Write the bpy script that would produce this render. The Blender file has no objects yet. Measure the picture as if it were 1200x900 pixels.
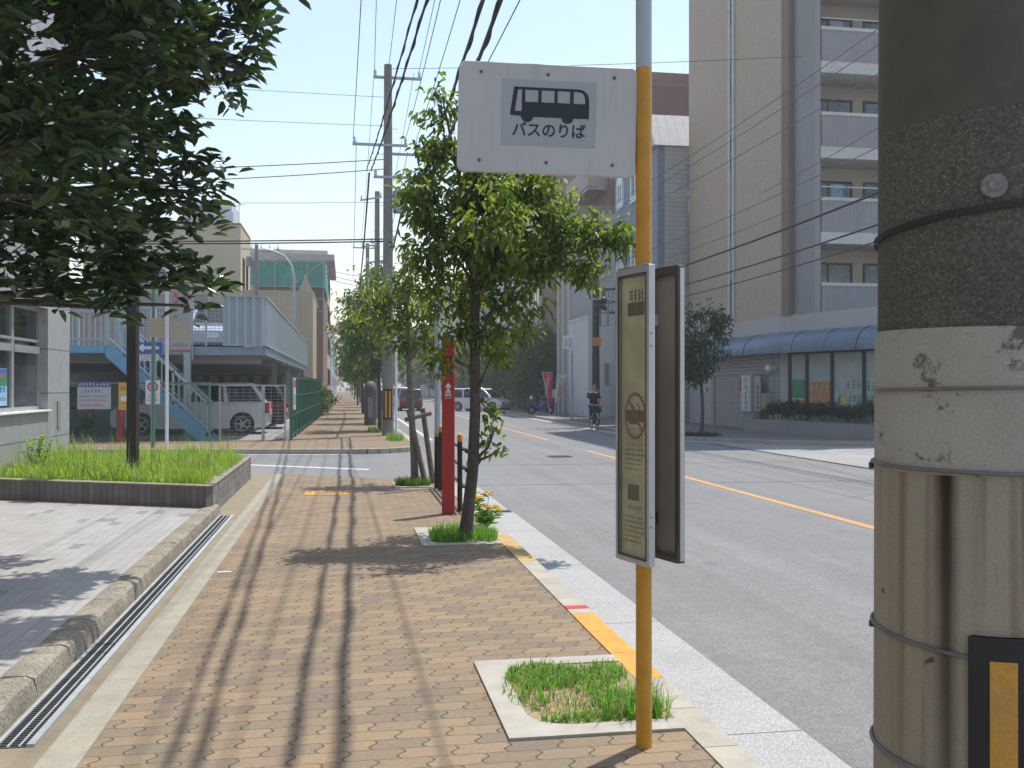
import bpy, bmesh, math, random
import numpy as np
from mathutils import Vector, Matrix

# ------------------------------------------------------------------ camera, world, sun, exposure
S = bpy.context.scene
COL = S.collection
R = math.radians
cam_d = bpy.data.cameras.new('camera')
cam = bpy.data.objects.new('camera', cam_d)
COL.objects.link(cam)
cam_d.sensor_width = 36.0
cam_d.lens = 36.0 * 1150 / 1200
cam_d.clip_start = 0.05
cam_d.clip_end = 3000
cam.location = (0, 0, 1.55)
cam.rotation_euler = (R(90.1), 0, -math.atan(194 / 1150))
S.camera = cam

SUN_EL, SUN_AZ = 70.0, 52.0            # azimuth from +Y towards +X
sun_dir = Vector((math.cos(R(SUN_EL)) * math.sin(R(SUN_AZ)), math.cos(R(SUN_EL)) * math.cos(R(SUN_AZ)), math.sin(R(SUN_EL))))
W = bpy.data.worlds.new('World')
S.world = W
W.use_nodes = True
nt = W.node_tree
nt.nodes.clear()
sky = nt.nodes.new('ShaderNodeTexSky')
sky.sky_type = 'NISHITA'
sky.sun_disc = False
sky.sun_elevation = R(SUN_EL)
sky.sun_rotation = R(SUN_AZ)
sky.air_density = 1.55
sky.dust_density = 1.2
sky.ozone_density = 1.0
bg = nt.nodes.new('ShaderNodeBackground')
bg.inputs['Strength'].default_value = 0.15
wo = nt.nodes.new('ShaderNodeOutputWorld')
wb = nt.nodes.new('ShaderNodeMix')            # small white-balance trim
wb.data_type = 'RGBA'; wb.blend_type = 'MULTIPLY'; wb.inputs[0].default_value = 1.0
wb.inputs[7].default_value = (1.06, 1.01, 1.01, 1)
nt.links.new(sky.outputs[0], wb.inputs[6])
nt.links.new(wb.outputs[2], bg.inputs[0])
nt.links.new(bg.outputs[0], wo.inputs[0])
sl = bpy.data.lights.new('sun', 'SUN')
sl.energy = 4.2
sl.angle = R(0.53)
sl.color = (1.0, 0.955, 0.88)
so = bpy.data.objects.new('sun', sl)
COL.objects.link(so)
so.location = (30, 30, 60)
so.rotation_euler = sun_dir.to_track_quat('Z', 'Y').to_euler()
S.view_settings.view_transform = 'Standard'
S.view_settings.look = 'None'
S.view_settings.gamma = 1.0
S.view_settings.exposure = 0.45
S.view_settings.use_curve_mapping = False
S.cycles.max_bounces = 6
S.cycles.transparent_max_bounces = 12

HAZE = 0.0013

# ------------------------------------------------------------------ materials
MATS = {}
def rgb(r, g, b): return (r, g, b, 1.0)
class N:                                # tiny node-tree helper
    def __init__(self, m):
        m.use_nodes = True
        self.t = m.node_tree
        self.p = self.t.nodes['Principled BSDF']
        self.out = self.t.nodes['Material Output']
    def add(self, kind, **kw):
        n = self.t.nodes.new('ShaderNode' + kind)
        for k, v in kw.items():
            if k.startswith('i_'):
                key = k[2:]
                n.inputs[int(key) if key.isdigit() else key].default_value = v
            else:
                setattr(n, k, v)
        return n
    def link(self, a, b): self.t.links.new(a, b)
    def math(self, op, a, b=None, c=None):
        n = self.t.nodes.new('ShaderNodeMath')
        n.operation = op
        for i, v in enumerate((a, b, c)):
            if v is None: continue
            if isinstance(v, (int, float)): n.inputs[i].default_value = v
            else: self.link(v, n.inputs[i])
        return n.outputs[0]
    def mix(self, fac, a, b, mode='MIX'):
        n = self.t.nodes.new('ShaderNodeMix')
        n.data_type = 'RGBA'
        n.blend_type = mode
        for sock, v in ((n.inputs[0], fac), (n.inputs[6], a), (n.inputs[7], b)):
            if isinstance(v, (int, float)): sock.default_value = v
            elif isinstance(v, tuple): sock.default_value = v
            else: self.link(v, sock)
        return n.outputs[2]
    def coords(self): return self.add('TexCoord').outputs['Object']
    def noise(self, scale, detail=4, rough=0.55, vec=None):
        n = self.add('TexNoise')
        n.inputs['Scale'].default_value = scale
        n.inputs['Detail'].default_value = detail
        n.inputs['Roughness'].default_value = rough
        self.link(vec if vec is not None else self.coords(), n.inputs['Vector'])
        return n.outputs[0]
    def ramp(self, fac, stops):
        n = self.add('ValToRGB')
        e = n.color_ramp.elements
        while len(e) < len(stops): e.new(0.5)
        for i, (p, c) in enumerate(stops):
            e[i].position = p
            e[i].color = c if len(c) == 4 else (*c, 1)
        self.link(fac, n.inputs[0])
        return n.outputs[0]
    def bump(self, h, strength=0.3, dist=0.01):
        n = self.add('Bump')
        n.inputs['Strength'].default_value = strength
        n.inputs['Distance'].default_value = dist
        self.link(h, n.inputs['Height'])
        self.link(n.outputs[0], self.p.inputs['Normal'])

def new_mat(name):
    m = bpy.data.materials.new(name)
    MATS[name] = m
    return m, N(m)

def surf(name, c, rough=0.6, var=0.12, scale=3.0, metal=0.0, bump=0.0, fine=0.0, fine_scale=120, dirt=None, spec=0.5):
    """plain painted / concrete / metal surface with mottling, fine grain and optional stains"""
    m, n = new_mat(name)
    co = n.coords()
    c = (*c, 1)
    lo = tuple(x * (1 - var) for x in c[:3]) + (1,)
    hi = tuple(min(1, x * (1 + var)) for x in c[:3]) + (1,)
    col = n.ramp(n.noise(scale, 5, 0.6, co), [(0.3, lo), (0.7, hi)])
    if fine:
        f = n.noise(fine_scale, 2, 0.7, co)
        g = n.ramp(f, [(0.35, (1 - fine,) * 3), (0.65, (1 + fine,) * 3)])
        col = n.mix(1.0, col, g, 'MULTIPLY')
    if dirt:
        k = n.ramp(n.noise(dirt[1], 6, 0.7, co), [(0.52, (0, 0, 0)), (0.75, (dirt[2],) * 3)])
        col = n.mix(k, col, (*dirt[0], 1))
    n.link(col, n.p.inputs['Base Color'])
    n.p.inputs['Roughness'].default_value = rough
    n.p.inputs['Metallic'].default_value = metal
    n.p.inputs['Specular IOR Level'].default_value = spec
    if bump:
        n.bump(n.noise(fine_scale, 3, 0.6, co), bump, 0.005)
    return m

def leaf_mat(name, dark, light, trans=0.35, rough=0.45, tcol=None):
    m, n = new_mat(name)
    g = n.add('NewGeometry')
    col = n.ramp(g.outputs['Random Per Island'], [(0.0, dark), (0.55, tuple((a + b) / 2 for a, b in zip(dark, light))), (1.0, light)])
    n.link(col, n.p.inputs['Base Color'])
    n.p.inputs['Roughness'].default_value = rough
    tr = n.add('BsdfTranslucent')
    tc = n.mix(1.0, col, (*(tcol or (1.5, 1.7, 0.5)), 1), 'MULTIPLY')
    n.link(tc, tr.inputs['Color'])
    mx = n.add('MixShader', i_0=trans)
    n.link(n.p.outputs[0], mx.inputs[1])
    n.link(tr.outputs[0], mx.inputs[2])
    n.link(mx.outputs[0], n.out.inputs['Surface'])
    return m

def glass_mat(name, tint=(0.02, 0.025, 0.03), rough=0.05, var=0.5):
    """window pane with a dark room behind it: dark glossy sheet with soft blotches of curtains"""
    m, n = new_mat(name)
    co = n.coords()
    col = n.ramp(n.noise(1.3, 2, 0.5, co), [(0.4, tint), (0.7, tuple(min(1, x * (1 + 3 * var) + 0.03 * var) for x in tint))])
    n.link(col, n.p.inputs['Base Color'])
    n.p.inputs['Roughness'].default_value = rough
    n.p.inputs['Specular IOR Level'].default_value = 0.6
    return m

def stripe_mat(name, a, b, axis, period, duty, rough=0.6, bump=0.0, var=0.1, sharp=True):
    """two colours alternating along one object axis (siding, ribs, joints)"""
    m, n = new_mat(name)
    co = n.coords()
    sx = n.add('SeparateXYZ')
    n.link(co, sx.inputs[0])
    f = n.math('FRACT', n.math('DIVIDE', sx.outputs[axis], period))
    k = n.math('LESS_THAN', f, duty)
    col = n.mix(k, (*b, 1), (*a, 1))
    v = n.ramp(n.noise(2.0, 4, 0.6, co), [(0.3, (1 - var,) * 3), (0.7, (1 + var,) * 3)])
    col = n.mix(1.0, col, v, 'MULTIPLY')
    n.link(col, n.p.inputs['Base Color'])
    n.p.inputs['Roughness'].default_value = rough
    if bump: n.bump(f, bump, 0.02)
    return m

def grid_mat(name, c, joint, px, py, axes=(0, 1), w=0.006, rough=0.6, var=0.12, stagger=0.0, odd=None, bump=0.3):
    """tiles: cells px by py on two object axes, joints of width w, each tile slightly its own tone"""
    m, n = new_mat(name)
    co = n.coords()
    sx = n.add('SeparateXYZ')
    n.link(co, sx.inputs[0])
    v = n.math('DIVIDE', sx.outputs[axes[1]], py)
    row = n.math('FLOOR', v)
    u = n.math('DIVIDE', sx.outputs[axes[0]], px)
    if stagger:
        u = n.math('ADD', u, n.math('MULTIPLY', n.math('MODULO', row, 2.0), stagger))
    colm = n.math('FLOOR', u)
    fu, fv = n.math('FRACT', u), n.math('FRACT', v)
    du = n.math('MULTIPLY', n.math('MINIMUM', fu, n.math('SUBTRACT', 1.0, fu)), px)
    dv = n.math('MULTIPLY', n.math('MINIMUM', fv, n.math('SUBTRACT', 1.0, fv)), py)
    d = n.math('MINIMUM', du, dv)
    k = n.math('LESS_THAN', d, w / 2)
    cb = n.add('CombineXYZ')
    n.link(colm, cb.inputs[0]); n.link(row, cb.inputs[1])
    wn = n.add('TexWhiteNoise')
    n.link(cb.outputs[0], wn.inputs[0])
    stops = [(0.0, tuple(x * (1 - var) for x in c)), (0.96 if odd else 1.0, tuple(x * (1 + var) for x in c))]
    if odd: stops.append((0.975, odd))
    base = n.ramp(wn.outputs[0], stops)
    g = n.ramp(n.noise(5, 6, 0.65, co), [(0.3, (0.86,) * 3), (0.7, (1.12,) * 3)])
    base = n.mix(1.0, base, g, 'MULTIPLY')
    n.link(n.mix(k, base, (*joint, 1)), n.p.inputs['Base Color'])
    n.p.inputs['Roughness'].default_value = rough
    if bump: n.bump(n.math('MINIMUM', d, w), bump, 0.01)
    return m

# --- paving of interlocking blocks: rows along X, wavy ends, tan and brown blocks in loose patches
def paver_mat():
    m, n = new_mat('interlocking_pavers')
    co = n.coords()
    sx = n.add('SeparateXYZ')
    n.link(co, sx.inputs[0])
    X, Y = sx.outputs[0], sx.outputs[1]
    LX, LY = 0.228, 0.114
    v0 = n.math('DIVIDE', Y, LY)
    v = n.math('ADD', v0, n.math('MULTIPLY', n.math('SINE', n.math('MULTIPLY', X, 2 * math.pi / (LX / 2))), 0.022))
    row = n.math('FLOOR', v)
    fv = n.math('FRACT', v)
    wave = n.math('MULTIPLY', n.math('SINE', n.math('MULTIPLY', fv, 2 * math.pi)), 0.075)
    u = n.math('ADD', n.math('ADD', n.math('DIVIDE', X, LX), n.math('MULTIPLY', n.math('FLOORED_MODULO', row, 2.0), 0.5)), wave)
    colm = n.math('FLOOR', u)
    fu = n.math('FRACT', u)
    du = n.math('MULTIPLY', n.math('MINIMUM', fu, n.math('SUBTRACT', 1.0, fu)), LX)
    dv = n.math('MULTIPLY', n.math('MINIMUM', fv, n.math('SUBTRACT', 1.0, fv)), LY)
    d = n.math('MINIMUM', du, dv)
    ku = n.ramp(n.math('DIVIDE', du, 0.007), [(0.3, (1, 1, 1)), (0.9, (0, 0, 0))])
    kv = n.ramp(n.math('DIVIDE', dv, 0.006), [(0.3, (0.5,) * 3), (0.9, (0, 0, 0))])
    k = n.math('MAXIMUM', ku, kv)
    cb = n.add('CombineXYZ')
    n.link(colm, cb.inputs[0]); n.link(row, cb.inputs[1])
    wn = n.add('TexWhiteNoise')
    n.link(cb.outputs[0], wn.inputs[0])
    patch = n.noise(0.9, 3, 0.6, co)
    sel = n.math('ADD', n.math('MULTIPLY', wn.outputs[0], 0.62), n.math('MULTIPLY', n.math('SUBTRACT', patch, 0.28), 0.75))
    base = n.ramp(sel, [(0.12, (0.172, 0.138, 0.104)), (0.34, (0.195, 0.152, 0.108)), (0.5, (0.222, 0.169, 0.113)), (0.75, (0.248, 0.184, 0.118)), (0.98, (0.28, 0.193, 0.118))])
    g1 = n.ramp(n.noise(38, 5, 0.75, co), [(0.25, (0.78,) * 3), (0.75, (1.2,) * 3)])
    g2 = n.ramp(n.noise(260, 2, 0.6, co), [(0.3, (0.85,) * 3), (0.7, (1.13,) * 3)])
    base = n.mix(1.0, n.mix(1.0, base, g1, 'MULTIPLY'), g2, 'MULTIPLY')
    grime = n.ramp(n.noise(2.2, 6, 0.7, co), [(0.5, (0, 0, 0)), (0.75, (0.25,) * 3)])
    base = n.mix(grime, base, (0.13, 0.115, 0.098, 1))
    # trodden gum, drip spots and a few darker stains
    vo = n.add('TexVoronoi', i_Scale=2.6); n.link(co, vo.inputs['Vector'])
    sel2 = n.add('SeparateColor'); n.link(vo.outputs['Color'], sel2.inputs[0])
    spot = n.math('MULTIPLY', n.math('LESS_THAN', vo.outputs['Distance'], n.math('MULTIPLY', sel2.outputs[0], 0.085)), n.math('GREATER_THAN', sel2.outputs[1], 0.55))
    base = n.mix(n.math('MULTIPLY', spot, 0.55), base, (0.075, 0.068, 0.06, 1))
    stain = n.ramp(n.noise(0.7, 5, 0.65, co), [(0.60, (0, 0, 0)), (0.72, (0.22,) * 3)])
    base = n.mix(stain, base, (0.095, 0.082, 0.068, 1))
    n.link(n.mix(k, base, (0.08, 0.066, 0.05, 1)), n.p.inputs['Base Color'])
    n.p.inputs['Roughness'].default_value = 0.88
    n.p.inputs['Specular IOR Level'].default_value = 0.25
    h = n.math('ADD', n.math('MINIMUM', d, 0.007), n.math('MULTIPLY', n.noise(120, 3, 0.6, co), 0.002))
    n.bump(h, 0.6, 1.0)
    return m
paver_mat()

def asphalt_mat(name, c0, c1):
    m, n = new_mat(name)
    co = n.coords()
    base = n.ramp(n.noise(0.35, 6, 0.62, co), [(0.3, c0), (0.7, c1)])
    g = n.ramp(n.noise(95, 3, 0.8, co), [(0.3, (0.55,) * 3), (0.5, (1.0,) * 3), (0.72, (1.65,) * 3)])
    g2 = n.ramp(n.noise(9, 5, 0.7, co), [(0.3, (0.9,) * 3), (0.7, (1.1,) * 3)])
    # tyre-worn bands run along the street
    sx = n.add('SeparateXYZ'); n.link(co, sx.inputs[0])
    mp = n.add('Mapping'); mp.inputs['Scale'].default_value = (1.3, 0.03, 1)
    n.link(co, mp.inputs[0])
    g3 = n.ramp(n.noise(1.6, 3, 0.6, mp.outputs[0]), [(0.3, (0.9,) * 3), (0.7, (1.1,) * 3)])
    base = n.mix(1.0, n.mix(1.0, n.mix(1.0, base, g, 'MULTIPLY'), g2, 'MULTIPLY'), g3, 'MULTIPLY')
    patch = n.ramp(n.noise(0.55, 4, 0.7, co), [(0.60, (0, 0, 0)), (0.66, (0.28,) * 3)])
    base = n.mix(patch, base, (0.105, 0.105, 0.107, 1))
    vo = n.add('TexVoronoi', i_Scale=0.9); n.link(co, vo.inputs['Vector'])
    oil = n.ramp(n.math('ADD', vo.outputs['Distance'], n.math('MULTIPLY', n.noise(6, 4, 0.7, co), 0.12)), [(0.10, (0.4,) * 3), (0.17, (0, 0, 0))])
    base = n.mix(oil, base, (0.08, 0.08, 0.082, 1))
    n.link(base, n.p.inputs['Base Color'])
    n.p.inputs['Roughness'].default_value = 0.85
    n.p.inputs['Specular IOR Level'].default_value = 0.3
    n.bump(n.noise(110, 3, 0.7, co), 0.5, 0.006)
    return m
asphalt_mat('worn_asphalt', (0.150, 0.150, 0.150), (0.180, 0.180, 0.179))
asphalt_mat('pale_asphalt', (0.22, 0.22, 0.215), (0.28, 0.275, 0.265))
asphalt_mat('shop_pavement', (0.13, 0.11, 0.10), (0.19, 0.16, 0.145))

surf('ground_earth', (0.22, 0.21, 0.19), 0.95, 0.2, 0.2, fine=0.2)
surf('kerb_concrete', (0.33, 0.305, 0.255), 0.9, 0.14, 4, fine=0.16, fine_scale=170, bump=0.3, dirt=((0.24, 0.21, 0.17), 5, 0.6))
surf('pit_concrete', (0.33, 0.315, 0.275), 0.9, 0.12, 4, fine=0.12, fine_scale=200, bump=0.2, dirt=((0.22, 0.2, 0.16), 7, 0.5))
surf('strip_concrete', (0.27, 0.255, 0.205), 0.92, 0.14, 5, fine=0.18, fine_scale=160, bump=0.3, dirt=((0.25, 0.23, 0.17), 3, 0.5))
surf('tan_concrete', (0.215, 0.18, 0.125), 0.92, 0.16, 4, fine=0.18, fine_scale=150, bump=0.3, dirt=((0.17, 0.15, 0.1), 4, 0.6))
surf('exposed_aggregate', (0.215, 0.192, 0.15), 0.95, 0.25, 5, fine=0.4, fine_scale=70, bump=0.8, dirt=((0.12, 0.1, 0.08), 6, 0.7))
surf('gutter_concrete', (0.295, 0.298, 0.295), 0.85, 0.08, 2, fine=0.4, fine_scale=110, bump=0.35, dirt=((0.27, 0.26, 0.24), 3, 0.5))
surf('yellow_paint', (0.50, 0.25, 0.035), 0.7, 0.12, 6, fine=0.1, dirt=((0.36, 0.27, 0.13), 9, 0.75))
surf('worn_yellow_paint', (0.38, 0.26, 0.09), 0.8, 0.2, 6, fine=0.15, dirt=((0.38, 0.35, 0.28), 5, 0.95))
surf('red_paint', (0.42, 0.03, 0.04), 0.6, 0.1)
surf('white_road_paint', (0.50, 0.50, 0.49), 0.7, 0.08, 5, fine=0.12, dirt=((0.3, 0.3, 0.3), 6, 0.8))
surf('orange_road_paint', (0.44, 0.24, 0.075), 0.7, 0.12, 5, fine=0.15, dirt=((0.22, 0.2, 0.18), 4, 0.9))
surf('seam', (0.05, 0.05, 0.05), 0.9)
surf('soil', (0.27, 0.21, 0.125), 0.95, 0.3, 14, fine=0.35, fine_scale=150, bump=0.8)
surf('turf_soil', (0.12, 0.15, 0.04), 0.95, 0.3, 6, fine=0.3)
surf('galvanised', (0.47, 0.49, 0.50), 0.42, 0.12, 8, metal=0.6, fine=0.05)
surf('drain_steel', (0.40, 0.42, 0.42), 0.5, 0.12, 9, metal=0.35, dirt=((0.2, 0.17, 0.13), 4, 0.5))
surf('drain_dark', (0.045, 0.047, 0.05), 0.6, 0.2, 9, metal=0.3)
surf('aluminium', (0.50, 0.50, 0.51), 0.4, 0.08, 5, metal=0.55, dirt=((0.3, 0.3, 0.3), 8, 0.3))
surf('yellow_pole_paint', (0.50, 0.245, 0.018), 0.45, 0.12, 9, fine=0.06, dirt=((0.22, 0.10, 0.03), 7, 0.35))
surf('grey_pole_paint', (0.36, 0.41, 0.45), 0.45, 0.06, 6, dirt=((0.3, 0.33, 0.36), 5, 0.4))
def sign_mat():
    m, n = new_mat('sign_white')
    co = n.coords()
    mp = n.add('Mapping'); mp.inputs['Scale'].default_value = (9, 9, 0.9); n.link(co, mp.inputs[0])
    base = n.ramp(n.noise(2.5, 5, 0.6, co), [(0.3, (0.445, 0.44, 0.44)), (0.7, (0.48, 0.475, 0.475))])
    st = n.ramp(n.noise(2.2, 5, 0.7, mp.outputs[0]), [(0.52, (0, 0, 0)), (0.74, (0.42,) * 3)])
    base = n.mix(st, base, (0.30, 0.295, 0.285, 1))
    chip = n.ramp(n.noise(30, 5, 0.8, co), [(0.70, (0, 0, 0)), (0.73, (0.6,) * 3)])
    base = n.mix(chip, base, (0.20, 0.15, 0.11, 1))
    n.link(base, n.p.inputs['Base Color'])
    n.p.inputs['Roughness'].default_value = 0.5
sign_mat()
surf('sign_panel_grey', (0.33, 0.36, 0.385), 0.45, 0.05, 4)
surf('icon_dark', (0.014, 0.018, 0.025), 0.5, 0.2)
surf('bolt_dark', (0.10, 0.09, 0.08), 0.5, 0.2, metal=0.4)
surf('case_dark', (0.11, 0.105, 0.095), 0.5, 0.15, 6, metal=0.4)
surf('case_bronze', (0.10, 0.095, 0.08), 0.45, 0.15, 5, metal=0.4)
surf('case_back', (0.34, 0.32, 0.28), 0.5, 0.12, 2, metal=0.2, dirt=((0.12, 0.11, 0.09), 2, 0.6))
surf('old_paper', (0.70, 0.655, 0.50), 0.8, 0.10, 5, dirt=((0.5, 0.45, 0.29), 3, 0.6))
surf('faded_ink', (0.12, 0.115, 0.09), 0.8, 0.2, 20)
surf('faded_ink_pale', (0.22, 0.20, 0.135), 0.8, 0.2, 20)
surf('faded_red', (0.40, 0.10, 0.05), 0.8, 0.15, 20)
surf('black_metal', (0.018, 0.017, 0.016), 0.45, 0.25, 6, metal=0.2)
surf('dark_brown_metal', (0.030, 0.024, 0.022), 0.5, 0.2, 6)
surf('black_rubber', (0.02, 0.02, 0.02), 0.8, 0.2)
surf('cable_black', (0.012, 0.012, 0.013), 0.6, 0.2)
surf('cable_grey', (0.09, 0.09, 0.095), 0.6, 0.2)
surf('red_post_paint', (0.36, 0.02, 0.02), 0.5, 0.10, 4, dirt=((0.2, 0.02, 0.02), 5, 0.5))
surf('pole_concrete', (0.20, 0.19, 0.175), 0.9, 0.14, 3, fine=0.2, fine_scale=90, bump=0.3)
surf('bark', (0.075, 0.062, 0.048), 0.95, 0.35, 14, fine=0.35, fine_scale=60, bump=0.9, dirt=((0.13, 0.125, 0.1), 6, 0.5))
surf('pale_bark', (0.17, 0.145, 0.115), 0.95, 0.3, 14, fine=0.3, fine_scale=60, bump=0.8)
surf('weathered_stake', (0.15, 0.125, 0.10), 0.9, 0.25, 12, fine=0.25, fine_scale=60, bump=0.6)
surf('insulator_white', (0.62, 0.64, 0.64), 0.25, 0.05)
surf('galv_dark', (0.16, 0.165, 0.165), 0.5, 0.15, 8, metal=0.5, dirt=((0.14, 0.08, 0.04), 12, 0.5))
surf('galv_pale', (0.36, 0.40, 0.43), 0.5, 0.1, 5, metal=0.3)

leaf_mat('street_leaf', (0.045, 0.10, 0.02), (0.22, 0.28, 0.05), 0.55, 0.42, (1.5, 1.5, 0.6))
leaf_mat('far_leaf', (0.03, 0.078, 0.018), (0.13, 0.18, 0.04), 0.45, 0.5, (1.6, 1.6, 0.5))
leaf_mat('magnolia_leaf', (0.011, 0.034, 0.012), (0.065, 0.12, 0.026), 0.24, 0.26, (1.3, 1.5, 0.4))
leaf_mat('bright_leaf', (0.04, 0.10, 0.014), (0.13, 0.21, 0.03), 0.45, 0.5)
leaf_mat('dark_leaf', (0.012, 0.035, 0.012), (0.035, 0.075, 0.02), 0.2, 0.4)
leaf_mat('grass_blade', (0.14, 0.27, 0.03), (0.36, 0.52, 0.10), 0.5, 0.5, (1.3, 1.3, 0.5))
leaf_mat('pit_grass_blade', (0.07, 0.20, 0.03), (0.22, 0.40, 0.06), 0.45, 0.5, (1.3, 1.4, 0.5))
leaf_mat('dry_grass_blade', (0.28, 0.23, 0.10), (0.48, 0.42, 0.20), 0.3, 0.7, (1.0, 1.0, 0.8))
leaf_mat('petal', (0.65, 0.36, 0.02), (0.8, 0.5, 0.05), 0.3, 0.5, (1.1, 1.0, 0.6))
glass_mat('window_dark', (0.025, 0.03, 0.035))
glass_mat('window_blue', (0.05, 0.07, 0.09), 0.08, 0.8)
glass_mat('car_glass', (0.012, 0.014, 0.016), 0.04, 0.3)

def clear_glass(name, tint=(0.9, 0.93, 0.9), amount=0.8, haze=(0.5, 0.5, 0.42)):
    m, n = new_mat(name)
    co = n.coords()
    tr = n.add('BsdfTransparent'); tr.inputs[0].default_value = (*tint, 1)
    n.p.inputs['Base Color'].default_value = (*haze, 1)
    n.p.inputs['Roughness'].default_value = 0.12
    f = n.ramp(n.noise(4, 4, 0.6, co), [(0.3, (amount,) * 3), (0.75, (amount - 0.2,) * 3)])
    mx = n.add('MixShader')
    n.link(f, mx.inputs[0]); n.link(n.p.outputs[0], mx.inputs[1]); n.link(tr.outputs[0], mx.inputs[2])
    n.link(mx.outputs[0], n.out.inputs['Surface'])
    return m
clear_glass('case_glass', (0.95, 0.95, 0.90), 0.93, (0.30, 0.30, 0.25))

# ------------------------------------------------------------------ mesh builder
class MB:
    def __init__(self): self.v, self.f, self.mi, self.cur = [], [], [], 0
    def mat(self, i): self.cur = i; return self
    def add(self, vs, fs):
        b = len(self.v)
        self.v += [tuple(p) for p in vs]
        for f in fs:
            self.f.append([b + i for i in f]); self.mi.append(self.cur)
        return self
    def box(self, x0, y0, z0, x1, y1, z1):
        return self.add([(x0, y0, z0), (x1, y0, z0), (x1, y1, z0), (x0, y1, z0), (x0, y0, z1), (x1, y0, z1), (x1, y1, z1), (x0, y1, z1)],
                        [(0, 3, 2, 1), (4, 5, 6, 7), (0, 1, 5, 4), (1, 2, 6, 5), (2, 3, 7, 6), (3, 0, 4, 7)])
    def beam(self, p, q, w, h, up=(0, 0, 1)):
        """square bar from p to q"""
        p, q = Vector(p), Vector(q)
        d = (q - p).normalized()
        s = d.cross(Vector(up))
        if s.length < 1e-4: s = d.cross(Vector((1, 0, 0)))
        s.normalize(); u = s.cross(d).normalized()
        s *= w / 2; u *= h / 2
        vs = [p - s - u, p + s - u, p + s + u, p - s + u, q - s - u, q + s - u, q + s + u, q - s + u]
        return self.add(vs, [(0, 3, 2, 1), (4, 5, 6, 7), (0, 1, 5, 4), (1, 2, 6, 5), (2, 3, 7, 6), (3, 0, 4, 7)])
    def tube(self, pts, r, n=8, caps=True):
        pts = [Vector(p) for p in pts]
        k = len(pts)
        rs = r if isinstance(r, (list, tuple)) else [r] * k
        vs, fs = [], []
        ref = None
        for i, p in enumerate(pts):
            d = (pts[min(i + 1, k - 1)] - pts[max(i - 1, 0)])
            d = d.normalized() if d.length > 1e-9 else Vector((0, 0, 1))
            if ref is None:
                ref = Vector((1, 0, 0)) if abs(d.x) < 0.9 else Vector((0, 1, 0))
            a = (ref - d * ref.dot(d))
            a = a.normalized() if a.length > 1e-6 else d.orthogonal().normalized()
            ref = a
            b = d.cross(a)
            for j in range(n):
                t = 2 * math.pi * j / n
                vs.append(p + (a * math.cos(t) + b * math.sin(t)) * rs[i])
        for i in range(k - 1):
            for j in range(n):
                fs.append((i * n + j, i * n + (j + 1) % n, (i + 1) * n + (j + 1) % n, (i + 1) * n + j))
        if caps:
            fs.append(tuple(range(n - 1, -1, -1)))
            fs.append(tuple(range((k - 1) * n, k * n)))
        return self.add(vs, fs)
    def cyl(self, x, y, z0, z1, r0, r1=None, n=16): return self.tube([(x, y, z0), (x, y, z1)], [r0, r0 if r1 is None else r1], n)
    def prism(self, poly, fn, a, b):
        """closed 2-D outline swept from a to b; fn(u, v, w) gives the 3-D point"""
        k = len(poly)
        vs = [fn(u, v, a) for u, v in poly] + [fn(u, v, b) for u, v in poly]
        fs = [tuple(range(k - 1, -1, -1)), tuple(range(k, 2 * k))] + [(i, (i + 1) % k, k + (i + 1) % k, k + i) for i in range(k)]
        return self.add(vs, fs)
    def slab(self, poly, z0, z1): return self.prism(poly, lambda u, v, w: (u, v, w), z0, z1)
    def lathe(self, x, y, prof, n=16):
        return self.tube([(x, y, z) for r, z in prof], [max(r, 1e-4) for r, z in prof], n)
    def ball(self, c, r, n=10, m=6, sx=1, sy=1, sz=1):
        vs, fs = [], []
        for i in range(m + 1):
            t = math.pi * i / m
            for j in range(n):
                p = 2 * math.pi * j / n
                vs.append((c[0] + r * sx * math.sin(t) * math.cos(p), c[1] + r * sy * math.sin(t) * math.sin(p), c[2] + r * sz * math.cos(t)))
        for i in range(m):
            for j in range(n):
                fs.append((i * n + j, (i + 1) * n + j, (i + 1) * n + (j + 1) % n, i * n + (j + 1) % n))
        return self.add(vs, fs)
    def quad(self, *p): return self.add(p, [tuple(range(len(p)))])
    def build(self, name, mats, parent=None, bevel=0.0, smooth=True, normals=True, seg=2):
        me = bpy.data.meshes.new(name)
        me.from_pydata(self.v, [], self.f)
        mats = mats if isinstance(mats, (list, tuple)) else [mats]
        for m in mats: me.materials.append(MATS[m])
        if len(mats) > 1: me.polygons.foreach_set('material_index', self.mi)
        if normals:
            bm = bmesh.new(); bm.from_mesh(me)
            bmesh.ops.remove_doubles(bm, verts=bm.verts, dist=1e-6)
            bmesh.ops.recalc_face_normals(bm, faces=bm.faces)
            bm.to_mesh(me); bm.free()
        if smooth:
            me.polygons.foreach_set('use_smooth', [True] * len(me.polygons))
            me.set_sharp_from_angle(angle=R(38))
        me.update()
        o = bpy.data.objects.new(name, me)
        COL.objects.link(o)
        if parent is not None: o.parent = parent
        if bevel:
            b = o.modifiers.new('bevel', 'BEVEL')
            b.width = bevel; b.segments = seg; b.limit_method = 'ANGLE'; b.angle_limit = R(40)
        return o

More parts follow.
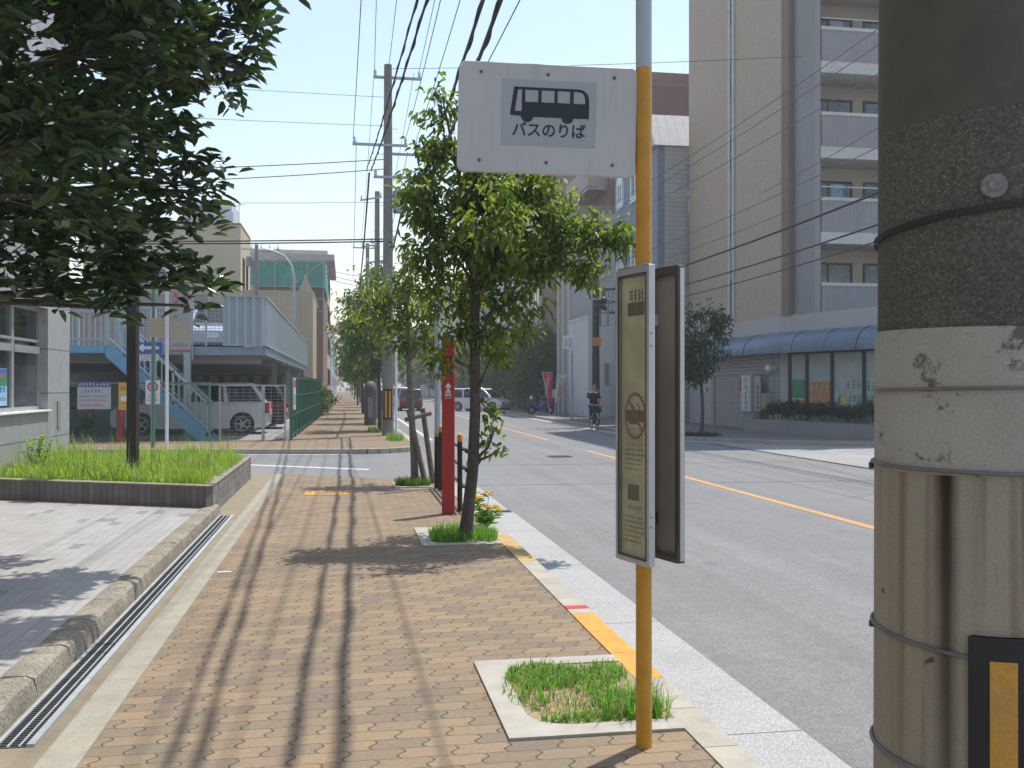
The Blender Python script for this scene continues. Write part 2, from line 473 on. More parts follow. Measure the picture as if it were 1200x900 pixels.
def raw_mesh(name, verts, faces, mat, parent=None, smooth=False, mat_ids=None):
    """numpy verts (n,3) and quad faces (m,4) straight into a mesh"""
    me = bpy.data.meshes.new(name)
    me.vertices.add(len(verts)); me.vertices.foreach_set('co', verts.astype(np.float32).ravel())
    k = faces.shape[1]
    me.loops.add(faces.size); me.loops.foreach_set('vertex_index', faces.astype(np.int32).ravel())
    me.polygons.add(len(faces)); me.polygons.foreach_set('loop_start', np.arange(0, faces.size, k, dtype=np.int32))
    mats = mat if isinstance(mat, (list, tuple)) else [mat]
    for m in mats: me.materials.append(MATS[m])
    if mat_ids is not None: me.polygons.foreach_set('material_index', mat_ids.astype(np.int32))
    me.update(calc_edges=True)
    me.validate()
    o = bpy.data.objects.new(name, me)
    COL.objects.link(o)
    if parent is not None: o.parent = parent
    return o

def thing(name, label, cat, loc=(0, 0, 0), rz=0.0, group=None):
    o = bpy.data.objects.new(name, None)
    COL.objects.link(o)
    o.empty_display_size = 0.2
    o.location = loc; o.rotation_euler = (0, 0, rz)
    o['label'] = label; o['category'] = cat
    if group: o['group'] = group
    return o
def tag(o, label, cat, group=None):
    o['label'] = label; o['category'] = cat
    if group: o['group'] = group
    return o
def struct(o, kind='structure'):
    o['kind'] = kind
    return o
def dup(root, loc, rz=None, label=None, group=None, scale=None):
    def cp(o, par):
        c = o.copy(); COL.objects.link(c)
        if par is not None: c.parent = par
        for ch in o.children: cp(ch, c)
        return c
    r = cp(root, None)
    r.location = loc
    if rz is not None: r.rotation_euler = (0, 0, rz)
    if scale is not None: r.scale = scale if isinstance(scale, tuple) else (scale,) * 3
    if label: r['label'] = label
    if group: r['group'] = group
    return r

# ------------------------------------------------------------------ foliage
def leaves(P, D, L, Wd, rng, fold=0.25, droop=0.0):
    """P base points (n,3), D directions (n,3): one folded two-quad leaf each -> verts, faces"""
    n = len(P)
    D = D / (np.linalg.norm(D, axis=1, keepdims=True) + 1e-9)
    rnd = rng.normal(size=(n, 3))
    up = np.array([0, 0, 1.0]) + 0.55 * rnd
    s = np.cross(D, up); s /= (np.linalg.norm(s, axis=1, keepdims=True) + 1e-9)
    nn = np.cross(s, D)
    L = np.broadcast_to(L, (n,))[:, None]; Wd = np.broadcast_to(Wd, (n,))[:, None]
    dz = np.array([0, 0, -1.0]) * droop
    b = P
    l1 = P + D * L * 0.3 + s * Wd * 0.46 + nn * Wd * fold
    l2 = P + D * L * 0.68 + s * Wd * 0.40 + nn * Wd * fold + dz * L * 0.4
    t = P + D * L + dz * L
    r2 = P + D * L * 0.68 - s * Wd * 0.40 + nn * Wd * fold + dz * L * 0.4
    r1 = P + D * L * 0.3 - s * Wd * 0.46 + nn * Wd * fold
    V = np.stack([b, l1, l2, t, r2, r1], 1).reshape(-1, 3)
    i = np.arange(n)[:, None] * 6
    F = np.concatenate([i + np.array([0, 1, 2, 3]), i + np.array([0, 3, 4, 5])], 1).reshape(-1, 4)
    return V, F

def clump_leaves(clumps, rng, L, Wd, per_twig=14, spread=0.11, droop=0.25, whorl=False):
    """clumps: (cx,cy,cz, rx,ry,rz, n_leaves). Twigs in each ellipsoid, leaves round each twig"""
    Ps, Ds, twigs = [], [], []
    for (cx, cy, cz, rx, ry, rz, n) in clumps:
        k = max(2, int(n / per_twig))
        d = rng.normal(size=(k, 3)); d /= np.linalg.norm(d, axis=1, keepdims=True)
        rad = rng.uniform(0.25, 1.0, size=(k, 1)) ** 0.55
        c = np.array([cx, cy, cz]) + d * rad * np.array([rx, ry, rz])
        twigs.append(c)
        m = rng.poisson(per_twig, size=k) + 1
        for j in range(k):
            out = d[j] * np.array([1, 1, 0.5]) + np.array([0, 0, 0.15])
            if whorl:
                a = rng.uniform(0, 2 * math.pi, size=m[j])
                dd = np.stack([np.cos(a), np.sin(a), rng.uniform(-0.5, 0.7, size=m[j])], 1) + out * 0.6
                pp = c[j] + rng.normal(size=(m[j], 3)) * spread * 0.4 + dd * 0.02
            else:
                t = rng.uniform(-1, 1, size=(m[j], 1))
                pp = c[j] + out * t * spread * 1.6 + rng.normal(size=(m[j], 3)) * spread * 0.55
                dd = out * 0.6 + rng.normal(size=(m[j], 3)) * 0.7 + np.array([0, 0, -0.45])
            Ps.append(pp); Ds.append(dd)
    P = np.concatenate(Ps); D = np.concatenate(Ds)
    l = L * rng.uniform(0.65, 1.25, size=len(P)); w = Wd * rng.uniform(0.7, 1.2, size=len(P))
    V, F = leaves(P, D, l, w, rng, droop=droop)
    return V, F, twigs

def blades(pts, h, w, rng, lean=0.45):
    """grass blades: two stacked quads bent over"""
    n = len(pts)
    a = rng.uniform(0, 2 * math.pi, n)
    d = np.stack([np.cos(a), np.sin(a), np.zeros(n)], 1)
    s = np.stack([-np.sin(a), np.cos(a), np.zeros(n)], 1)
    h = (np.broadcast_to(h, (n,)) * rng.uniform(0.5, 1.3, n))[:, None]
    w = (np.broadcast_to(w, (n,)) * rng.uniform(0.7, 1.3, n))[:, None]
    ln = (rng.uniform(0.05, 1.0, n) * lean)[:, None]
    z = np.array([0, 0, 1.0])
    m = pts + z * h * 0.6 + d * h * ln * 0.35
    t = pts + z * h * (1 - 0.35 * ln) + d * h * ln * 1.1
    V = np.stack([pts - s * w / 2, pts + s * w / 2, m + s * w * 0.36, m - s * w * 0.36, t + s * w * 0.06, t - s * w * 0.06], 1).reshape(-1, 3)
    i = np.arange(n)[:, None] * 6
    F = np.concatenate([i + np.array([0, 1, 2, 3]), i + np.array([3, 2, 4, 5])], 1).reshape(-1, 4)
    return V, F

# ------------------------------------------------------------------ lettering
def text_mesh(name, s, size, mat, parent, loc, rot, bold=0.0, depth=0.001, align='CENTER', sx=1.0):
    cu = bpy.data.curves.new('tmp_text', 'FONT')
    cu.body = s; cu.size = size; cu.align_x = align; cu.align_y = 'CENTER'
    cu.extrude = depth; cu.offset = bold; cu.resolution_u = 3
    to = bpy.data.objects.new('tmp_text', cu)
    COL.objects.link(to)
    dg = bpy.context.evaluated_depsgraph_get()
    me = bpy.data.meshes.new_from_object(to.evaluated_get(dg))
    bpy.data.objects.remove(to); bpy.data.curves.remove(cu)
    me.name = name
    me.materials.clear(); me.materials.append(MATS[mat])
    o = bpy.data.objects.new(name, me)
    COL.objects.link(o)
    o.parent = parent; o.location = loc; o.rotation_euler = rot; o.scale = (sx, 1, 1)
    return o

def glyphs(mb, x, z, w, h, n, rnd, fn, vertical=False):
    """a line of n unreadable characters, each a few strokes; fn(u, v, w) places them"""
    cw = (h if vertical else w) / n
    for i in range(n):
        if vertical: cx, cz, gw, gh = x, z + h - (i + 1) * cw, w, cw * 0.8
        else: cx, cz, gw, gh = x + i * cw, z, cw * 0.8, h
        t = 0.16 * min(gw, gh)
        for k in range(rnd.choice((2, 3))):
            zz = cz + gh * (0.1 + 0.35 * k) * rnd.uniform(0.8, 1.1)
            a = cx + gw * rnd.uniform(0, 0.2)
            mb.prism([(a, zz), (cx + gw * rnd.uniform(0.75, 1), zz), (cx + gw * 0.97, zz + t), (a, zz + t)], fn, 0, 1)
        xx = cx + gw * rnd.uniform(0.25, 0.6)
        mb.prism([(xx, cz), (xx + t, cz), (xx + t, cz + gh), (xx, cz + gh)], fn, 0, 1)

# ================================================================== SETTING
def arc(cx, cy, r, a0, a1, n=8):
    return [(cx + r * math.cos(R(a0 + (a1 - a0) * i / n)), cy + r * math.sin(R(a0 + (a1 - a0) * i / n))) for i in range(n + 1)]
def offset_path(path, d):
    """shift a 2-D path to its right-hand side by d"""
    out = []
    for i, p in enumerate(path):
        a = Vector(path[max(i - 1, 0)]); b = Vector(path[min(i + 1, len(path) - 1)])
        t = (b - a).normalized()
        out.append((p[0] + t.y * d, p[1] - t.x * d))
    return out
def band(mb, path, d0, d1, z0, z1):
    A, B = offset_path(path, d0), offset_path(path, d1)
    k = len(path)
    vs = [(x, y, z0) for x, y in A] + [(x, y, z0) for x, y in B] + [(x, y, z1) for x, y in B] + [(x, y, z1) for x, y in A]
    fs = []
    for i in range(k - 1):
        for q in range(4):
            fs.append((q * k + i, q * k + i + 1, ((q + 1) % 4) * k + i + 1, ((q + 1) % 4) * k + i))
    fs += [(0, k, 2 * k, 3 * k), (k - 1, 2 * k - 1, 3 * k - 1, 4 * k - 1)]
    return mb.add(vs, fs)
def resample(path, step):
    out = [path[0]]
    for a, b in zip(path, path[1:]):
        a, b = Vector(a), Vector(b)
        n = max(1, round((b - a).length / step))
        for i in range(1, n + 1): out.append(tuple(a + (b - a) * i / n))
    return out

m = MB(); m.quad((-700, -300, -0.2), (700, -300, -0.2), (700, 1100, -0.2), (-700, 1100, -0.2))
struct(m.build('ground', 'ground_earth'))
m = MB(); m.quad((1.4, -30, -0.12), (10.3, -30, -0.12), (10.3, 420, -0.12), (1.4, 420, -0.12))
struct(m.build('main_road', 'worn_asphalt'))

near_kerb = [(1.5, -6), (1.5, 15.6)] + arc(0.75, 15.6, 0.75, 8, 70, 7) + [(-1.6, 17.8), (-5.2, 19.0), (-40, 24.9)]
far_kerb = [(-40, 30.9), (0.05, 24.35)] + arc(0.28, 25.8, 1.47, -82, 0, 8) + [(1.65, 40), (1.62, 300)]
right_kerb = [(9.62, 300), (9.62, 33.5), (9.85, 30.2), (10.5, 28.0), (11.8, 26.2), (14.2, 24.9), (18, 24.2), (45, 22.5)]
right_near_kerb = [(45, 10.5), (12.4, 11.0)] + arc(12.2, 8.6, 2.4, 95, 180, 6) + [(9.8, -25)]

m = MB(); m.slab([(2.2, 14.8), (2.2, 27), (1.5, 26), (0, 24.2), (-40, 30.8), (-40, 24.8), (-5.2, 18.9), (-1.6, 17.7), (0.9, 16.6)], -0.14, -0.114)
struct(m.build('side_street', 'worn_asphalt'))
m = MB(); m.slab([(10.45, 8.4), (45, 8.4), (45, 24.0), (13, 26.0), (10.6, 28.5), (10.4, 25.7)], -0.14, -0.114)
struct(m.build('right_side_street', 'pale_asphalt'))

# pavements
m = MB(); m.slab([(-1.08, -6), (1.5, -6), (1.5, 15.6)] + arc(0.75, 15.6, 0.75, 8, 70, 7) + [(-1.08, 17.6)], -0.16, 0.0)
m.slab([(0.05, 24.35)] + arc(0.28, 25.8, 1.47, -82, 0, 8) + [(1.65, 40), (1.62, 300), (-1.35, 300), (-1.6, 28.55), (-14, 30.2), (-14, 26.75)], -0.16, 0.0)
struct(m.build('sidewalk', 'interlocking_pavers', smooth=False))
m = MB(); m.slab([(-1.25, -6), (-1.08, -6), (-1.08, 17.6), (-1.25, 17.66)], -0.16, 0.004)
struct(m.build('concrete_strip', 'strip_concrete', smooth=False))
m = MB(); m.slab([(-1.72, -6), (-1.25, -6), (-1.25, 17.66), (-1.6, 17.78), (-4.9, 18.85), (-4.9, 16.0), (-1.72, 12.0)], -0.16, -0.002)
struct(m.build('pavement_edge', 'tan_concrete', smooth=False))
m = MB(); m.slab([(9.62, 300), (9.62, 33.5), (9.85, 30.2), (10.5, 28.0), (11.8, 26.2), (14.2, 24.9), (18, 24.2), (45, 22.5), (45, 45), (16, 45), (16, 300)], -0.16, 0.0)
m.slab([(45, 10.5), (12.4, 11.0)] + arc(12.2, 8.6, 2.4, 95, 180, 6) + [(9.8, -25), (45, -25)], -0.16, 0.0)
struct(m.build('right_sidewalk', 'shop_pavement', smooth=False))
m = MB()
pts = [(-14, 28.6 + 1.6), (-1.62, 28.56), (-1.4, 62), (-14, 62)]
m.slab(pts, -0.16, 0.008)
struct(m.build('parking_ground', 'pale_asphalt', smooth=False))

# kerbs: stones half a metre long, some painted
m = MB()
y = -6.0
while y < 15.5:
    y1 = min(y + 0.5, 15.6)
    m.mat(0)
    if 5.15 < y + 0.25 < 6.65: m.mat(1)
    if 8.6 < y + 0.25 < 9.9 or 12.0 < y + 0.25 < 12.6: m.mat(2)
    m.box(1.504, y + 0.003, -0.16, 1.66, y1 - 0.003, 0.006)
    y = y1
m.mat(3); m.box(1.503, 6.63, 0.0065, 1.661, 6.72, 0.009)
m.mat(0)
for a, b in zip(*(lambda p: (p[:-1], p[1:]))(resample(near_kerb[1:-1], 0.5))):
    band(m, [a, b], 0.004, 0.16, -0.16, -0.02)
for a, b in zip(*(lambda p: (p[:-1], p[1:]))(resample(far_kerb, 0.8)[40:130])):
    band(m, [a, b], 0.0, 0.17, -0.16, 0.006)
band(m, far_kerb[-2:], 0.0, 0.17, -0.16, 0.005)
band(m, right_kerb, 0.004, 0.18, -0.16, 0.012)
band(m, right_near_kerb, 0.004, 0.18, -0.16, 0.012)
struct(m.build('kerb', ['kerb_concrete', 'yellow_paint', 'worn_yellow_paint', 'red_paint'], smooth=False, bevel=0.008, seg=1))

# gutter apron of pale exposed concrete, joints every 2.2 m
m = MB()
y = -6.6
while y < 13.0:
    m.box(1.66, y + 0.004, -0.16, 2.15, min(y + 2.2, 12.6) - 0.004, -0.098); y += 2.2
band(m, [(1.5, 12.85), (1.5, 15.6)] + arc(0.75, 15.6, 0.75, 8, 50, 6), 0.16, 0.62, -0.16, -0.1)
band(m, [(1.66, 40), (1.62, 300)], 0.16, 0.5, -0.16, -0.105)
band(m, right_kerb[:5], 0.18, 0.6, -0.16, -0.105)
struct(m.build('gutter', 'gutter_concrete', smooth=False))

# road markings, seams
m = MB()
for a, b in ((2.0, 24.5), (29.5, 40), (46, 56), (62, 72), (78, 88), (94, 104), (112, 124)):
    m.box(6.03, a, -0.118, 6.17, b, -0.1165)
struct(m.build('centre_line', 'orange_road_paint', smooth=False))
m = MB()
m.slab([(-2.5, 21.4), (0.42, 19.55), (0.46, 19.75), (-2.45, 21.62)], -0.112, -0.110)
m.slab([(-4.5, 24.72), (0.1, 23.95), (0.12, 24.1), (-4.5, 24.88)], -0.112, -0.110)
m.box(2.5, 30, -0.118, 2.62, 110, -0.1165)
m.box(9.1, 34, -0.118, 9.22, 110, -0.1165)
struct(m.build('white_line', 'white_road_paint', smooth=False))
m = MB()
m.slab([(2.15, 16.3), (9.7, 15.9), (9.7, 15.918), (2.15, 16.32)], -0.1185, -0.1175)
m.slab([(2.3, 20.4), (9.7, 20.2), (9.7, 20.22), (2.3, 20.42)], -0.1185, -0.1175)
struct(m.build('road_seam', 'seam', smooth=False))

# left drainage channel with its steel rails
root = thing('drain_channel', 'long steel-railed drain grating set along the low edge of the brick sidewalk', 'drain', (-1.405, 4.5, 0))
m = MB()
m.box(-0.085, 0, -0.02, -0.068, 7.6, 0.010); m.box(0.052, 0, -0.02, 0.085, 7.6, 0.012); m.box(-0.03, 0, -0.012, -0.02, 7.6, 0.006); m.box(0.018, 0, -0.012, 0.026, 7.6, 0.006)
m.build('steel_rail', 'drain_steel', root, smooth=False)
m = MB()
m.box(-0.068, 0.0, -0.02, 0.052, 7.6, 0.001)
for i in range(250):
    y = 0.02 + i * 0.0303
    m.box(-0.066, y, 0.001, -0.031, y + 0.012, 0.005); m.box(-0.019, y, 0.001, 0.017, y + 0.012, 0.005); m.box(0.027, y, 0.001, 0.05, y + 0.012, 0.005)
m.build('grating', 'drain_dark', root, smooth=False)

# rough forecourt edge and tiles
rng = np.random.default_rng(5)
m = MB()
y = -5.0
rnd = random.Random(3)
prof = [(-1.70, -0.1), (-1.70, 0.102), (-1.66, 0.110), (-1.565, 0.110), (-1.53, 0.095), (-1.512, 0.03), (-1.508, -0.1)]
while y < 12.1:
    L = 0.6
    rows = 9
    vs, fs = [], []
    for i in range(rows):
        yy = y + 0.005 + (L - 0.01) * i / (rows - 1)
        for j, (px_, pz_) in enumerate(prof):
            w = 0.004 if 2 <= j <= 5 else 0.0
            vs.append((px_ + rnd.uniform(-w, w), yy, pz_ + rnd.uniform(-w, w * 0.6)))
    k = len(prof)
    for i in range(rows - 1):
        for j in range(k - 1): fs.append((i * k + j, i * k + j + 1, (i + 1) * k + j + 1, (i + 1) * k + j))
    fs += [tuple(range(k)), tuple((rows - 1) * k + j for j in range(k))]
    m.add(vs, fs)
    y += L
struct(m.build('forecourt_kerb', 'exposed_aggregate'))
grid_mat('forecourt_tile', (0.315, 0.305, 0.29), (0.18, 0.175, 0.165), 0.098, 0.298, w=0.006, rough=0.5, var=0.05, odd=(0.20, 0.20, 0.21))
m = MB(); m.slab([(-4.75, -6), (-1.70, -6), (-1.70, 12.3), (-4.75, 13.8)], -0.1, 0.10)
struct(m.build('forecourt', 'forecourt_tile', smooth=False))

# tactile block, manhole, street grate, tiny lid
root = thing('tactile_paving', 'yellow tactile block with a grey inset plate in the brick sidewalk', 'tactile block', (-0.26, 14.42, 0))
m = MB()
m.box(-0.33, -0.28, 0.001, 0.34, 0.28, 0.006)
for i in range(12):
    for j in range(10):
        if -0.2 < -0.30 + i * 0.056 < 0.14 and -0.18 < -0.25 + j * 0.056 < 0.16: continue
        m.cyl(-0.30 + i * 0.056, -0.25 + j * 0.056, 0.006, 0.0105, 0.014, 0.010, 8)
m.build('block', 'yellow_paint', root, smooth=False)
m = MB(); m.box(-0.18, -0.16, 0.0065, 0.13, 0.14, 0.0085)
m.build('inset_plate', 'tan_concrete', root, smooth=False)
m = MB(); m.cyl(0, 0, -0.117, -0.113, 0.32, n=28)
for i in range(-4, 5): m.box(-0.25, i * 0.06 - 0.012, -0.113, 0.25, i * 0.06 + 0.012, -0.109)
o = m.build('manhole_cover', 'bolt_dark'); o.location = (4.95, 22.6, 0)
tag(o, 'round dark iron manhole cover in the asphalt road', 'manhole cover')
m = MB(); m.box(-0.235, -0.12, -0.16, 0.235, 0.12, -0.103)
for i in range(14): m.box(-0.22 + i * 0.033, -0.1, -0.103, -0.207 + i * 0.033, 0.1, -0.092)
o = m.build('street_grate', 'bolt_dark', smooth=False); o.location = (1.905, 12.73, 0)
tag(o, 'iron drain grate set in the pale gutter beside the yellow flowers', 'drain grate')
m = MB(); m.box(-0.055, -0.022, 0, 0.055, 0.022, 0.006)
o = m.build('survey_marker', 'white_road_paint', bevel=0.003); o.location = (-1.0, 8.43, 0.001)
tag(o, 'tiny white boundary marker on the bricks near the concrete strip', 'marker')

# ------------------------------------------------------------------ tree pits
def pit(name, x0, x1, y0, y1, w, rr, label):
    """concrete border with a rounded inner corner on the pavement side; soil inside"""
    m = MB()
    inner = arc(x0 + w + rr, y0 + w + rr, rr, 180, 270, 6) + [(x1, y0 + w)]
    inner2 = arc(x0 + w + rr, y1 - w - rr, rr, 180, 90, 6) + [(x1, y1 - w)]
    def ring(inn, outer):
        for (a, b), (c, d) in zip(zip(inn, inn[1:]), zip(outer, outer[1:])):
            m.slab([a, b, d, c] if True else [], 0.001, 0.014)
    n1 = len(inner)
    out1 = [(x0, y0 + w + rr), (x0, y0 + (w + rr) * 0.6), (x0, y0 + (w + rr) * 0.3), (x0, y0), (x0 + (w + rr) * 0.3, y0), (x0 + (w + rr) * 0.6, y0), (x0 + w + rr, y0), (x1, y0)]
    out2 = [(a, y0 + y1 - b) for a, b in out1]
    ring(inner, out1); ring(inner2, out2)
    m.slab([(x0, y0 + w + rr), (x0 + w, y0 + w + rr), (x0 + w, y1 - w - rr), (x0, y1 - w - rr)], 0.001, 0.014)
    o = struct(m.build(name, 'pit_concrete', smooth=False))
    m = MB()
    m.slab(inner + inner2[::-1], 0.001, 0.007)
    struct(m.build('pit_soil', 'soil', smooth=False))
pit('pit_kerb', 0.70, 1.50, 4.22, 5.44, 0.13, 0.2, '')
pit('pit_kerb', 0.72, 1.50, 9.45, 10.66, 0.12, 0.18, '')
pit('pit_kerb', 0.72, 1.30, 14.95, 15.75, 0.1, 0.12, '')

def grass_patch(name, n, sampler, h, w, mats, parent=None, lean=0.45, split=0.0, seed=1):
    rng = np.random.default_rng(seed)
    P = sampler(rng, n)
    if callable(h): h = h(P)
    V, F = blades(P, h, w, rng, lean)
    ids = None
    if split:
        b = (rng.uniform(size=len(P)) < split).astype(int)
        ids = np.repeat(b, 2)
    o = raw_mesh(name, V, F, mats, parent, mat_ids=ids)
    return o
def pit_sampler(cx, cy, blobs, z=0.006):
    def f(rng, n):
        w = np.array([b[4] for b in blobs]); k = rng.choice(len(blobs), n, p=w / w.sum())
        B = np.array([b[:4] for b in blobs])[k]
        r = np.sqrt(rng.uniform(size=n)); a = rng.uniform(0, 2 * math.pi, n)
        x = B[:, 0] + r * B[:, 2] * np.cos(a); y = B[:, 1] + r * B[:, 3] * np.sin(a)
        return np.stack([x, y, np.full(n, z)], 1)
    return f
struct(grass_patch('grass', 3600, pit_sampler(0, 0, [(1.1, 4.85, 0.33, 0.42, 2.2), (1.02, 5.08, 0.19, 0.22, 6), (1.24, 4.98, 0.14, 0.24, 2), (0.9, 4.75, 0.06, 0.2, 0.5), (1.3, 4.62, 0.13, 0.16, 3.5), (1.38, 5.1, 0.1, 0.16, 1.3), (1.15, 4.42, 0.28, 0.05, 1.2)]),
       0.05, 0.007, ['pit_grass_blade', 'dry_grass_blade'], lean=0.9, split=0.13, seed=4), 'stuff')
struct(grass_patch('grass', 350, pit_sampler(0, 0, [(1.42, 4.5, 0.1, 0.16, 2), (1.3, 4.42, 0.15, 0.06, 1)]), 0.13, 0.006, ['pit_grass_blade', 'dry_grass_blade'], lean=0.9, split=0.1, seed=9), 'stuff')
struct(grass_patch('grass', 500, pit_sampler(0, 0, [(1.1, 4.8, 0.3, 0.35, 1)]), 0.035, 0.006, 'dry_grass_blade', lean=1.2, seed=14), 'stuff')
struct(grass_patch('grass', 1800, pit_sampler(0, 0, [(1.15, 10.0, 0.32, 0.42, 3), (1.4, 9.9, 0.12, 0.3, 1), (0.95, 9.7, 0.12, 0.12, 0.6)]), 0.11, 0.008, 'pit_grass_blade', lean=0.7, seed=5), 'stuff')
struct(grass_patch('grass', 900, pit_sampler(0, 0, [(1.02, 15.3, 0.28, 0.3, 1)]), 0.13, 0.009, 'bright_leaf', lean=0.7, seed=6), 'stuff')
struct(grass_patch('grass', 500, pit_sampler(0, 0, [(1.35, 28.2, 0.25, 0.8, 1), (0.9, 33, 0.2, 0.5, .4)], 0.002), 0.2, 0.014, 'pit_grass_blade', lean=0.7, seed=7), 'stuff')
struct(grass_patch('grass', 500, pit_sampler(0, 0, [(10.75, 28.7, 0.6, 0.4, 1)], 0.01), 0.14, 0.02, 'dark_leaf', lean=0.7, seed=8), 'stuff')

# ------------------------------------------------------------------ planter with long grass
grid_mat('planter_tile_front', (0.145, 0.135, 0.13), (0.05, 0.05, 0.05), 0.082, 5.0, (0, 2), 0.008, 0.75, 0.2)
grid_mat('planter_tile_side', (0.20, 0.19, 0.185), (0.07, 0.07, 0.07), 0.09, 0.12, (1, 2), 0.008, 0.8, 0.4, stagger=0.5)
root = thing('planter', 'low raised planter faced with dark grey tiles and filled with long grass', 'planter', (-1.58, 12.2, 0))
fx, fy = -3.17, 1.55
d = Vector((fx, fy, 0)).normalized()
nrm = Vector((d.y, -d.x, 0))
m = MB(); m.prism([(0.0, -0.1), (3.55, -0.1), (3.55, 0.345), (0.0, 0.345)], lambda u, v, w: (d.x * u - nrm.x * w * 1, d.y * u - nrm.y * w, v), 0.0, 0.14)
o = m.build('front_wall', 'planter_tile_front', root, smooth=False)
m = MB(); m.box(-0.14, 0.005, -0.1, 0.0, 4.75, 0.343)
m.build('side_wall', 'planter_tile_side', root, smooth=False)
m = MB()
m.prism([(-0.02, 0.346), (3.55, 0.346), (3.55, 0.366), (-0.02, 0.366)], lambda u, v, w: (d.x * u - nrm.x * w, d.y * u - nrm.y * w, v), -0.006, 0.15)
m.box(-0.15, 0.16, 0.344, 0.008, 4.76, 0.363)
m.build('coping', 'exposed_aggregate', root, smooth=False, bevel=0.006)
m = MB(); m.slab([(-0.1, 0.2), (-0.1, 4.72), (-3.17, 5.85), (-3.17, 1.7)], 0.2, 0.33)
m.build('soil', 'turf_soil', root, smooth=False)
def tuft(h):
    """grass grows in uneven tufts"""
    def f(P):
        x, y = P[:, 0], P[:, 1]
        p = np.sin(3.1 * x + 1.7 * y) + np.sin(5.3 * y - 2.2 * x + 1) + np.sin(7.9 * x + 4.1 * y + 2) * 0.7 + np.sin(13 * y + 9 * x) * 0.5
        return h * np.clip(0.72 + 0.26 * p, 0.22, 1.6)
    return f
def planter_sampler(rng, n):
    k = int(n * 2.2)
    x = rng.uniform(-3.15, -0.06, k); y = rng.uniform(0.1, 5.8, k)
    ok = (y > 0.10 - 0.489 * x) & (y < 4.7 - 0.37 * x)
    x, y = x[ok][:n], y[ok][:n]
    return np.stack([x - 1.58, y + 12.2, np.full(len(x), 0.325)], 1)
struct(grass_patch('grass', 17000, planter_sampler, tuft(0.21), 0.0095, ['grass_blade', 'dry_grass_blade'], lean=0.8, split=0.07, seed=2), 'stuff')
struct(grass_patch('grass', 1500, planter_sampler, tuft(0.42), 0.008, ['grass_blade', 'dry_grass_blade'], lean=0.6, split=0.35, seed=3), 'stuff')
def weed(name, x, y, z, h, ns, label, group=None, leaf=0.07, seed=1, mat='grass_blade', rad=0.2):
    rng = np.random.default_rng(seed); rnd = random.Random(seed)
    root = thing(name, label, 'plant', (x, y, z), 0, group)
    m = MB(); P, D = [], []
    for i in range(ns):
        a = rnd.uniform(0, 6.28); l = rnd.uniform(0.2, 1) * rad; hh = h * rnd.uniform(0.6, 1)
        pts = [(0.3 * l * math.cos(a) * (t ** 0.5) * 0 + l * math.cos(a) * (0.3 + 0.7 * t), l * math.sin(a) * (0.3 + 0.7 * t), hh * t) for t in (0, 0.5, 1)]
        m.tube(pts, [0.006, 0.004, 0.002], 5)
        for k in range(int(hh / 0.022)):
            t = rnd.uniform(0.12, 1)
            P.append((l * math.cos(a) * (0.3 + 0.7 * t), l * math.sin(a) * (0.3 + 0.7 * t), hh * t)); b = rnd.uniform(0, 6.28)
            D.append((math.cos(b), math.sin(b), rnd.uniform(0.0, 0.9)))
    m.build('stem', mat, root)
    V, F = leaves(np.array(P), np.array(D), leaf * rng.uniform(0.6, 1.2, len(P)), leaf * 0.3, rng, droop=0.2)
    raw_mesh('foliage', V, F, mat, root)
    return root
weed('weed', -4.45, 15.2, 0.33, 0.55, 12, 'bushy green weed growing tall against the grey tiled wall', leaf=0.075, seed=3, rad=0.28)

# black lamp post in the planter
root = thing('lamp_post', 'square black lamp post standing in the grassy planter', 'lamp post', (-2.86, 14.0, 0.33), R(-9))
m = MB(); m.box(-0.065, -0.065, 0, 0.065, 0.065, 3.3)
m.build('post', 'dark_brown_metal', root, bevel=0.008)
m = MB(); m.box(-0.09, -0.09, 0, 0.09, 0.09, 0.03)
m.build('base_plate', 'dark_brown_metal', root, bevel=0.004)
m = MB(); m.box(-0.16, -0.16, 3.3, 0.16, 0.16, 3.36); m.box(-0.13, -0.13, 3.36, 0.13, 0.13, 3.52); m.box(-0.18, -0.18, 3.52, 0.18, 0.18, 3.56)
m.build('lamp_head', 'dark_brown_metal', root, bevel=0.006)

# ================================================================== BUS STOP SIGN
bus = thing('bus_stop_sign', 'bus stop sign on a yellow pole with white plate and two timetable cases', 'bus stop sign', (1.262, 4.07, 0), R(-5.2))
m = MB(); m.cyl(0, 0, 0.0, 2.915, 0.0345, n=28)
m.build('pole', 'yellow_pole_paint', bus)
m = MB(); m.cyl(0, 0, 2.915, 3.9, 0.0345, n=28); m.lathe(0, 0, [(0.0345, 3.9), (0.03, 3.925), (0.0, 3.935)], 28)
m.build('upper_pole', 'grey_pole_paint', bus)
m = MB()
cr = 0.03
outl = arc(-0.80 + cr, 2.437 + cr, cr, 180, 270, 5) + arc(-0.034 - cr, 2.437 + cr, cr, 270, 360, 5) + arc(-0.034 - cr, 2.905 - cr, cr, 0, 90, 5) + arc(-0.80 + cr, 2.905 - cr, cr, 90, 180, 5)
m.prism(outl, lambda u, v, w: (u, w, v - 2.67), -0.012, 0.012)
plate = m.build('sign_plate', 'sign_white', bus, bevel=0.003)
plate.location = (0, 0, 2.675); plate.rotation_euler = (0, R(1.35), 0)
m = MB(); m.box(-0.615, -0.0134, -0.115, -0.21, -0.0122, 0.165)
m.build('panel', 'sign_panel_grey', plate, smooth=False)
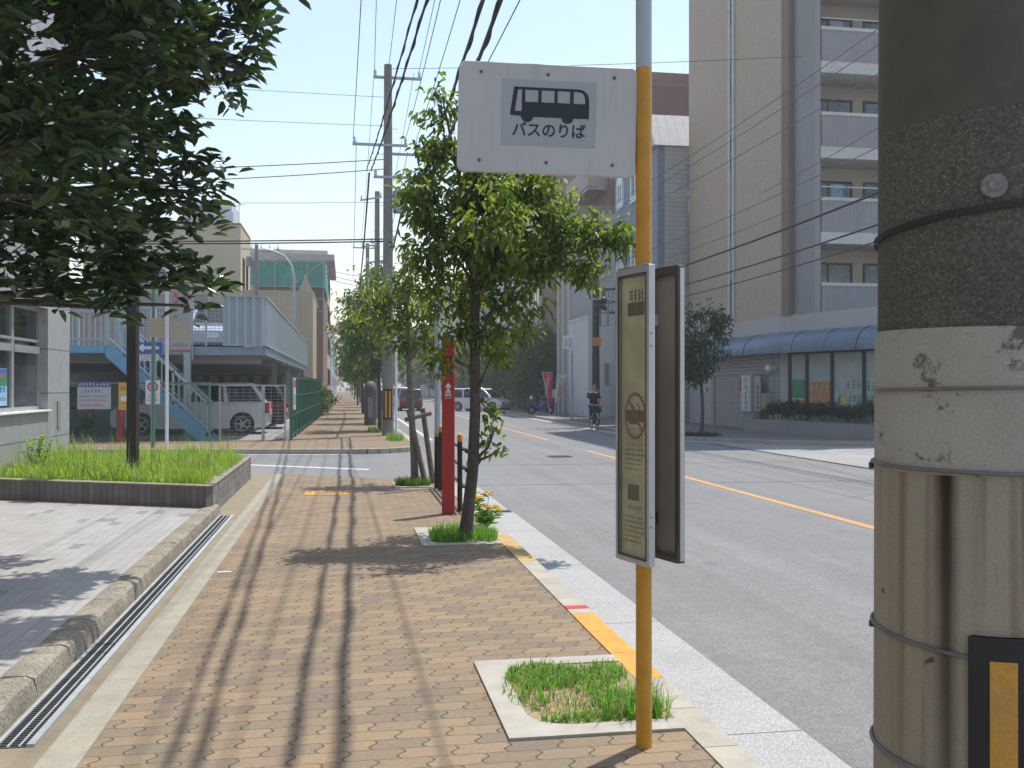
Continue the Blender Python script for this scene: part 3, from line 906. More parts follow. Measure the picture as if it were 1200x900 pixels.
# the bus pictogram: body outline with five window openings, two wheels
F_ = lambda u, v, w: (u, -0.0134 - 0.0012 * w, v)
m = MB()
sc = 0.000480                                   # metres per unit of the 700-unit-wide pictogram
def q(*pts): m.prism([(-0.578 + x * sc, 0.133 - y * sc) for x, y in pts], F_, 0, 1)
q((30, 0), (600, 0), (640, 8), (662, 24), (25, 24))                      # roof
q((600, 0), (650, 10), (690, 45), (700, 90), (665, 90), (655, 50), (630, 28), (600, 24))   # rounded rear corner
q((30, 0), (68, 0), (40, 215), (0, 215))                                     # slanted front post
q((100, 24), (130, 24), (130, 260), (100, 260))                              # posts between the windows
q((245, 24), (275, 24), (275, 140), (245, 140))
q((390, 24), (418, 24), (418, 140), (390, 140))
q((530, 24), (562, 24), (562, 140), (530, 140))
q((665, 88), (700, 88), (702, 140), (665, 140))
q((130, 130), (702, 130), (702, 262), (130, 262))                            # body side
q((0, 214), (100, 214), (100, 258), (0, 252))
for cx in (150, 510): m.prism([(-0.578 + (cx + 56 * math.cos(t * math.pi / 12)) * sc, 0.133 - (255 + 56 * math.sin(t * math.pi / 12)) * sc) for t in range(24)], F_, -0.3, 1.2)
m.build('bus_pictogram', 'icon_dark', plate, smooth=False)
text_mesh('lettering', '\u30d0\u30b9\u306e\u308a\u3070', 0.066, 'icon_dark', plate, (-0.412, -0.0138, -0.052), (R(90), 0, 0), bold=0.0012, depth=0.0006, sx=0.96)
for bx in (-0.705, -0.42, -0.135):
    for bz in (0.19, -0.185):
        m = MB(); m.prism(arc(bx, bz, 0.007, 0, 330, 11), lambda u, v, w: (u, w, v), -0.016, -0.011)
        m.build('bolt', 'bolt_dark', plate)
for bz in (0.14, -0.15):
    m = MB(); m.box(-0.12, 0.0125, bz - 0.02, 0.03, 0.03, bz + 0.02); m.build('bracket', 'galvanised', plate, smooth=False)

def timetable_case(near, far, z0, z1, front, first):
    """shallow framed box along near->far; its glazed face looks towards +w (left of the street) when front"""
    n_, f_ = Vector((*near, 0)), Vector((*far, 0))
    L = (f_ - n_).length
    H = z1 - z0
    T = 0.030
    fr = 0.020
    m = MB()
    # local x runs from the near to the far edge, local +y is to the left
    m.box(0, 0, 0, fr, T, H); m.box(L - fr, 0, 0, L, T, H); m.box(fr, 0, 0, L - fr, T, fr); m.box(fr, 0, H - fr - 0.01, L - fr, T, H)
    o = m.build('timetable_case', 'aluminium' if first else 'case_dark', bus, bevel=0.003)
    if not first:
        e_ = MB(); e_.box(-0.002, 0.004, 0.01, 0.002, T - 0.006, H - 0.01); e_.build('edge_strip', 'aluminium', o, smooth=False)
    c, s = math.cos(R(5.2)), math.sin(R(5.2))
    rel = n_ - Vector((1.262, 4.07, 0))
    o.location = (rel.x * c - rel.y * s, rel.x * s + rel.y * c, z0)
    ang = math.atan2((f_ - n_).y, (f_ - n_).x)
    o.rotation_euler = (0, 0, ang + R(5.2))
    inner = MB()
    g = 0.006
    for a in ((fr, T - 0.004, fr, fr + g, T + 0.0015, H - fr - 0.01), (L - fr - g, T - 0.004, fr, L - fr, T + 0.0015, H - fr - 0.01), (fr, T - 0.004, fr, L - fr, T + 0.0013, fr + g), (fr, T - 0.004, H - fr - 0.01 - g, L - fr, T + 0.0013, H - fr - 0.01)): inner.box(*a)
    inner.build('gasket', 'case_bronze', o, smooth=False)
    mb = MB(); mb.box(fr, 0.004, fr, L - fr, 0.009, H - fr - 0.01)
    mb.build('back_panel', 'case_back', o, smooth=False)
    for zz in (0.16, 0.20, H - 0.33, H - 0.28):
        r_ = MB(); r_.prism(arc(0.02, zz, 0.0035, 0, 315, 7), lambda u, v, w: (-0.0016 + w, u, v), 0, 0.003)
        r_.build('rivet', 'bolt_dark', o)
    if front:
        sheet = MB(); sheet.box(fr + 0.004, 0.0095, fr + 0.004, L - fr - 0.004, 0.012, H - fr - 0.02)
        sheet.build('timetable_sheet', 'old_paper', o, smooth=False)
        rnd = random.Random(11)
        xa, xb = fr + 0.03, L - fr - 0.03
        FN = lambda u, v, w: (xb - (u - xa), 0.0122 + 0.0006 * w, v)
        p = MB()
        W_ = xb - xa
        # header block, paragraph lines, ruled table, lower heading block
        p.prism([(xa + 0.02, H - 0.20), (xb - 0.01, H - 0.20), (xb - 0.01, H - 0.145), (xa + 0.02, H - 0.145)], FN, 0, 1)
        glyphs(p, xa + 0.03, H - 0.135, W_ - 0.05, 0.04, 3, rnd, FN)
        for k in range(5): p.prism([(xa + 0.05 + k * 0.026, H - 0.15), (xa + 0.056 + k * 0.026, H - 0.15), (xa + 0.056 + k * 0.026, H - 0.09), (xa + 0.05 + k * 0.026, H - 0.09)], FN, 0, 0.6)
        p.prism([(xa, H - 0.64), (xb, H - 0.64), (xb, H - 0.59), (xa, H - 0.59)], FN, 0, 0.2)
        p.prism([(xa + 0.02, 0.255), (xb - 0.05, 0.255), (xb - 0.05, 0.32), (xa + 0.02, 0.32)], FN, 0, 1)
        glyphs(p, xa + 0.02, 0.215, W_ - 0.05, 0.02, 9, rnd, FN)
        p.build('printed_heading', 'faded_ink', o, smooth=False)
        p = MB()
        for k in range(5): glyphs(p, xa, H - 0.76 - 0.02 * k, W_ * rnd.uniform(0.7, 1), 0.009, 14, rnd, FN)
        for k in range(6): glyphs(p, xa, 0.18 - 0.02 * k, W_ * rnd.uniform(0.6, 1), 0.010, 13, rnd, FN)
        for k in range(7): p.prism([(xa, 0.42 + k * 0.022), (xb - 0.03, 0.42 + k * 0.022), (xb - 0.03, 0.422 + k * 0.022), (xa, 0.422 + k * 0.022)], FN, 0, 1)
        for k in range(8): p.prism([(xa + k * (W_ - 0.03) / 7, 0.42), (xa + 0.002 + k * (W_ - 0.03) / 7, 0.42), (xa + 0.002 + k * (W_ - 0.03) / 7, 0.552), (xa + k * (W_ - 0.03) / 7, 0.552)], FN, 0, 1)
        for k in range(9): glyphs(p, xa, 0.35 + 0.005 * k, 0.004, 0.003, 1, rnd, FN)
        p.build('printed_lines', 'faded_ink_pale', o, smooth=False)
        # red no-smoking ring
        p = MB()
        cx, cz, ro, ri = (xa + xb) / 2, H - 0.615, 0.098, 0.084
        for k in range(28):
            a0, a1 = 2 * math.pi * k / 28, 2 * math.pi * (k + 1) / 28
            sx_ = 0.82
            p.prism([(cx + sx_ * ri * math.cos(a0), cz + ri * math.sin(a0)), (cx + sx_ * ro * math.cos(a0), cz + ro * math.sin(a0)), (cx + sx_ * ro * math.cos(a1), cz + ro * math.sin(a1)), (cx + sx_ * ri * math.cos(a1), cz + ri * math.sin(a1))], FN, 0, 2)
        p.prism([(cx - 0.052, cz + 0.06), (cx - 0.044, cz + 0.067), (cx + 0.054, cz - 0.058), (cx + 0.046, cz - 0.065)], FN, 0, 2)
        p.build('no_smoking_mark', 'faded_red', o, smooth=False)
        p = MB()
        p.prism([(cx - 0.045, cz - 0.035), (cx + 0.03, cz - 0.035), (cx + 0.03, cz - 0.02), (cx - 0.045, cz - 0.02)], FN, 0, 1.4)
        p.tube([FN(cx + 0.01, cz + 0.05, 1), FN(cx + 0.035, cz + 0.035, 1), FN(cx + 0.02, cz + 0.015, 1), FN(cx + 0.045, cz - 0.002, 1)], 0.003, 5)
        p.tube([FN(cx - 0.02, cz + 0.045, 1), FN(cx - 0.005, cz + 0.03, 1), FN(cx - 0.01, cz + 0.005, 1)], 0.003, 5)
        p.build('cigarette_mark', 'faded_ink', o, smooth=False)
        gl = MB(); gl.box(fr + g, T - 0.009, fr + g, L - fr - g, T - 0.005, H - fr - 0.01 - g)
        gl.build('glass', 'case_glass', o, smooth=False)
    return o, L, H
# clamps from the pole to each case
timetable_case((1.226, 3.80), (1.155, 4.045), 0.82, 2.04, True, True)
timetable_case((1.372, 3.86), (1.300, 4.105), 0.82, 2.045, False, False)
for zz in (1.83, 0.985):
    m = MB()
    m.box(-0.085, -0.03, zz - 0.028, -0.02, -0.018, zz + 0.028); m.box(0.02, -0.035, zz - 0.024, 0.075, -0.02, zz + 0.024)
    m.cyl(0, 0, zz - 0.022, zz + 0.022, 0.038, n=20)
    m.build('clamp', 'galv_pale' if zz > 1.5 else 'black_metal', bus, smooth=False)

# ================================================================== NEAR UTILITY POLE
def near_pole_mats():
    m, n = new_mat('aggregate_concrete')
    co = n.coords()
    base = n.ramp(n.noise(2.5, 6, 0.7, co), [(0.3, (0.068, 0.063, 0.052)), (0.7, (0.10, 0.093, 0.076))])
    g = n.ramp(n.noise(150, 3, 0.8, co), [(0.3, (0.5,) * 3), (0.5, (0.95,) * 3), (0.7, (1.75,) * 3)])
    vs_ = n.add('TexVoronoi', i_Scale=110.0); n.link(co, vs_.inputs['Vector'])
    g = n.mix(n.math('LESS_THAN', vs_.outputs['Distance'], 0.16), g, (2.4, 2.35, 2.2, 1))
    sx = n.add('SeparateXYZ'); n.link(co, sx.inputs[0])
    up = n.math('GREATER_THAN', n.math('ADD', sx.outputs[2], n.math('MULTIPLY', n.noise(4, 3, 0.6, co), 0.05)), 2.02)
    sm = n.ramp(n.noise(6, 5, 0.7, co), [(0.3, (0.8, 0.8, 0.8)), (0.7, (1.18, 1.15, 1.1))])
    gg = n.mix(up, g, sm)
    base = n.mix(1.0, base, gg, 'MULTIPLY')
    n.link(base, n.p.inputs['Base Color'])
    n.p.inputs['Roughness'].default_value = 0.9
    n.bump(n.noise(85, 3, 0.75, co), 0.5, 0.004)
    m, n = new_mat('rust_streaked_wrap')
    co = n.coords()
    sx = n.add('SeparateXYZ'); n.link(co, sx.inputs[0])
    ang = n.math('ARCTAN2', sx.outputs[1], sx.outputs[0])
    cb = n.add('CombineXYZ'); n.link(n.math('MULTIPLY', ang, 1.0), cb.inputs[0]); n.link(n.math('MULTIPLY', sx.outputs[2], 0.10), cb.inputs[1])
    cream = n.ramp(n.noise(4, 5, 0.6, co), [(0.3, (0.28, 0.265, 0.215)), (0.7, (0.35, 0.335, 0.285))])
    below = n.math('LESS_THAN', sx.outputs[2], 1.405)
    fade = n.ramp(n.math('DIVIDE', n.math('SUBTRACT', 1.405, sx.outputs[2]), 1.4), [(0.0, (1, 1, 1)), (0.45, (0.5,) * 3), (1.0, (0.15,) * 3)])
    st = n.ramp(n.noise(5.0, 2, 0.5, cb.outputs[0]), [(0.50, (0, 0, 0)), (0.74, (1, 1, 1))])
    st = n.math('MULTIPLY', n.math('MULTIPLY', st, fade), below)
    tan = n.mix(n.math('MULTIPLY', n.math('MULTIPLY', below, n.ramp(n.math('ADD', ang, n.math('MULTIPLY', n.noise(1.5, 3, 0.5, co), 0.25)), [(-0.0, (1, 1, 1)), (1.0, (1, 1, 1))])), 0.45), cream, (0.26, 0.215, 0.135, 1))
    col = n.mix(n.math('MULTIPLY', st, 0.85), tan, (0.15, 0.085, 0.034, 1))
    st2 = n.ramp(n.noise(6.0, 3, 0.5, cb.outputs[0]), [(0.60, (0, 0, 0)), (0.74, (1, 1, 1))])
    col = n.mix(n.math('MULTIPLY', n.math('MULTIPLY', st2, below), n.math('MULTIPLY', fade, 0.8)), col, (0.06, 0.04, 0.022, 1))
    # one broad dark stain under the second band, as on the real sheet (angle about -165 .. -158 deg)
    a2 = n.math('ABSOLUTE', n.math('ADD', ang, 2.45))
    core = n.ramp(n.math('ADD', a2, n.math('MULTIPLY', n.noise(5, 4, 0.6, co), 0.06)), [(0.06, (1, 1, 1)), (0.17, (0, 0, 0))])
    col = n.mix(n.math('MULTIPLY', n.math('MULTIPLY', core, below), n.math('MULTIPLY', fade, 1.0)), col, (0.025, 0.018, 0.012, 1))
    scuff = n.ramp(n.noise(11, 7, 0.8, co), [(0.57, (0, 0, 0)), (0.62, (1, 1, 1))])
    above = n.math('SUBTRACT', 1.0, below)
    col = n.mix(n.math('MULTIPLY', n.math('MULTIPLY', scuff, above), 0.75), col, (0.05, 0.047, 0.042, 1))
    spot = n.ramp(n.noise(24, 2, 0.5, co), [(0.73, (0, 0, 0)), (0.76, (1, 1, 1))])
    col = n.mix(n.math('MULTIPLY', spot, 0.8), col, (0.05, 0.035, 0.025, 1))
    drip = n.ramp(n.noise(26, 3, 0.6, cb.outputs[0]), [(0.54, (0, 0, 0)), (0.72, (0.1,) * 3)])
    col = n.mix(drip, col, (0.15, 0.125, 0.08, 1))
    grain = n.ramp(n.noise(240, 2, 0.6, co), [(0.3, (0.9,) * 3), (0.7, (1.1,) * 3)])
    col = n.mix(1.0, col, grain, 'MULTIPLY')
    n.link(col, n.p.inputs['Base Color'])
    n.p.inputs['Roughness'].default_value = 0.75
    n.p.inputs['Specular IOR Level'].default_value = 0.2
near_pole_mats()
up = thing('utility_pole', 'thick concrete utility pole with rust-stained white wrap and wire bands, nearest the camera', 'utility pole', (1.087, 1.558, 0))
m = MB(); m.cyl(0, 0, -0.1, 12.2, 0.1685, 0.125, n=64)
m.build('shaft', 'aggregate_concrete', up)
m = MB(); m.lathe(0, 0, [(0.1705, 0.35), (0.1715, 0.36), (0.1695, 1.0), (0.1672, 1.638), (0.1660, 1.645), (0.1645, 1.645)], 64)
m.build('painted_wrap', 'rust_streaked_wrap', up)
def ring(z, tilt, r, t, name, mat, w=0.0):
    m = MB()
    pts = []
    for i in range(65):
        a = 2 * math.pi * i / 64
        pts.append((r * math.cos(a), r * math.sin(a), z + tilt * math.cos(a - R(-55))))
    if w:
        for a, b in zip(pts, pts[1:]):
            m.beam(a, b, 0.003, w)
    else: m.tube(pts, t, 8)
    return m.build(name, mat, up)
ring(1.545, 0.003, 0.1705, 0.0026, 'wire_band', 'galv_dark')
ring(1.412, -0.003, 0.1715, 0.0034, 'wire_band', 'galv_dark')
ring(1.12, -0.012, 0.1725, 0.0034, 'wire_band', 'galv_dark')
ring(0.915, -0.008, 0.173, 0.0038, 'wire_band', 'galv_dark')
ring(1.825, 0.022, 0.1672, 0.003, 'strap', 'cable_black', 0.011)
m = MB(); b = 180 + 55 - 78
for z in (1.405, 1.12):
    a = R(180 + 55 - 82); m.box(math.cos(a) * 0.173 - 0.004, math.sin(a) * 0.173 - 0.004, z - 0.004, math.cos(a) * 0.173 + 0.004, math.sin(a) * 0.173 + 0.004, z + 0.008)
m.build('band_clip', 'bolt_dark', up, bevel=0.002)
# angle of the pole's side that faces the camera
face = math.atan2(-1.558, -1.087)
def curved(a0, a1, z0, z1, r0, r1, n=10):
    m = MB()
    pts = [(face + R(a0 + (a1 - a0) * i / n)) for i in range(n + 1)]
    poly = [(r0 * math.cos(a), r0 * math.sin(a)) for a in pts] + [(r1 * math.cos(a), r1 * math.sin(a)) for a in reversed(pts)]
    m.slab(poly, z0, z1)
    return m
g_ = curved(-4, 118, 0.30, 1.152, 0.1745, 0.1785, 24)
guard = g_.build('guard_sheet', 'black_rubber', up, bevel=0.002)
for k in range(4):
    curved(6 + 29 * k, 19 + 29 * k, 0.34, 1.115, 0.1785, 0.1798, 6).build('reflective_stripe', 'yellow_paint', guard, smooth=False)
m = MB()
a = face + R(9); c_ = (0.158 * math.cos(a), 0.158 * math.sin(a)); dv = (math.cos(a), math.sin(a)); tv = (-math.sin(a), math.cos(a))
m.tube([(c_[0] + dv[0] * w_, c_[1] + dv[1] * w_, 1.868) for w_ in (0.0, 0.011)], [0.0205, 0.0190], 20)
m.tube([(c_[0] + dv[0] * w_, c_[1] + dv[1] * w_, 1.868) for w_ in (0.011, 0.016)], [0.011, 0.009], 14)
m.build('plug', 'pole_concrete', up)
for z in (6.2, 8.6, 11.4):
    m = MB(); m.beam((-0.9, 0.2, z), (0.9, 0.2, z), 0.08, 0.08)
    m.build('crossarm', 'galv_pale', up)

# ================================================================== BUILDINGS AND STRUCTURES
def wp(mb, name, mat, root, bevel=0.0, smooth=False):
    """part given in world coordinates under a root that stands somewhere else"""
    o = mb.build(name, mat, root, bevel=bevel, smooth=smooth)
    o.matrix_parent_inverse = Matrix.Translation(root.location).inverted()
    return o
def face_fn(face, c):
    if face == 'W': return lambda u, v, w: (c - w, u, v)
    if face == 'E': return lambda u, v, w: (c + w, u, v)
    return lambda u, v, w: (u, c - w, v)
def add_windows(root, face, c, rects, frame='aluminium', pane='window_dark', fw=0.06, mull=1, proud=0.05, arch=False, sill=None):
    fn = face_fn(face, c)
    for (u0, z0, u1, z1) in rects:
        m = MB()
        def bar(a, b, c_, d, w0=-0.02, w1=proud): m.prism([(a, b), (c_, b), (c_, d), (a, d)], fn, w0, w1)
        bar(u0, z0, u0 + fw, z1); bar(u1 - fw, z0, u1, z1); bar(u0 + fw, z0, u1 - fw, z0 + fw); bar(u0 + fw, z1 - fw, u1 - fw, z1)
        for k in range(mull):
            um = u0 + (u1 - u0) * (k + 1) / (mull + 1)
            bar(um - fw * 0.4, z0 + fw, um + fw * 0.4, z1 - fw, -0.02, proud - 0.012)
        if arch:
            um, r = (u0 + u1) / 2, (u1 - u0) / 2
            m.prism([(u1, z1 + 0.002)] + [(um + r * math.cos(R(a)), z1 + 0.002 + r * 0.9 * math.sin(R(a))) for a in range(15, 180, 15)] + [(u0, z1 + 0.002)], fn, -0.02, proud)
        w = wp(m, 'window', frame, root)
        p = MB(); p.prism([(u0 + fw, z0 + fw), (u1 - fw, z0 + fw), (u1 - fw, z1 - fw), (u0 + fw, z1 - fw)], fn, -0.015, 0.012)
        p.build('pane', pane, w, smooth=False)
        if sill:
            s = MB(); s.prism([(u0 - 0.06, z0 - 0.09), (u1 + 0.06, z0 - 0.09), (u1 + 0.06, z0 - 0.004), (u0 - 0.06, z0 - 0.004)], fn, -0.02, 0.10)
            s.build('sill', sill, w, smooth=False)
def grid_rects(u0, u1, nu, z0, dz, nz, w, h):
    du = (u1 - u0) / nu
    return [(u0 + du * (i + 0.5) - w / 2, z0 + dz * k, u0 + du * (i + 0.5) + w / 2, z0 + dz * k + h) for i in range(nu) for k in range(nz)]
def block(name, label, x0, x1, y0, y1, h, wall, roof='pole_concrete', cat='building', parapet=0.5, group=None):
    root = thing(name, label, cat, (x0, y0, 0), 0, group)
    m = MB(); m.box(x0, y0, -0.1, x1, y1, h)
    wp(m, 'wall', wall, root)
    if parapet:
        m = MB(); t = 0.15
        m.box(x0 - 0.03, y0 - 0.03, h, x1 + 0.03, y0 + t, h + parapet); m.box(x0 - 0.03, y1 - t, h, x1 + 0.03, y1 + 0.03, h + parapet)
        m.box(x0 - 0.03, y0 + t, h, x0 + t, y1 - t, h + parapet); m.box(x1 - t, y0 + t, h, x1 + 0.03, y1 - t, h + parapet)
        m.box(x0 + t, y0 + t, h, x1 - t, y1 - t, h + 0.1)
        wp(m, 'roof', roof, root)
    return root

grid_mat('office_tile', (0.33, 0.335, 0.34), (0.11, 0.11, 0.115), 2.4, 0.715, (1, 2), 0.016, 0.5, 0.05, bump=0.4)
surf('office_plain', (0.46, 0.47, 0.49), 0.6, 0.06, 2)
surf('cream_wall', (0.46, 0.40, 0.28), 0.85, 0.06, 0.6, dirt=((0.36, 0.32, 0.24), 0.8, 0.5))
surf('tan_wall', (0.42, 0.36, 0.25), 0.85, 0.06, 0.6, dirt=((0.33, 0.29, 0.22), 0.8, 0.5))
surf('beige_wall', (0.45, 0.41, 0.34), 0.85, 0.06, 0.6, dirt=((0.35, 0.31, 0.26), 0.8, 0.5))
surf('white_wall', (0.52, 0.52, 0.50), 0.8, 0.05, 0.7, dirt=((0.46, 0.46, 0.45), 0.9, 0.5))
surf('pale_grey_wall', (0.34, 0.34, 0.345), 0.8, 0.06, 0.7, dirt=((0.32, 0.33, 0.34), 0.9, 0.5))
surf('penthouse_blue', (0.52, 0.58, 0.64), 0.6, 0.05)
surf('brown_wall', (0.24, 0.15, 0.11), 0.85, 0.1, 0.8)
surf('net_green', (0.06, 0.30, 0.24), 0.8, 0.2, 2)
surf('timber_brown', (0.36, 0.22, 0.12), 0.85, 0.15, 1)
surf('fascia_concrete', (0.42, 0.40, 0.38), 0.85, 0.08, 1.5, fine=0.06, dirt=((0.3, 0.28, 0.26), 1.5, 0.5))
surf('slab_white', (0.50, 0.49, 0.46), 0.8, 0.08, 2, dirt=((0.27, 0.26, 0.24), 5, 0.6))
surf('column_grey', (0.27, 0.265, 0.26), 0.8, 0.06, 1)
surf('brown_corner', (0.21, 0.155, 0.12), 0.8, 0.08, 1)
surf('awning_blue', (0.115, 0.16, 0.21), 0.4, 0.12, 3, metal=0.1, dirt=((0.2, 0.24, 0.28), 2, 0.35))
surf('garage_pink', (0.36, 0.29, 0.265), 0.7, 0.06, 2)
surf('frame_black', (0.02, 0.02, 0.022), 0.4, 0.2)
surf('white_frame', (0.70, 0.71, 0.72), 0.5, 0.05)
surf('curtain_pale', (0.36, 0.40, 0.385), 0.35, 0.12, 2.5)
surf('poster_green', (0.04, 0.24, 0.11), 0.5, 0.12)
surf('poster_orange', (0.48, 0.20, 0.045), 0.5, 0.12)
surf('poster_yellow', (0.68, 0.40, 0.05), 0.6, 0.1)
surf('poster_blue', (0.045, 0.13, 0.42), 0.5, 0.12)
surf('poster_sky', (0.30, 0.48, 0.66), 0.5, 0.1)
surf('poster_pink', (0.62, 0.07, 0.20), 0.5, 0.1)
surf('poster_white', (0.70, 0.71, 0.72), 0.5, 0.05)
surf('old_sign_grey', (0.36, 0.35, 0.33), 0.7, 0.1, 4)
surf('faded_red_strip', (0.38, 0.12, 0.16), 0.7, 0.1, 4)
surf('notice_white', (0.42, 0.43, 0.45), 0.6, 0.06)
surf('ink_blue', (0.04, 0.08, 0.28), 0.6, 0.1)
surf('ink_grey', (0.22, 0.22, 0.24), 0.6, 0.1)
surf('deck_grey_blue', (0.22, 0.30, 0.36), 0.5, 0.12, 3, dirt=((0.2, 0.22, 0.23), 2, 0.5))
surf('deck_blue', (0.15, 0.34, 0.52), 0.5, 0.12, 3, dirt=((0.25, 0.33, 0.38), 2, 0.4))
surf('rail_pale_blue', (0.34, 0.405, 0.44), 0.5, 0.08, 3, dirt=((0.3, 0.32, 0.33), 3, 0.4))
surf('fence_green', (0.05, 0.15, 0.105), 0.5, 0.12, 4)
surf('fence_green_pale', (0.10, 0.20, 0.17), 0.5, 0.12, 4)
stripe_mat('corrugated_panel', (0.30, 0.36, 0.40), (0.38, 0.45, 0.49), 0, 0.22, 0.5, 0.5, 0.0)
stripe_mat('grey_siding', (0.22, 0.215, 0.205), (0.44, 0.425, 0.39), 2, 0.20, 0.08, 0.7)
stripe_mat('garage_siding', (0.13, 0.12, 0.12), (0.33, 0.315, 0.30), 2, 0.13, 0.16, 0.6)
stripe_mat('rail_ribs', (0.215, 0.212, 0.218), (0.262, 0.258, 0.265), 0, 0.12, 0.3, 0.6)
grid_mat('apartment_tile', (0.43, 0.335, 0.245), (0.37, 0.29, 0.21), 0.11, 0.07, (1, 2), 0.008, 0.7, 0.05, bump=0.0)
grid_mat('bluegrey_wall', (0.22, 0.25, 0.295), (0.19, 0.22, 0.25), 3.0, 0.25, (1, 2), 0.01, 0.75, 0.03, bump=0.0)
grid_mat('brown_tile', (0.215, 0.125, 0.095), (0.17, 0.10, 0.08), 0.2, 0.1, (1, 2), 0.01, 0.75, 0.08, bump=0.0)
stripe_mat('metal_roof', (0.30, 0.30, 0.31), (0.42, 0.42, 0.43), 0, 0.4, 0.08, 0.5)

# ---- 1. grey tiled office on the left
root = thing('office_building', 'tall grey tiled office with aluminium windows behind the grassy planter', 'building', (-4.75, -6, 0))
m = MB()
xw = -4.75
m.box(-5.0, -6, -0.1, xw, 18.1, 1.135)
m.box(-5.0, -6, 2.79, xw, 18.1, 14)
m.box(-5.0, 16.86, 1.135, xw, 18.1, 2.79)
m.box(-5.0, -6, 1.135, xw, 12.2, 2.79)
m.box(-16, -6, -0.1, -5.02, 18.1, 14)
m.box(-16, 18.1, -0.1, -4.752, 18.11, 14)
wp(m, 'wall', 'office_tile', root)
m = MB(); m.box(-5.04, -6, 14, xw + 0.04, 18.14, 14.4)
wp(m, 'roof', 'office_plain', root)
m = MB(); m.box(-4.99, 12.2, 1.137, xw + 0.05, 16.9, 1.165)
wp(m, 'window_sill', 'white_frame', root, bevel=0.004)
for i, (a, b) in enumerate(((12.2, 13.2), (13.2, 14.3), (14.3, 15.55), (15.55, 16.86))):
    fn = face_fn('E', -4.93)
    m = MB()
    def bar(u0, z0, u1, z1, w1=0.06): m.prism([(u0, z0), (u1, z0), (u1, z1), (u0, z1)], fn, 0, w1)
    a2, b2 = a + 0.002, b - 0.002
    bar(a2, 1.17, a2 + 0.05, 2.788); bar(b2 - 0.05, 1.17, b2, 2.788)
    bar(a2 + 0.05, 1.17, b2 - 0.05, 1.225); bar(a2 + 0.05, 2.735, b2 - 0.05, 2.788); bar(a2 + 0.05, 2.06, b2 - 0.05, 2.17, 0.075); bar(a2 + 0.05, 2.24, b2 - 0.05, 2.28, 0.05)
    w = wp(m, 'window', 'aluminium', root)
    p = MB(); p.prism([(a2 + 0.05, 1.225), (b2 - 0.05, 1.225), (b2 - 0.05, 2.06), (a2 + 0.05, 2.06)], fn, 0.01, 0.02)
    p.prism([(a2 + 0.05, 2.28), (b2 - 0.05, 2.28), (b2 - 0.05, 2.735), (a2 + 0.05, 2.735)], fn, 0.01, 0.02)
    p.build('pane', 'window_dark', w, smooth=False)
m = MB(); m.box(-4.749, 17.36, 0.84, -4.735, 17.50, 1.30)  # narrow recess drawn as a flat plate, its shade put into the grey
wp(m, 'slot_shade', 'ink_grey', root, bevel=0.003)
# poster behind the window: blue with pink blobs and white lettering (unreadable in the photograph)
root = thing('window_poster', 'blue and white poster with pink characters stuck in the office window', 'poster', (-4.90, 14.4, 1.24))
fn = face_fn('E', -4.905)
m = MB(); m.prism([(14.42, 1.26), (15.40, 1.26), (15.40, 1.80), (14.42, 1.80)], fn, 0, 0.004)
wp(m, 'sheet', 'poster_sky', root)
rnd = random.Random(5)
m = MB(); m.prism([(14.42, 1.55), (15.40, 1.55), (15.40, 1.72), (14.42, 1.66)], fn, 0.0045, 0.006)
wp(m, 'green_band', 'poster_green', root)
m = MB(); m.prism([(14.42, 1.672), (15.40, 1.728), (15.40, 1.795), (14.42, 1.795)], fn, 0.0045, 0.006)
wp(m, 'blue_band', 'poster_blue', root)
fn2 = lambda u, v, w: (-4.905 + 0.0065 + 0.001 * w, 15.36 - (u - 14.46) if False else u, v)
m = MB(); glyphs(m, 14.5, 1.64, 0.84, 0.14, 5, rnd, fn2)
wp(m, 'pink_lettering', 'poster_pink', root)
m = MB(); glyphs(m, 14.48, 1.45, 0.88, 0.09, 6, rnd, lambda u, v, w: (-4.905 + 0.0045 + 0.001 * w, u, v)); glyphs(m, 14.48, 1.33, 0.88, 0.06, 9, rnd, lambda u, v, w: (-4.905 + 0.0045 + 0.001 * w, u, v))
wp(m, 'blue_lettering', 'poster_blue', root)

# ---- 2. two-level parking deck
pk = thing('parking_deck', 'two-level steel car park with pale corrugated panels along its upper floor', 'car park', (-2.4, 29.4, 0))
m = MB(); m.box(-16, 29.5, 2.42, -2.42, 60, 2.6); 
for i in range(7): m.box(-15.9, 29.9 + i * 4.8, 2.2, -2.5, 30.1 + i * 4.8, 2.419)
wp(m, 'deck_floor', 'column_grey', pk)
m = MB(); m.box(-16, 29.40, 2.44, -2.40, 29.498, 2.68); m.box(-2.419, 29.5, 2.44, -2.33, 60, 2.68)
wp(m, 'edge_beam', 'deck_grey_blue', pk)
for (x, y) in ((-4.5, 29.3), (-9.5, 29.3), (-14, 29.3), (-2.7, 38), (-2.7, 47), (-2.7, 58), (-8, 40), (-8, 52)):
    m = MB(); m.box(x - 0.09, y - 0.09, 0, x + 0.09, y + 0.09, 2.42 if y > 30 else 4.4)
    if y < 30: m.box(x + 0.12, y - 0.03, 2.3, x + 0.16, y + 0.03, 4.15)
    wp(m, 'column', 'rail_pale_blue', pk)
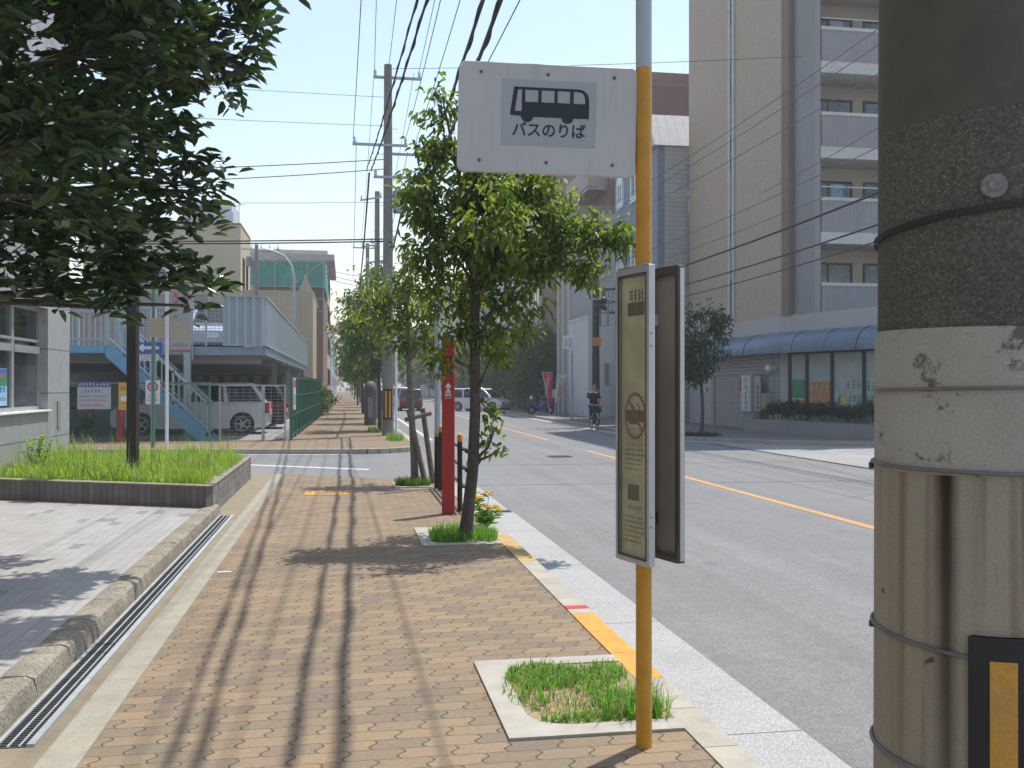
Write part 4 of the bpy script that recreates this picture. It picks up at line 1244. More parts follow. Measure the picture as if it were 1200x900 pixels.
def corrugated(p, q, z0, z1, pitch=0.2, depth=0.05):
    p, q = Vector((*p, 0)), Vector((*q, 0)); L = (q - p).length; d = (q - p) / L; n_ = Vector((d.y, -d.x, 0))
    m = MB(); k = int(L / pitch)
    pts = []
    for i in range(k):
        s = i * L / k; a = L / k
        for f_, w in ((0, 0), (0.42, 0), (0.5, 1), (0.92, 1)): pts.append(p + d * (s + a * f_) + n_ * (depth * w))
    pts.append(q)
    vs = [(v.x, v.y, z0) for v in pts] + [(v.x, v.y, z1) for v in pts]
    kk = len(pts)
    m.add(vs, [(i, i + 1, kk + i + 1, kk + i) for i in range(kk - 1)])
    m.beam((p.x, p.y, z1 + 0.02), (q.x, q.y, z1 + 0.02), 0.14, 0.05)
    m.beam((p.x, p.y, z0 + 0.03), (q.x, q.y, z0 + 0.03), 0.13, 0.05)
    return m
o = wp(corrugated((-3.52, 29.38), (-2.36, 29.38), 2.7, 4.12), 'corrugated_panel', 'rail_pale_blue', pk)
o = wp(corrugated((-2.36, 29.42), (-2.36, 60), 2.7, 4.12), 'corrugated_panel', 'rail_pale_blue', pk)
m = MB()
for i in range(24): m.beam((-2.34, 30 + i * 1.25, 2.5), (-2.16, 30 + i * 1.25, 2.66), 0.04, 0.04)
wp(m, 'panel_brackets', 'rail_pale_blue', pk)
m = MB()
for z in np.arange(2.75, 3.75, 0.09): m.box(-6.4, 29.42, z, -3.56, 29.434, z + 0.014)
for x in np.arange(-6.4, -3.5, 0.11): m.box(x, 29.436, 2.72, x + 0.012, 29.448, 3.75)
m.box(-6.42, 29.40, 3.75, -3.54, 29.46, 3.81)
for x in (-6.4, -5.4, -4.0): m.box(x - 0.03, 29.40, 2.7, x + 0.03, 29.46, 3.75)
wp(m, 'mesh_railing', 'rail_pale_blue', pk)
m = MB()                                    # concrete block wall with arched openings at the back of the ground level
m.box(-16, 59.6, 0, -2.5, 59.8, 2.2)
wp(m, 'back_wall', 'ink_grey', pk)
for i in range(9):
    m = MB(); m.box(-9.5 + i * 0.82, 59.5, 1.55, -9.05 + i * 0.82, 59.598, 2.12); wp(m, 'wall_opening', 'beige_wall', pk)
# the stairs up to it
st = thing('steel_staircase', 'blue steel staircase with pale railings climbing to the parking deck', 'staircase', (-5, 28.9, 0))
A_, B_ = Vector((-3.95, 28.75, 0.02)), Vector((-6.55, 28.75, 2.55))
for dy in (0, 0.95):
    m = MB(); m.prism([(-3.75, 0.0), (-4.15, 0.0), (-6.6, 2.38), (-6.6, 2.68), (-6.45, 2.68), (-3.75, 0.12)], lambda u, v, w: (u, w, v), 28.72 + dy, 28.78 + dy)
    wp(m, 'stringer', 'deck_blue', st)
m = MB()
for i in range(12): x = -4.0 - i * 0.21; m.box(x - 0.24, 28.79, 0.18 + i * 0.205, x, 29.66, 0.215 + i * 0.205)
wp(m, 'treads', 'deck_blue', st)
m = MB(); m.box(-8.8, 28.72, 2.46, -6.61, 29.37, 2.66)
wp(m, 'landing', 'deck_blue', st)
for dy in (0.0, 0.95):
    y = 28.75 + dy
    m = MB()
    m.beam((-3.85, y, 1.05), (-6.52, y, 3.62), 0.06, 0.07); m.beam((-3.85, y, 0.32), (-6.52, y, 2.88), 0.05, 0.05)
    n_ = 17
    for i in range(n_ + 1):
        t = i / n_; x = -3.87 - 2.63 * t; z = 0.12 + 2.57 * t
        w = 0.06 if i % 6 == 0 else 0.028
        m.beam((x, y, z), (x, y, z + 0.95), w, w)
    if dy == 0:
        m.beam((-6.55, y, 3.62), (-8.8, y, 3.62), 0.06, 0.07); m.beam((-6.55, y, 2.85), (-8.8, y, 2.85), 0.05, 0.05)
        for i in range(16):
            x = -6.58 - i * 0.147; w = 0.07 if i % 5 == 0 else 0.028
            m.beam((x, y, 2.66), (x, y, 3.60), w, w)
    wp(m, 'railing', 'rail_pale_blue', st)
# chain-link fence, gate and the green panel fence
def mesh_lines(m, x0, x1, y, z0, z1, step, t):
    """diamond wire mesh"""
    L, H = x1 - x0, z1 - z0
    k = int((L + H) / step)
    for i in range(1, k):
        s = i * step
        for sg in (1, -1):
            a0, a1 = max(0.0, s - H), min(L, s)
            if a1 <= a0: continue
            za, zb = s - a0, s - a1
            xa, xb = (x0 + a0, x0 + a1) if sg == 1 else (x1 - a0, x1 - a1)
            m.beam((xa, y, z0 + za), (xb, y, z0 + zb), t, t)
fe = thing('chain_link_fence', 'green chain-link fence on posts below the blue staircase', 'fence', (-6, 27.9, 0))
m = MB(); mesh_lines(m, -9.5, -3.72, 27.9, 0.06, 1.6, 0.085, 0.006)
wp(m, 'wire_mesh', 'fence_green', fe)
for x in (-9.4, -7.5, -5.6, -3.7):
    m = MB(); m.cyl(x, 27.9, 0, 1.66, 0.03); wp(m, 'post', 'fence_green_pale', fe)
m = MB(); m.beam((-9.5, 27.9, 1.62), (-3.7, 27.9, 1.62), 0.045, 0.045); wp(m, 'top_rail', 'fence_green_pale', fe)
ga = thing('mesh_gate', 'grey wire mesh gate standing in front of the parked white minivan', 'gate', (-2.5, 28.3, 0))
m = MB()
for a, b in ((-3.5, -2.3), (-2.3, -1.68)):
    m.box(a, 28.28, 0.05, a + 0.045, 28.32, 1.58); m.box(b - 0.045, 28.28, 0.05, b, 28.32, 1.58); m.box(a + 0.045, 28.28, 1.535, b - 0.045, 28.32, 1.58)
wp(m, 'gate_frame', 'galv_pale', ga)
m = MB()
for z in np.arange(0.12, 1.53, 0.095): m.box(-3.46, 28.297, z, -1.72, 28.303, z + 0.007)
for x in np.arange(-3.42, -1.72, 0.19): m.box(x, 28.304, 0.1, x + 0.006, 28.31, 1.53)
wp(m, 'wire_mesh', 'galv_pale', ga)
m = MB(); m.box(-2.345, 28.24, 0, -2.27, 28.279, 1.56); wp(m, 'gate_post', 'galv_pale', ga)
pf = thing('panel_fence', 'dark green mesh panel fence running along the far sidewalk beside the car park', 'fence', (-1.55, 28.8, 0))
for i in range(12):
    y = 28.6 + i * 1.9; x = -1.56 + i * 0.025
    m = MB(); m.box(x - 0.035, y - 0.035, 0, x + 0.035, y + 0.035, 1.86)
    wp(m, 'post', 'fence_green', pf)
    if i == 11: break
    m = MB()
    for z in (0.14, 0.7, 1.26, 1.78): m.beam((x, y + 0.04, z), (x + 0.025, y + 1.86, z), 0.03, 0.035)
    for k in range(22): yy = y + 0.07 + k * 0.083; m.beam((x + 0.012, yy, 0.1), (x + 0.012, yy, 1.82), 0.012, 0.012)
    wp(m, 'panel', 'fence_green', pf)
m = MB(); m.box(-1.52, 28.85, 0.85, -1.49, 29.9, 1.78)
root = thing('notice_board', 'white notice with a red heading fixed to the corner of the green panel fence', 'notice', (-1.5, 29.3, 0.9))
wp(m, 'board', 'poster_white', root)
m = MB(); m.box(-1.489, 28.9, 1.5, -1.485, 29.85, 1.72); wp(m, 'red_heading', 'poster_pink', root)
m = MB(); glyphs(m, 28.95, 1.0, 0.85, 0.3, 4, random.Random(2), face_fn('E', -1.489) if False else (lambda u, v, w: (-1.489 + 0.003 * w, u, v))); wp(m, 'lettering', 'ink_grey', root)

# signs on and near the fence
def board(name, label, cat, x0, x1, z0, z1, y, mat, lines, head=None, post=None, seed=1, group=None, tilt=0.0):
    root = thing(name, label, cat, ((x0 + x1) / 2, y, z0), 0, group)
    fn = face_fn('S', y)
    m = MB(); m.prism([(x0, z0 + tilt), (x1, z0), (x1, z1), (x0, z1 + tilt)], fn, 0, 0.02)
    wp(m, 'board', mat, root)
    rnd = random.Random(seed)
    if head:
        hm, hz0, hz1 = head
        m = MB(); m.prism([(x0, hz0), (x1, hz0), (x1, hz1), (x0, hz1)], fn, 0.021, 0.024)
        wp(m, 'heading_band', hm, root)
        m = MB(); glyphs(m, x0 + 0.03, hz0 + (hz1 - hz0) * 0.2, (x1 - x0) - 0.06, (hz1 - hz0) * 0.6, 9, rnd, lambda u, v, w: fn(u, v, 0.0245 + 0.003 * w))
        wp(m, 'heading_lettering', 'poster_white', root)
    for (a, b, lx, lw, n_, mt) in lines:
        mm = MB()
        glyphs(mm, x0 + lx * (x1 - x0), z0 + a * (z1 - z0), lw * (x1 - x0), (b - a) * (z1 - z0), n_, rnd, lambda u, v, w: fn(u, v, 0.021 + 0.003 * w))
        wp(mm, 'lettering', mt, root)
    if post:
        m = MB(); m.cyl(post[0], y + 0.05, 0, post[1], 0.028); wp(m, 'post', 'galv_pale', root)
    return root
board('notice_board', 'white notice with a blue heading strip hanging on the chain-link fence', 'notice', -7.1, -6.25, 0.92, 1.64, 27.84, 'notice_white',
      [(0.62, 0.74, 0.2, 0.5, 5, 'ink_grey'), (0.45, 0.52, 0.05, 0.85, 16, 'ink_grey'), (0.30, 0.37, 0.05, 0.8, 16, 'poster_pink'), (0.12, 0.19, 0.1, 0.7, 14, 'ink_grey')], head=('ink_blue', 1.52, 1.66), seed=3)
root = board('parking_sign', 'yellow notice with black and white lettering on the chain-link fence', 'notice', -6.05, -5.52, 0.88, 1.62, 27.84, 'poster_yellow',
      [(0.74, 0.9, 0.1, 0.75, 6, 'icon_dark'), (0.58, 0.7, 0.08, 0.85, 6, 'poster_white'), (0.08, 0.14, 0.1, 0.8, 12, 'ink_grey'), (0.22, 0.27, 0.1, 0.7, 12, 'ink_grey')], seed=4, tilt=0.02)
m = MB(); m.prism([(-5.98, 1.13), (-5.6, 1.13), (-5.57, 1.2), (-5.6, 1.27), (-5.98, 1.27), (-6.01, 1.2)], face_fn('S', 27.84), 0.0255, 0.027); wp(m, 'white_oval', 'poster_white', root)
# one-way arrow sign with a supplementary plate and a round no-parking sign on the same post
ow = thing('one_way_sign', 'blue one-way sign with a white left arrow on a thin grey post', 'traffic sign', (-5.0, 26.0, 0))
m = MB(); m.cyl(-4.86, 26.05, 0, 3.25, 0.03); wp(m, 'post', 'galv_pale', ow)
fn = face_fn('S', 26.0)
m = MB(); m.prism([(-5.28, 2.36), (-4.60, 2.36), (-4.60, 2.66), (-5.28, 2.66)], fn, 0, 0.015); wp(m, 'arrow_plate', 'poster_blue', ow, bevel=0.01)
m = MB(); m.prism([(-5.22, 2.51), (-5.05, 2.62), (-5.05, 2.55), (-4.68, 2.55), (-4.68, 2.47), (-5.05, 2.47), (-5.05, 2.40)], fn, 0.016, 0.018); wp(m, 'arrow', 'poster_white', ow)
m = MB(); m.prism([(-5.15, 2.18), (-4.70, 2.18), (-4.70, 2.33), (-5.15, 2.33)], fn, 0, 0.013); wp(m, 'supplementary_plate', 'poster_white', ow)
m = MB(); glyphs(m, -5.12, 2.265, 0.4, 0.05, 7, random.Random(7), lambda u, v, w: fn(u, v, 0.0135 + 0.002 * w)); glyphs(m, -5.12, 2.2, 0.4, 0.045, 7, random.Random(8), lambda u, v, w: fn(u, v, 0.0135 + 0.002 * w)); wp(m, 'lettering', 'ink_grey', ow)
npn = thing('no_parking_sign', 'small white notice with a red ring symbol hanging low on the fence', 'notice', (-4.85, 27.8, 1.1))
fn = face_fn('S', 27.8)
m = MB(); m.prism([(-5.35, 1.05), (-4.98, 1.05), (-4.98, 1.7), (-5.35, 1.7)], fn, 0, 0.012); wp(m, 'board', 'poster_white', npn)
m = MB()
for k in range(20):
    a0, a1 = 2 * math.pi * k / 20, 2 * math.pi * (k + 1) / 20
    m.prism([(-5.165 + .1 * math.cos(a0), 1.52 + .1 * math.sin(a0)), (-5.165 + .14 * math.cos(a0), 1.52 + .14 * math.sin(a0)), (-5.165 + .14 * math.cos(a1), 1.52 + .14 * math.sin(a1)), (-5.165 + .1 * math.cos(a1), 1.52 + .1 * math.sin(a1))], fn, 0.013, 0.016)
m.prism([(-5.25, 1.59), (-5.22, 1.61), (-5.08, 1.45), (-5.11, 1.43)], fn, 0.013, 0.016)
wp(m, 'red_ring', 'red_paint', npn)
m = MB(); m.prism([(-5.255, 1.52 + 0), (-5.165, 1.43), (-5.075, 1.52), (-5.165, 1.61)], fn, 0.0125, 0.0128); wp(m, 'ring_field', 'poster_blue', npn)
m = MB(); glyphs(m, -5.3, 1.12, 0.28, 0.2, 3, random.Random(9), lambda u, v, w: fn(u, v, 0.0125 + 0.002 * w)); wp(m, 'lettering', 'ink_grey', npn)
# tall sign boards on two posts: a plain back and a white board with dark and red characters
tb = thing('street_signboard', 'tall white vertical signboard with red and dark characters on a white pole', 'sign', (-4.2, 25.0, 0))
m = MB(); m.cyl(-4.33, 25.06, 0, 4.4, 0.04); wp(m, 'pole', 'white_frame', tb)
fn = face_fn('S', 25.0)
m = MB(); m.prism([(-4.25, 2.36), (-3.76, 2.36), (-3.76, 3.9), (-4.25, 3.9)], fn, 0, 0.03); wp(m, 'board', 'old_sign_grey', tb)
m = MB(); m.prism([(-4.24, 2.37), (-3.77, 2.37), (-3.77, 2.43), (-4.24, 2.43)], fn, 0.031, 0.034); wp(m, 'red_strip', 'faded_red_strip', tb)
m = MB(); glyphs(m, -4.19, 3.55, 0.17, 0.32, 2, random.Random(12), lambda u, v, w: fn(u, v, 0.031 + 0.003 * w), True); wp(m, 'red_lettering', 'poster_pink', tb)
for (x_, z_, w_, h_, n_, vert) in ((-3.97, 3.35, 0.17, 0.5, 3, True), (-4.2, 3.2, 0.16, 0.3, 2, True), (-4.18, 2.5, 0.38, 0.1, 5, False)):
    m = MB(); glyphs(m, x_, z_, w_, h_, n_, random.Random(n_ + 10), lambda u, v, w: fn(u, v, 0.031 + 0.003 * w), vert); wp(m, 'dark_lettering', 'ink_grey', tb)
m = MB(); m.prism([(-4.16, 2.68), (-3.82, 2.68), (-3.82, 3.12), (-4.16, 3.12)], fn, 0.031, 0.034); wp(m, 'blank_panel', 'tan_wall', tb)
rb = thing('round_post_sign', 'blank beige square sign back on a greenish post beside the signboard', 'sign', (-4.75, 25.4, 0))
m = MB(); m.cyl(-4.72, 25.46, 0, 4.3, 0.045); wp(m, 'post', 'fence_green_pale', rb)
m = MB(); m.prism([(-4.82, 2.75), (-4.42, 2.75), (-4.42, 3.22), (-4.82, 3.22)], face_fn('S', 25.4), 0, 0.02); wp(m, 'board', 'tan_wall', rb)
bn = thing('banner_strip', 'narrow white vertical banner with black characters above the one-way sign', 'sign', (-4.9, 26.5, 0))
m = MB(); m.prism([(-5.0, 2.72), (-4.82, 2.72), (-4.84, 3.5), (-4.92, 3.62), (-4.98, 3.5)], face_fn('S', 26.5), 0, 0.02); wp(m, 'strip', 'poster_white', bn)
m = MB(); glyphs(m, -4.96, 2.8, 0.09, 0.68, 6, random.Random(17), lambda u, v, w: (u, 26.479 - 0.003 * w, v), True); wp(m, 'lettering', 'ink_grey', bn)
m = MB(); m.cyl(-4.91, 26.54, 0, 3.55, 0.014); wp(m, 'post', 'galv_pale', bn)
for k, (x, lab) in enumerate(((-6.15, 'red bollard behind the chain-link fence, beside the white notice'), (-5.75, 'red bollard behind the chain-link fence, under the yellow notice'))):
    m = MB(); m.lathe(0, 0, [(0.11, 0), (0.11, 0.95), (0.09, 1.0), (0.0, 1.02)], 14); o = m.build('bollard', 'red_paint'); o.location = (x, 28.5, 0)
    tag(o, lab, 'bollard', 'red bollards in the car park')

# ---- 3. left background
cb_ = block('cream_building', 'cream three-storey building with a blue-white rooftop hut', -16, -6.6, 64, 70.3, 11.7, 'cream_wall', 'brown_wall', parapet=0.12)
add_windows(cb_, 'E', -6.6, [(65.2, 7.8, 66.2, 9.8), (67.4, 7.6, 68.4, 9.6), (65.2, 4.5, 66.2, 6.3), (67.4, 4.5, 68.4, 6.3)], 'frame_black', 'window_dark', 0.08, 1)
add_windows(cb_, 'S', 64, [(-13.2, 7.6, -11.0, 8.9), (-13.2, 4.4, -11, 5.9)], 'aluminium', 'window_blue', 0.08, 1)
m = MB(); m.box(-10.2, 64.5, 11.82, -7.1, 69, 12.6); m.box(-10.1, 64.6, 12.6, -7.2, 68.9, 13.3)
wp(m, 'rooftop_hut', 'penthouse_blue', cb_)
m = MB(); m.beam((-6.9, 66, 11.8), (-6.9, 66, 13.6), 0.04, 0.04); m.beam((-7.2, 66, 13.2), (-6.5, 66, 13.4), 0.03, 0.03); wp(m, 'aerial', 'galv_pale', cb_)
tb_ = block('low_building', 'plain tan two-storey building between the car park and the cream building', -6.45, -2.1, 63.4, 71, 7.4, 'tan_wall', 'tan_wall', parapet=0.15)
m = MB()
for x in (-4.2, -3.0): m.box(x, 63.32, 0, x + 0.08, 63.39, 7.3)
wp(m, 'downpipe', 'beige_wall', tb_)
lv = thing('louvred_shed', 'grey shed with wide louvres standing behind the upper parking deck', 'building', (-9, 61.5, 0))
m = MB(); m.box(-16, 61, 0, -8.2, 63, 7.0); wp(m, 'wall', 'pole_concrete', lv)
m = MB()
for k in range(10): m.box(-11.6, 60.93, 3.2 + 0.28 * k, -9.2, 60.99, 3.4 + 0.28 * k)
wp(m, 'louvres', 'ink_grey', lv)
br = block('scaffolded_building', 'brown building with green scaffold netting round its top floor', -10, -1.75, 76, 90, 9.6, 'brown_wall', 'timber_brown', parapet=0.2)
m = MB(); m.box(-10.2, 75.55, 9.0, -1.7, 75.62, 10.9); m.box(-1.66, 75.55, 9.0, -1.6, 88, 10.9); wp(m, 'green_net', 'net_green', br)
m = MB()
for x in np.arange(-10.1, -1.6, 1.2): m.beam((x, 75.45, 6), (x, 75.45, 11.6), 0.06, 0.06)
for z in (7.2, 9.0, 10.95, 8.1): m.beam((-10.2, 75.4, z), (-1.6, 75.4, z), 0.06, 0.06)
m.beam((-4.2, 75.42, 8.9), (-1.8, 75.42, 10.9), 0.05, 0.05)
wp(m, 'scaffold', 'galv_pale', br)
m = MB(); m.prism([(-8, 7.4), (-5.9, 7.4), (-6.9, 9.0)], lambda u, v, w: (u, w, v), 74.6, 75.3); m.prism([(-4.0, 7.4), (-2.0, 7.4), (-3.0, 9.9)], lambda u, v, w: (u, w, v), 74.6, 75.3); wp(m, 'tarpaulins', 'beige_wall', br)
cr_ = block('corner_building', 'beige building with a projecting cornice beyond the scaffolded building', -9, -1.75, 92, 108, 13.6, 'beige_wall', 'beige_wall', parapet=0.4)
m = MB(); m.box(-9.1, 91.2, 13.0, -1.1, 108.3, 13.55); wp(m, 'cornice', 'pale_grey_wall', cr_)
add_windows(cr_, 'E', -1.75, grid_rects(93, 107, 4, 1.6, 3.0, 4, 2.2, 1.6), 'frame_black', 'window_dark', 0.1, 1)
wb = block('blue_white_building', 'narrow blue-white house with a red roof far down the left side', -7, -1.8, 122, 134, 8.0, 'penthouse_blue', 'red_paint', parapet=0.9)
add_windows(wb, 'E', -1.8, grid_rects(123, 133, 3, 1.5, 2.8, 2, 2, 1.4), 'white_frame', 'window_dark', 0.12, 1)
rnd = random.Random(21)
walls = ['beige_wall', 'pale_grey_wall', 'white_wall', 'tan_wall', 'brown_wall']
def row_house(i, x0, x1, y0, y1, h, face, label, wall):
    b = block('street_building', label, x0, x1, y0, y1, h, wall, 'pole_concrete', parapet=0.4)
    nf = max(1, int((h - 1) / 3.0))
    add_windows(b, face, x1 if face == 'E' else x0, grid_rects(y0 + 0.5, y1 - 0.5, 3, 1.3, 3.0, nf, 2.0, 1.5), 'aluminium', 'window_dark', 0.1, 1)
    add_windows(b, 'S', y0, grid_rects(x0 + 0.4, x1 - 0.4, 2, 1.3, 3.0, nf, 1.6, 1.3), 'aluminium', 'window_dark', 0.1, 1)
for i, (y0, y1, h, wl, lab) in enumerate(((138, 152, 10, 2, 'white block beyond the narrow blue-white house'), (156, 172, 7, 0, 'low beige block far along the left side of the street'), (178, 200, 12, 1, 'tall pale grey block far along the left side of the street'), (206, 235, 9, 3, 'last tan block on the left where the street fades out'))):
    row_house(i, -12, -2.2, y0, y1, h, 'E', lab, walls[wl])

# ---- 4. right side
ap = thing('apartment_block', 'tall tan tiled apartment block with grey balconies and a blue-awning shop below', 'building', (14.4, 31, 0))
m = MB()
m.slab([(14.4, 40), (14.4, 30.96), (30, 30.96), (30, 40)], 3.9, 26)
wp(m, 'tower_wall', 'apartment_tile', ap)
m = MB(); m.slab([(14.385, 30.95), (14.385, 30.42), (14.72, 30.42), (14.72, 30.95)], 3.9, 26.03)
wp(m, 'brown_corner_strip', 'brown_corner', ap)
m = MB(); m.slab([(14.6, 29.95), (14.85, 29.5), (15.05, 29.5), (15.05, 30.89), (14.73, 30.89), (14.6, 30.40)], 3.9, 26.05)
m.box(19.2, 29.5, 3.9, 19.6, 30.89, 26)
wp(m, 'corner_column', 'column_grey', ap)
m = MB(); m.box(14.33, 34.95, 3.9, 14.395, 35.12, 26); m.box(14.33, 35.32, 3.9, 14.395, 35.52, 26)
wp(m, 'stair_window_surround', 'slab_white', ap)
for k in range(8): 
    z = 4.2 + 2.756 * k
    m = MB(); m.box(14.36, 35.125, z, 14.398, 35.315, z + 1.35); w = wp(m, 'stair_window', 'window_dark', ap)
m = MB(); m.box(15.06, 30.88, 3.9, 30, 30.898, 26); wp(m, 'balcony_back_wall', 'beige_wall', ap)
for k in range(8):
    z = 3.75 + 2.756 * k
    m = MB(); m.box(15.06, 29.48, z - 0.37, 30, 30.87, z)
    wp(m, 'balcony_slab', 'slab_white', ap)
    m = MB(); m.box(15.10, 29.52, z + 0.002, 19.18, 29.58, z + 1.02); m.box(19.62, 29.52, z + 0.002, 30, 29.58, z + 1.02)
    wp(m, 'balcony_panel', 'rail_ribs', ap)
    m = MB(); m.box(15.08, 29.49, z + 1.022, 30, 29.62, z + 1.13)
    wp(m, 'balcony_rail', 'slab_white', ap)
    add_windows(ap, 'S', 30.88, [(15.12, z + 0.1, 16.9, z + 1.95), (17.3, z + 0.1, 19.0, z + 1.95), (20, z + 0.1, 22, z + 1.95)], 'frame_black', 'window_blue', 0.07, 1, 0.04)
    m = MB(); m.box(15.09, 30.0, z + 0.003, 15.13, 30.86, z + 1.9); wp(m, 'balcony_screen', 'ink_grey', ap)
    m = MB(); m.box(15.2 + 0.9 * (k % 2), 30.835, z + 0.2, 15.75 + 0.8 * (k % 2), 30.845, z + 1.85); wp(m, 'curtain', ('curtain_pale', 'poster_sky', 'beige_wall')[k % 3], ap)
    if k in (1, 3, 4, 6):
        m = MB(); m.box(18.2, 30.3, z + 0.005, 18.95, 30.6, z + 0.62); wp(m, 'air_conditioner', 'slab_white', ap, bevel=0.02)
        m = MB(); m.beam((15.3, 29.9, z + 1.55), (18.6, 29.9, z + 1.55), 0.035, 0.035); wp(m, 'drying_pole', 'galvanised', ap)
POD = [(14.4, 40), (14.4, 31), (15.7, 26.4), (18.2, 24.9), (30, 24.4)]
m = MB(); m.slab(POD + [(30, 40)], -0.1, 3.32); wp(m, 'podium_wall', 'fascia_concrete', ap)
m = MB(); m.slab(offset_path(POD, 0.04) + [(30, 40)], 3.321, 3.899); wp(m, 'fascia', 'fascia_concrete', ap)
# awning: quarter-round metal hood swept round the corner
m = MB()
path = [(14.4, 37.0), (14.4, 31.3), (14.46, 30.8), (15.7, 26.4), (16.0, 26.0), (18.2, 24.85), (24, 24.5)]
prof = [(0.0, 3.34)] + [(0.62 * math.sin(R(a)), 2.70 + 0.62 * math.cos(R(a))) for a in (12, 30, 48, 66, 84)] + [(0.62, 2.62), (0.58, 2.62), (0.0, 2.72)]
offs = [offset_path(path, 0.05 + pr[0]) for pr in prof]
k = len(path)
vs = [(offs[j][i][0], offs[j][i][1], prof[j][1]) for j in range(len(prof)) for i in range(k)]
fs = [(j * k + i, j * k + i + 1, ((j + 1) % len(prof)) * k + i + 1, ((j + 1) % len(prof)) * k + i) for j in range(len(prof)) for i in range(k - 1)]
fs += [tuple(j * k for j in range(len(prof))), tuple(j * k + k - 1 for j in range(len(prof)))]
m.add(vs, fs); aw = wp(m, 'awning', 'awning_blue', ap, smooth=True)
for (px_, py_), (qx, qy) in (((14.4, 34.6), (-1, 0)), ((14.4, 32.6), (-1, 0)), ((14.75, 29.8), (-.962, -.27)), ((15.15, 28.4), (-.962, -.27)), ((15.5, 27.1), (-.962, -.27))):
    m = MB(); m.tube([(px_ + qx * (0.055 + pr[0]), py_ + qy * (0.055 + pr[0]), pr[1] + 0.004) for pr in prof[:7]], 0.012, 5); m.build('seam', 'icon_dark', aw)
# shop window band along the corner
bd = Vector((1.3, -4.6, 0)).normalized(); bn_ = Vector((bd.y, -bd.x, 0))
fB = lambda u, v, w: (14.4 + bd.x * u + bn_.x * w, 31 + bd.y * u + bn_.y * w, v)
posts = [0.48, 1.29, 2.42, 3.75, 4.70]
m = MB()
def bB(u0, z0, u1, z1, w0=0.0, w1=0.08): m.prism([(u0, z0), (u1, z0), (u1, z1), (u0, z1)], fB, w0, w1)
for p in posts: bB(p - 0.055, 0.85, p + 0.055, 2.58)
bB(0.38, 0.74, 4.755, 0.849); bB(0.38, 2.581, 4.755, 2.66)
shopw = wp(m, 'shop_window', 'frame_black', ap)
rnd = random.Random(31)
for i in range(4):
    a, b = posts[i] + 0.056, posts[i + 1] - 0.056
    m = MB(); m.prism([(a, 0.851), (b, 0.851), (b, 2.579), (a, 2.579)], fB, 0.0, 0.03); m.build('shop_pane', 'curtain_pale', shopw, smooth=False)
def decal(pts, mat, nm, w=0.034): mm = MB(); mm.prism(pts, fB, 0.031, w); mm.build(nm, mat, shopw, smooth=False)
decal([(0.56, 1.15), (1.21, 1.15), (1.21, 1.75), (0.56, 1.75)], 'poster_green', 'green_sticker')
decal([(0.56, 0.92), (1.21, 0.92), (1.21, 1.08), (0.56, 1.08)], 'poster_orange', 'orange_sticker')
mm = MB(); glyphs(mm, 1.40, 1.35, 0.92, 0.3, 4, rnd, lambda u, v, w: fB(u, v, 0.031 + 0.004 * w)); glyphs(mm, 1.40, 1.0, 0.92, 0.24, 5, rnd, lambda u, v, w: fB(u, v, 0.031 + 0.004 * w)); mm.build('white_lettering', 'curtain_pale', shopw, smooth=False)
decal([(1.37, 0.95), (2.34, 0.95), (2.34, 1.68), (1.37, 1.68)], 'poster_orange', 'orange_sticker', 0.0322)
mm = MB(); glyphs(mm, 2.98, 1.45, 0.68, 0.26, 3, rnd, lambda u, v, w: fB(u, v, 0.031 + 0.004 * w)); glyphs(mm, 3.08, 1.05, 0.58, 0.24, 3, rnd, lambda u, v, w: fB(u, v, 0.031 + 0.004 * w)); glyphs(mm, 3.75, 1.4, 0.85, 0.3, 3, rnd, lambda u, v, w: fB(u, v, 0.031 + 0.004 * w)); glyphs(mm, 3.75, 1.02, 0.85, 0.26, 4, rnd, lambda u, v, w: fB(u, v, 0.031 + 0.004 * w)); mm.build('green_lettering', 'poster_green', shopw, smooth=False)
decal([(2.60, 0.98), (2.75, 0.98), (2.77, 1.3), (2.67, 1.2)], 'poster_green', 'emblem_green')
decal([(2.77, 0.98), (2.93, 0.98), (2.95, 1.25), (2.81, 1.35)], 'poster_yellow', 'emblem_yellow')
# street wall: shuttered garage
fW = face_fn('W', 14.4)
m = MB(); m.prism([(31.6, 1.92), (37.2, 1.92), (37.2, 2.65), (31.6, 2.65)], fW, 0, 0.05); m.prism([(31.1, 0.9), (31.6, 0.9), (31.6, 2.65), (31.1, 2.65)], fW, 0, 0.03); wp(m, 'siding', 'garage_siding', ap)
m = MB(); m.prism([(32.6, 0.0), (36.9, 0.0), (36.9, 1.86), (32.6, 1.86)], fW, 0, 0.03)
m.prism([(36.92, 0), (37.2, 0), (37.2, 1.92), (36.92, 1.92)], fW, 0, 0.08)
gd = wp(m, 'garage_door', 'garage_pink', ap)
m = MB(); m.prism([(32.6, 0.90), (36.9, 0.90), (36.9, 0.925), (32.6, 0.925)], fW, 0.031, 0.034); m.prism([(34.6, 0.0), (34.625, 0.0), (34.625, 1.86), (34.6, 1.86)], fW, 0.031, 0.033); m.build('panel_joint', 'ink_grey', gd, smooth=False)
add_windows(ap, 'W', 14.37, [(33.1, 1.35, 34.3, 1.84)], 'frame_black', 'window_dark', 0.05, 1)
m = MB(); m.ball((14.16, 31.45, 2.15), 0.13, 14, 10); m.box(14.2, 31.38, 2.08, 14.38, 31.52, 2.22); wp(m, 'wall_lamp', 'poster_white', ap, smooth=True)
m = MB(); m.box(14.1, 31.6, 0.75, 14.36, 32.0, 1.3); wp(m, 'meter_box', 'tan_wall', ap)
sb = thing('shop_signboard', 'white vertical signboard with dark characters beside the garage door', 'sign', (13.95, 32.3, 0))
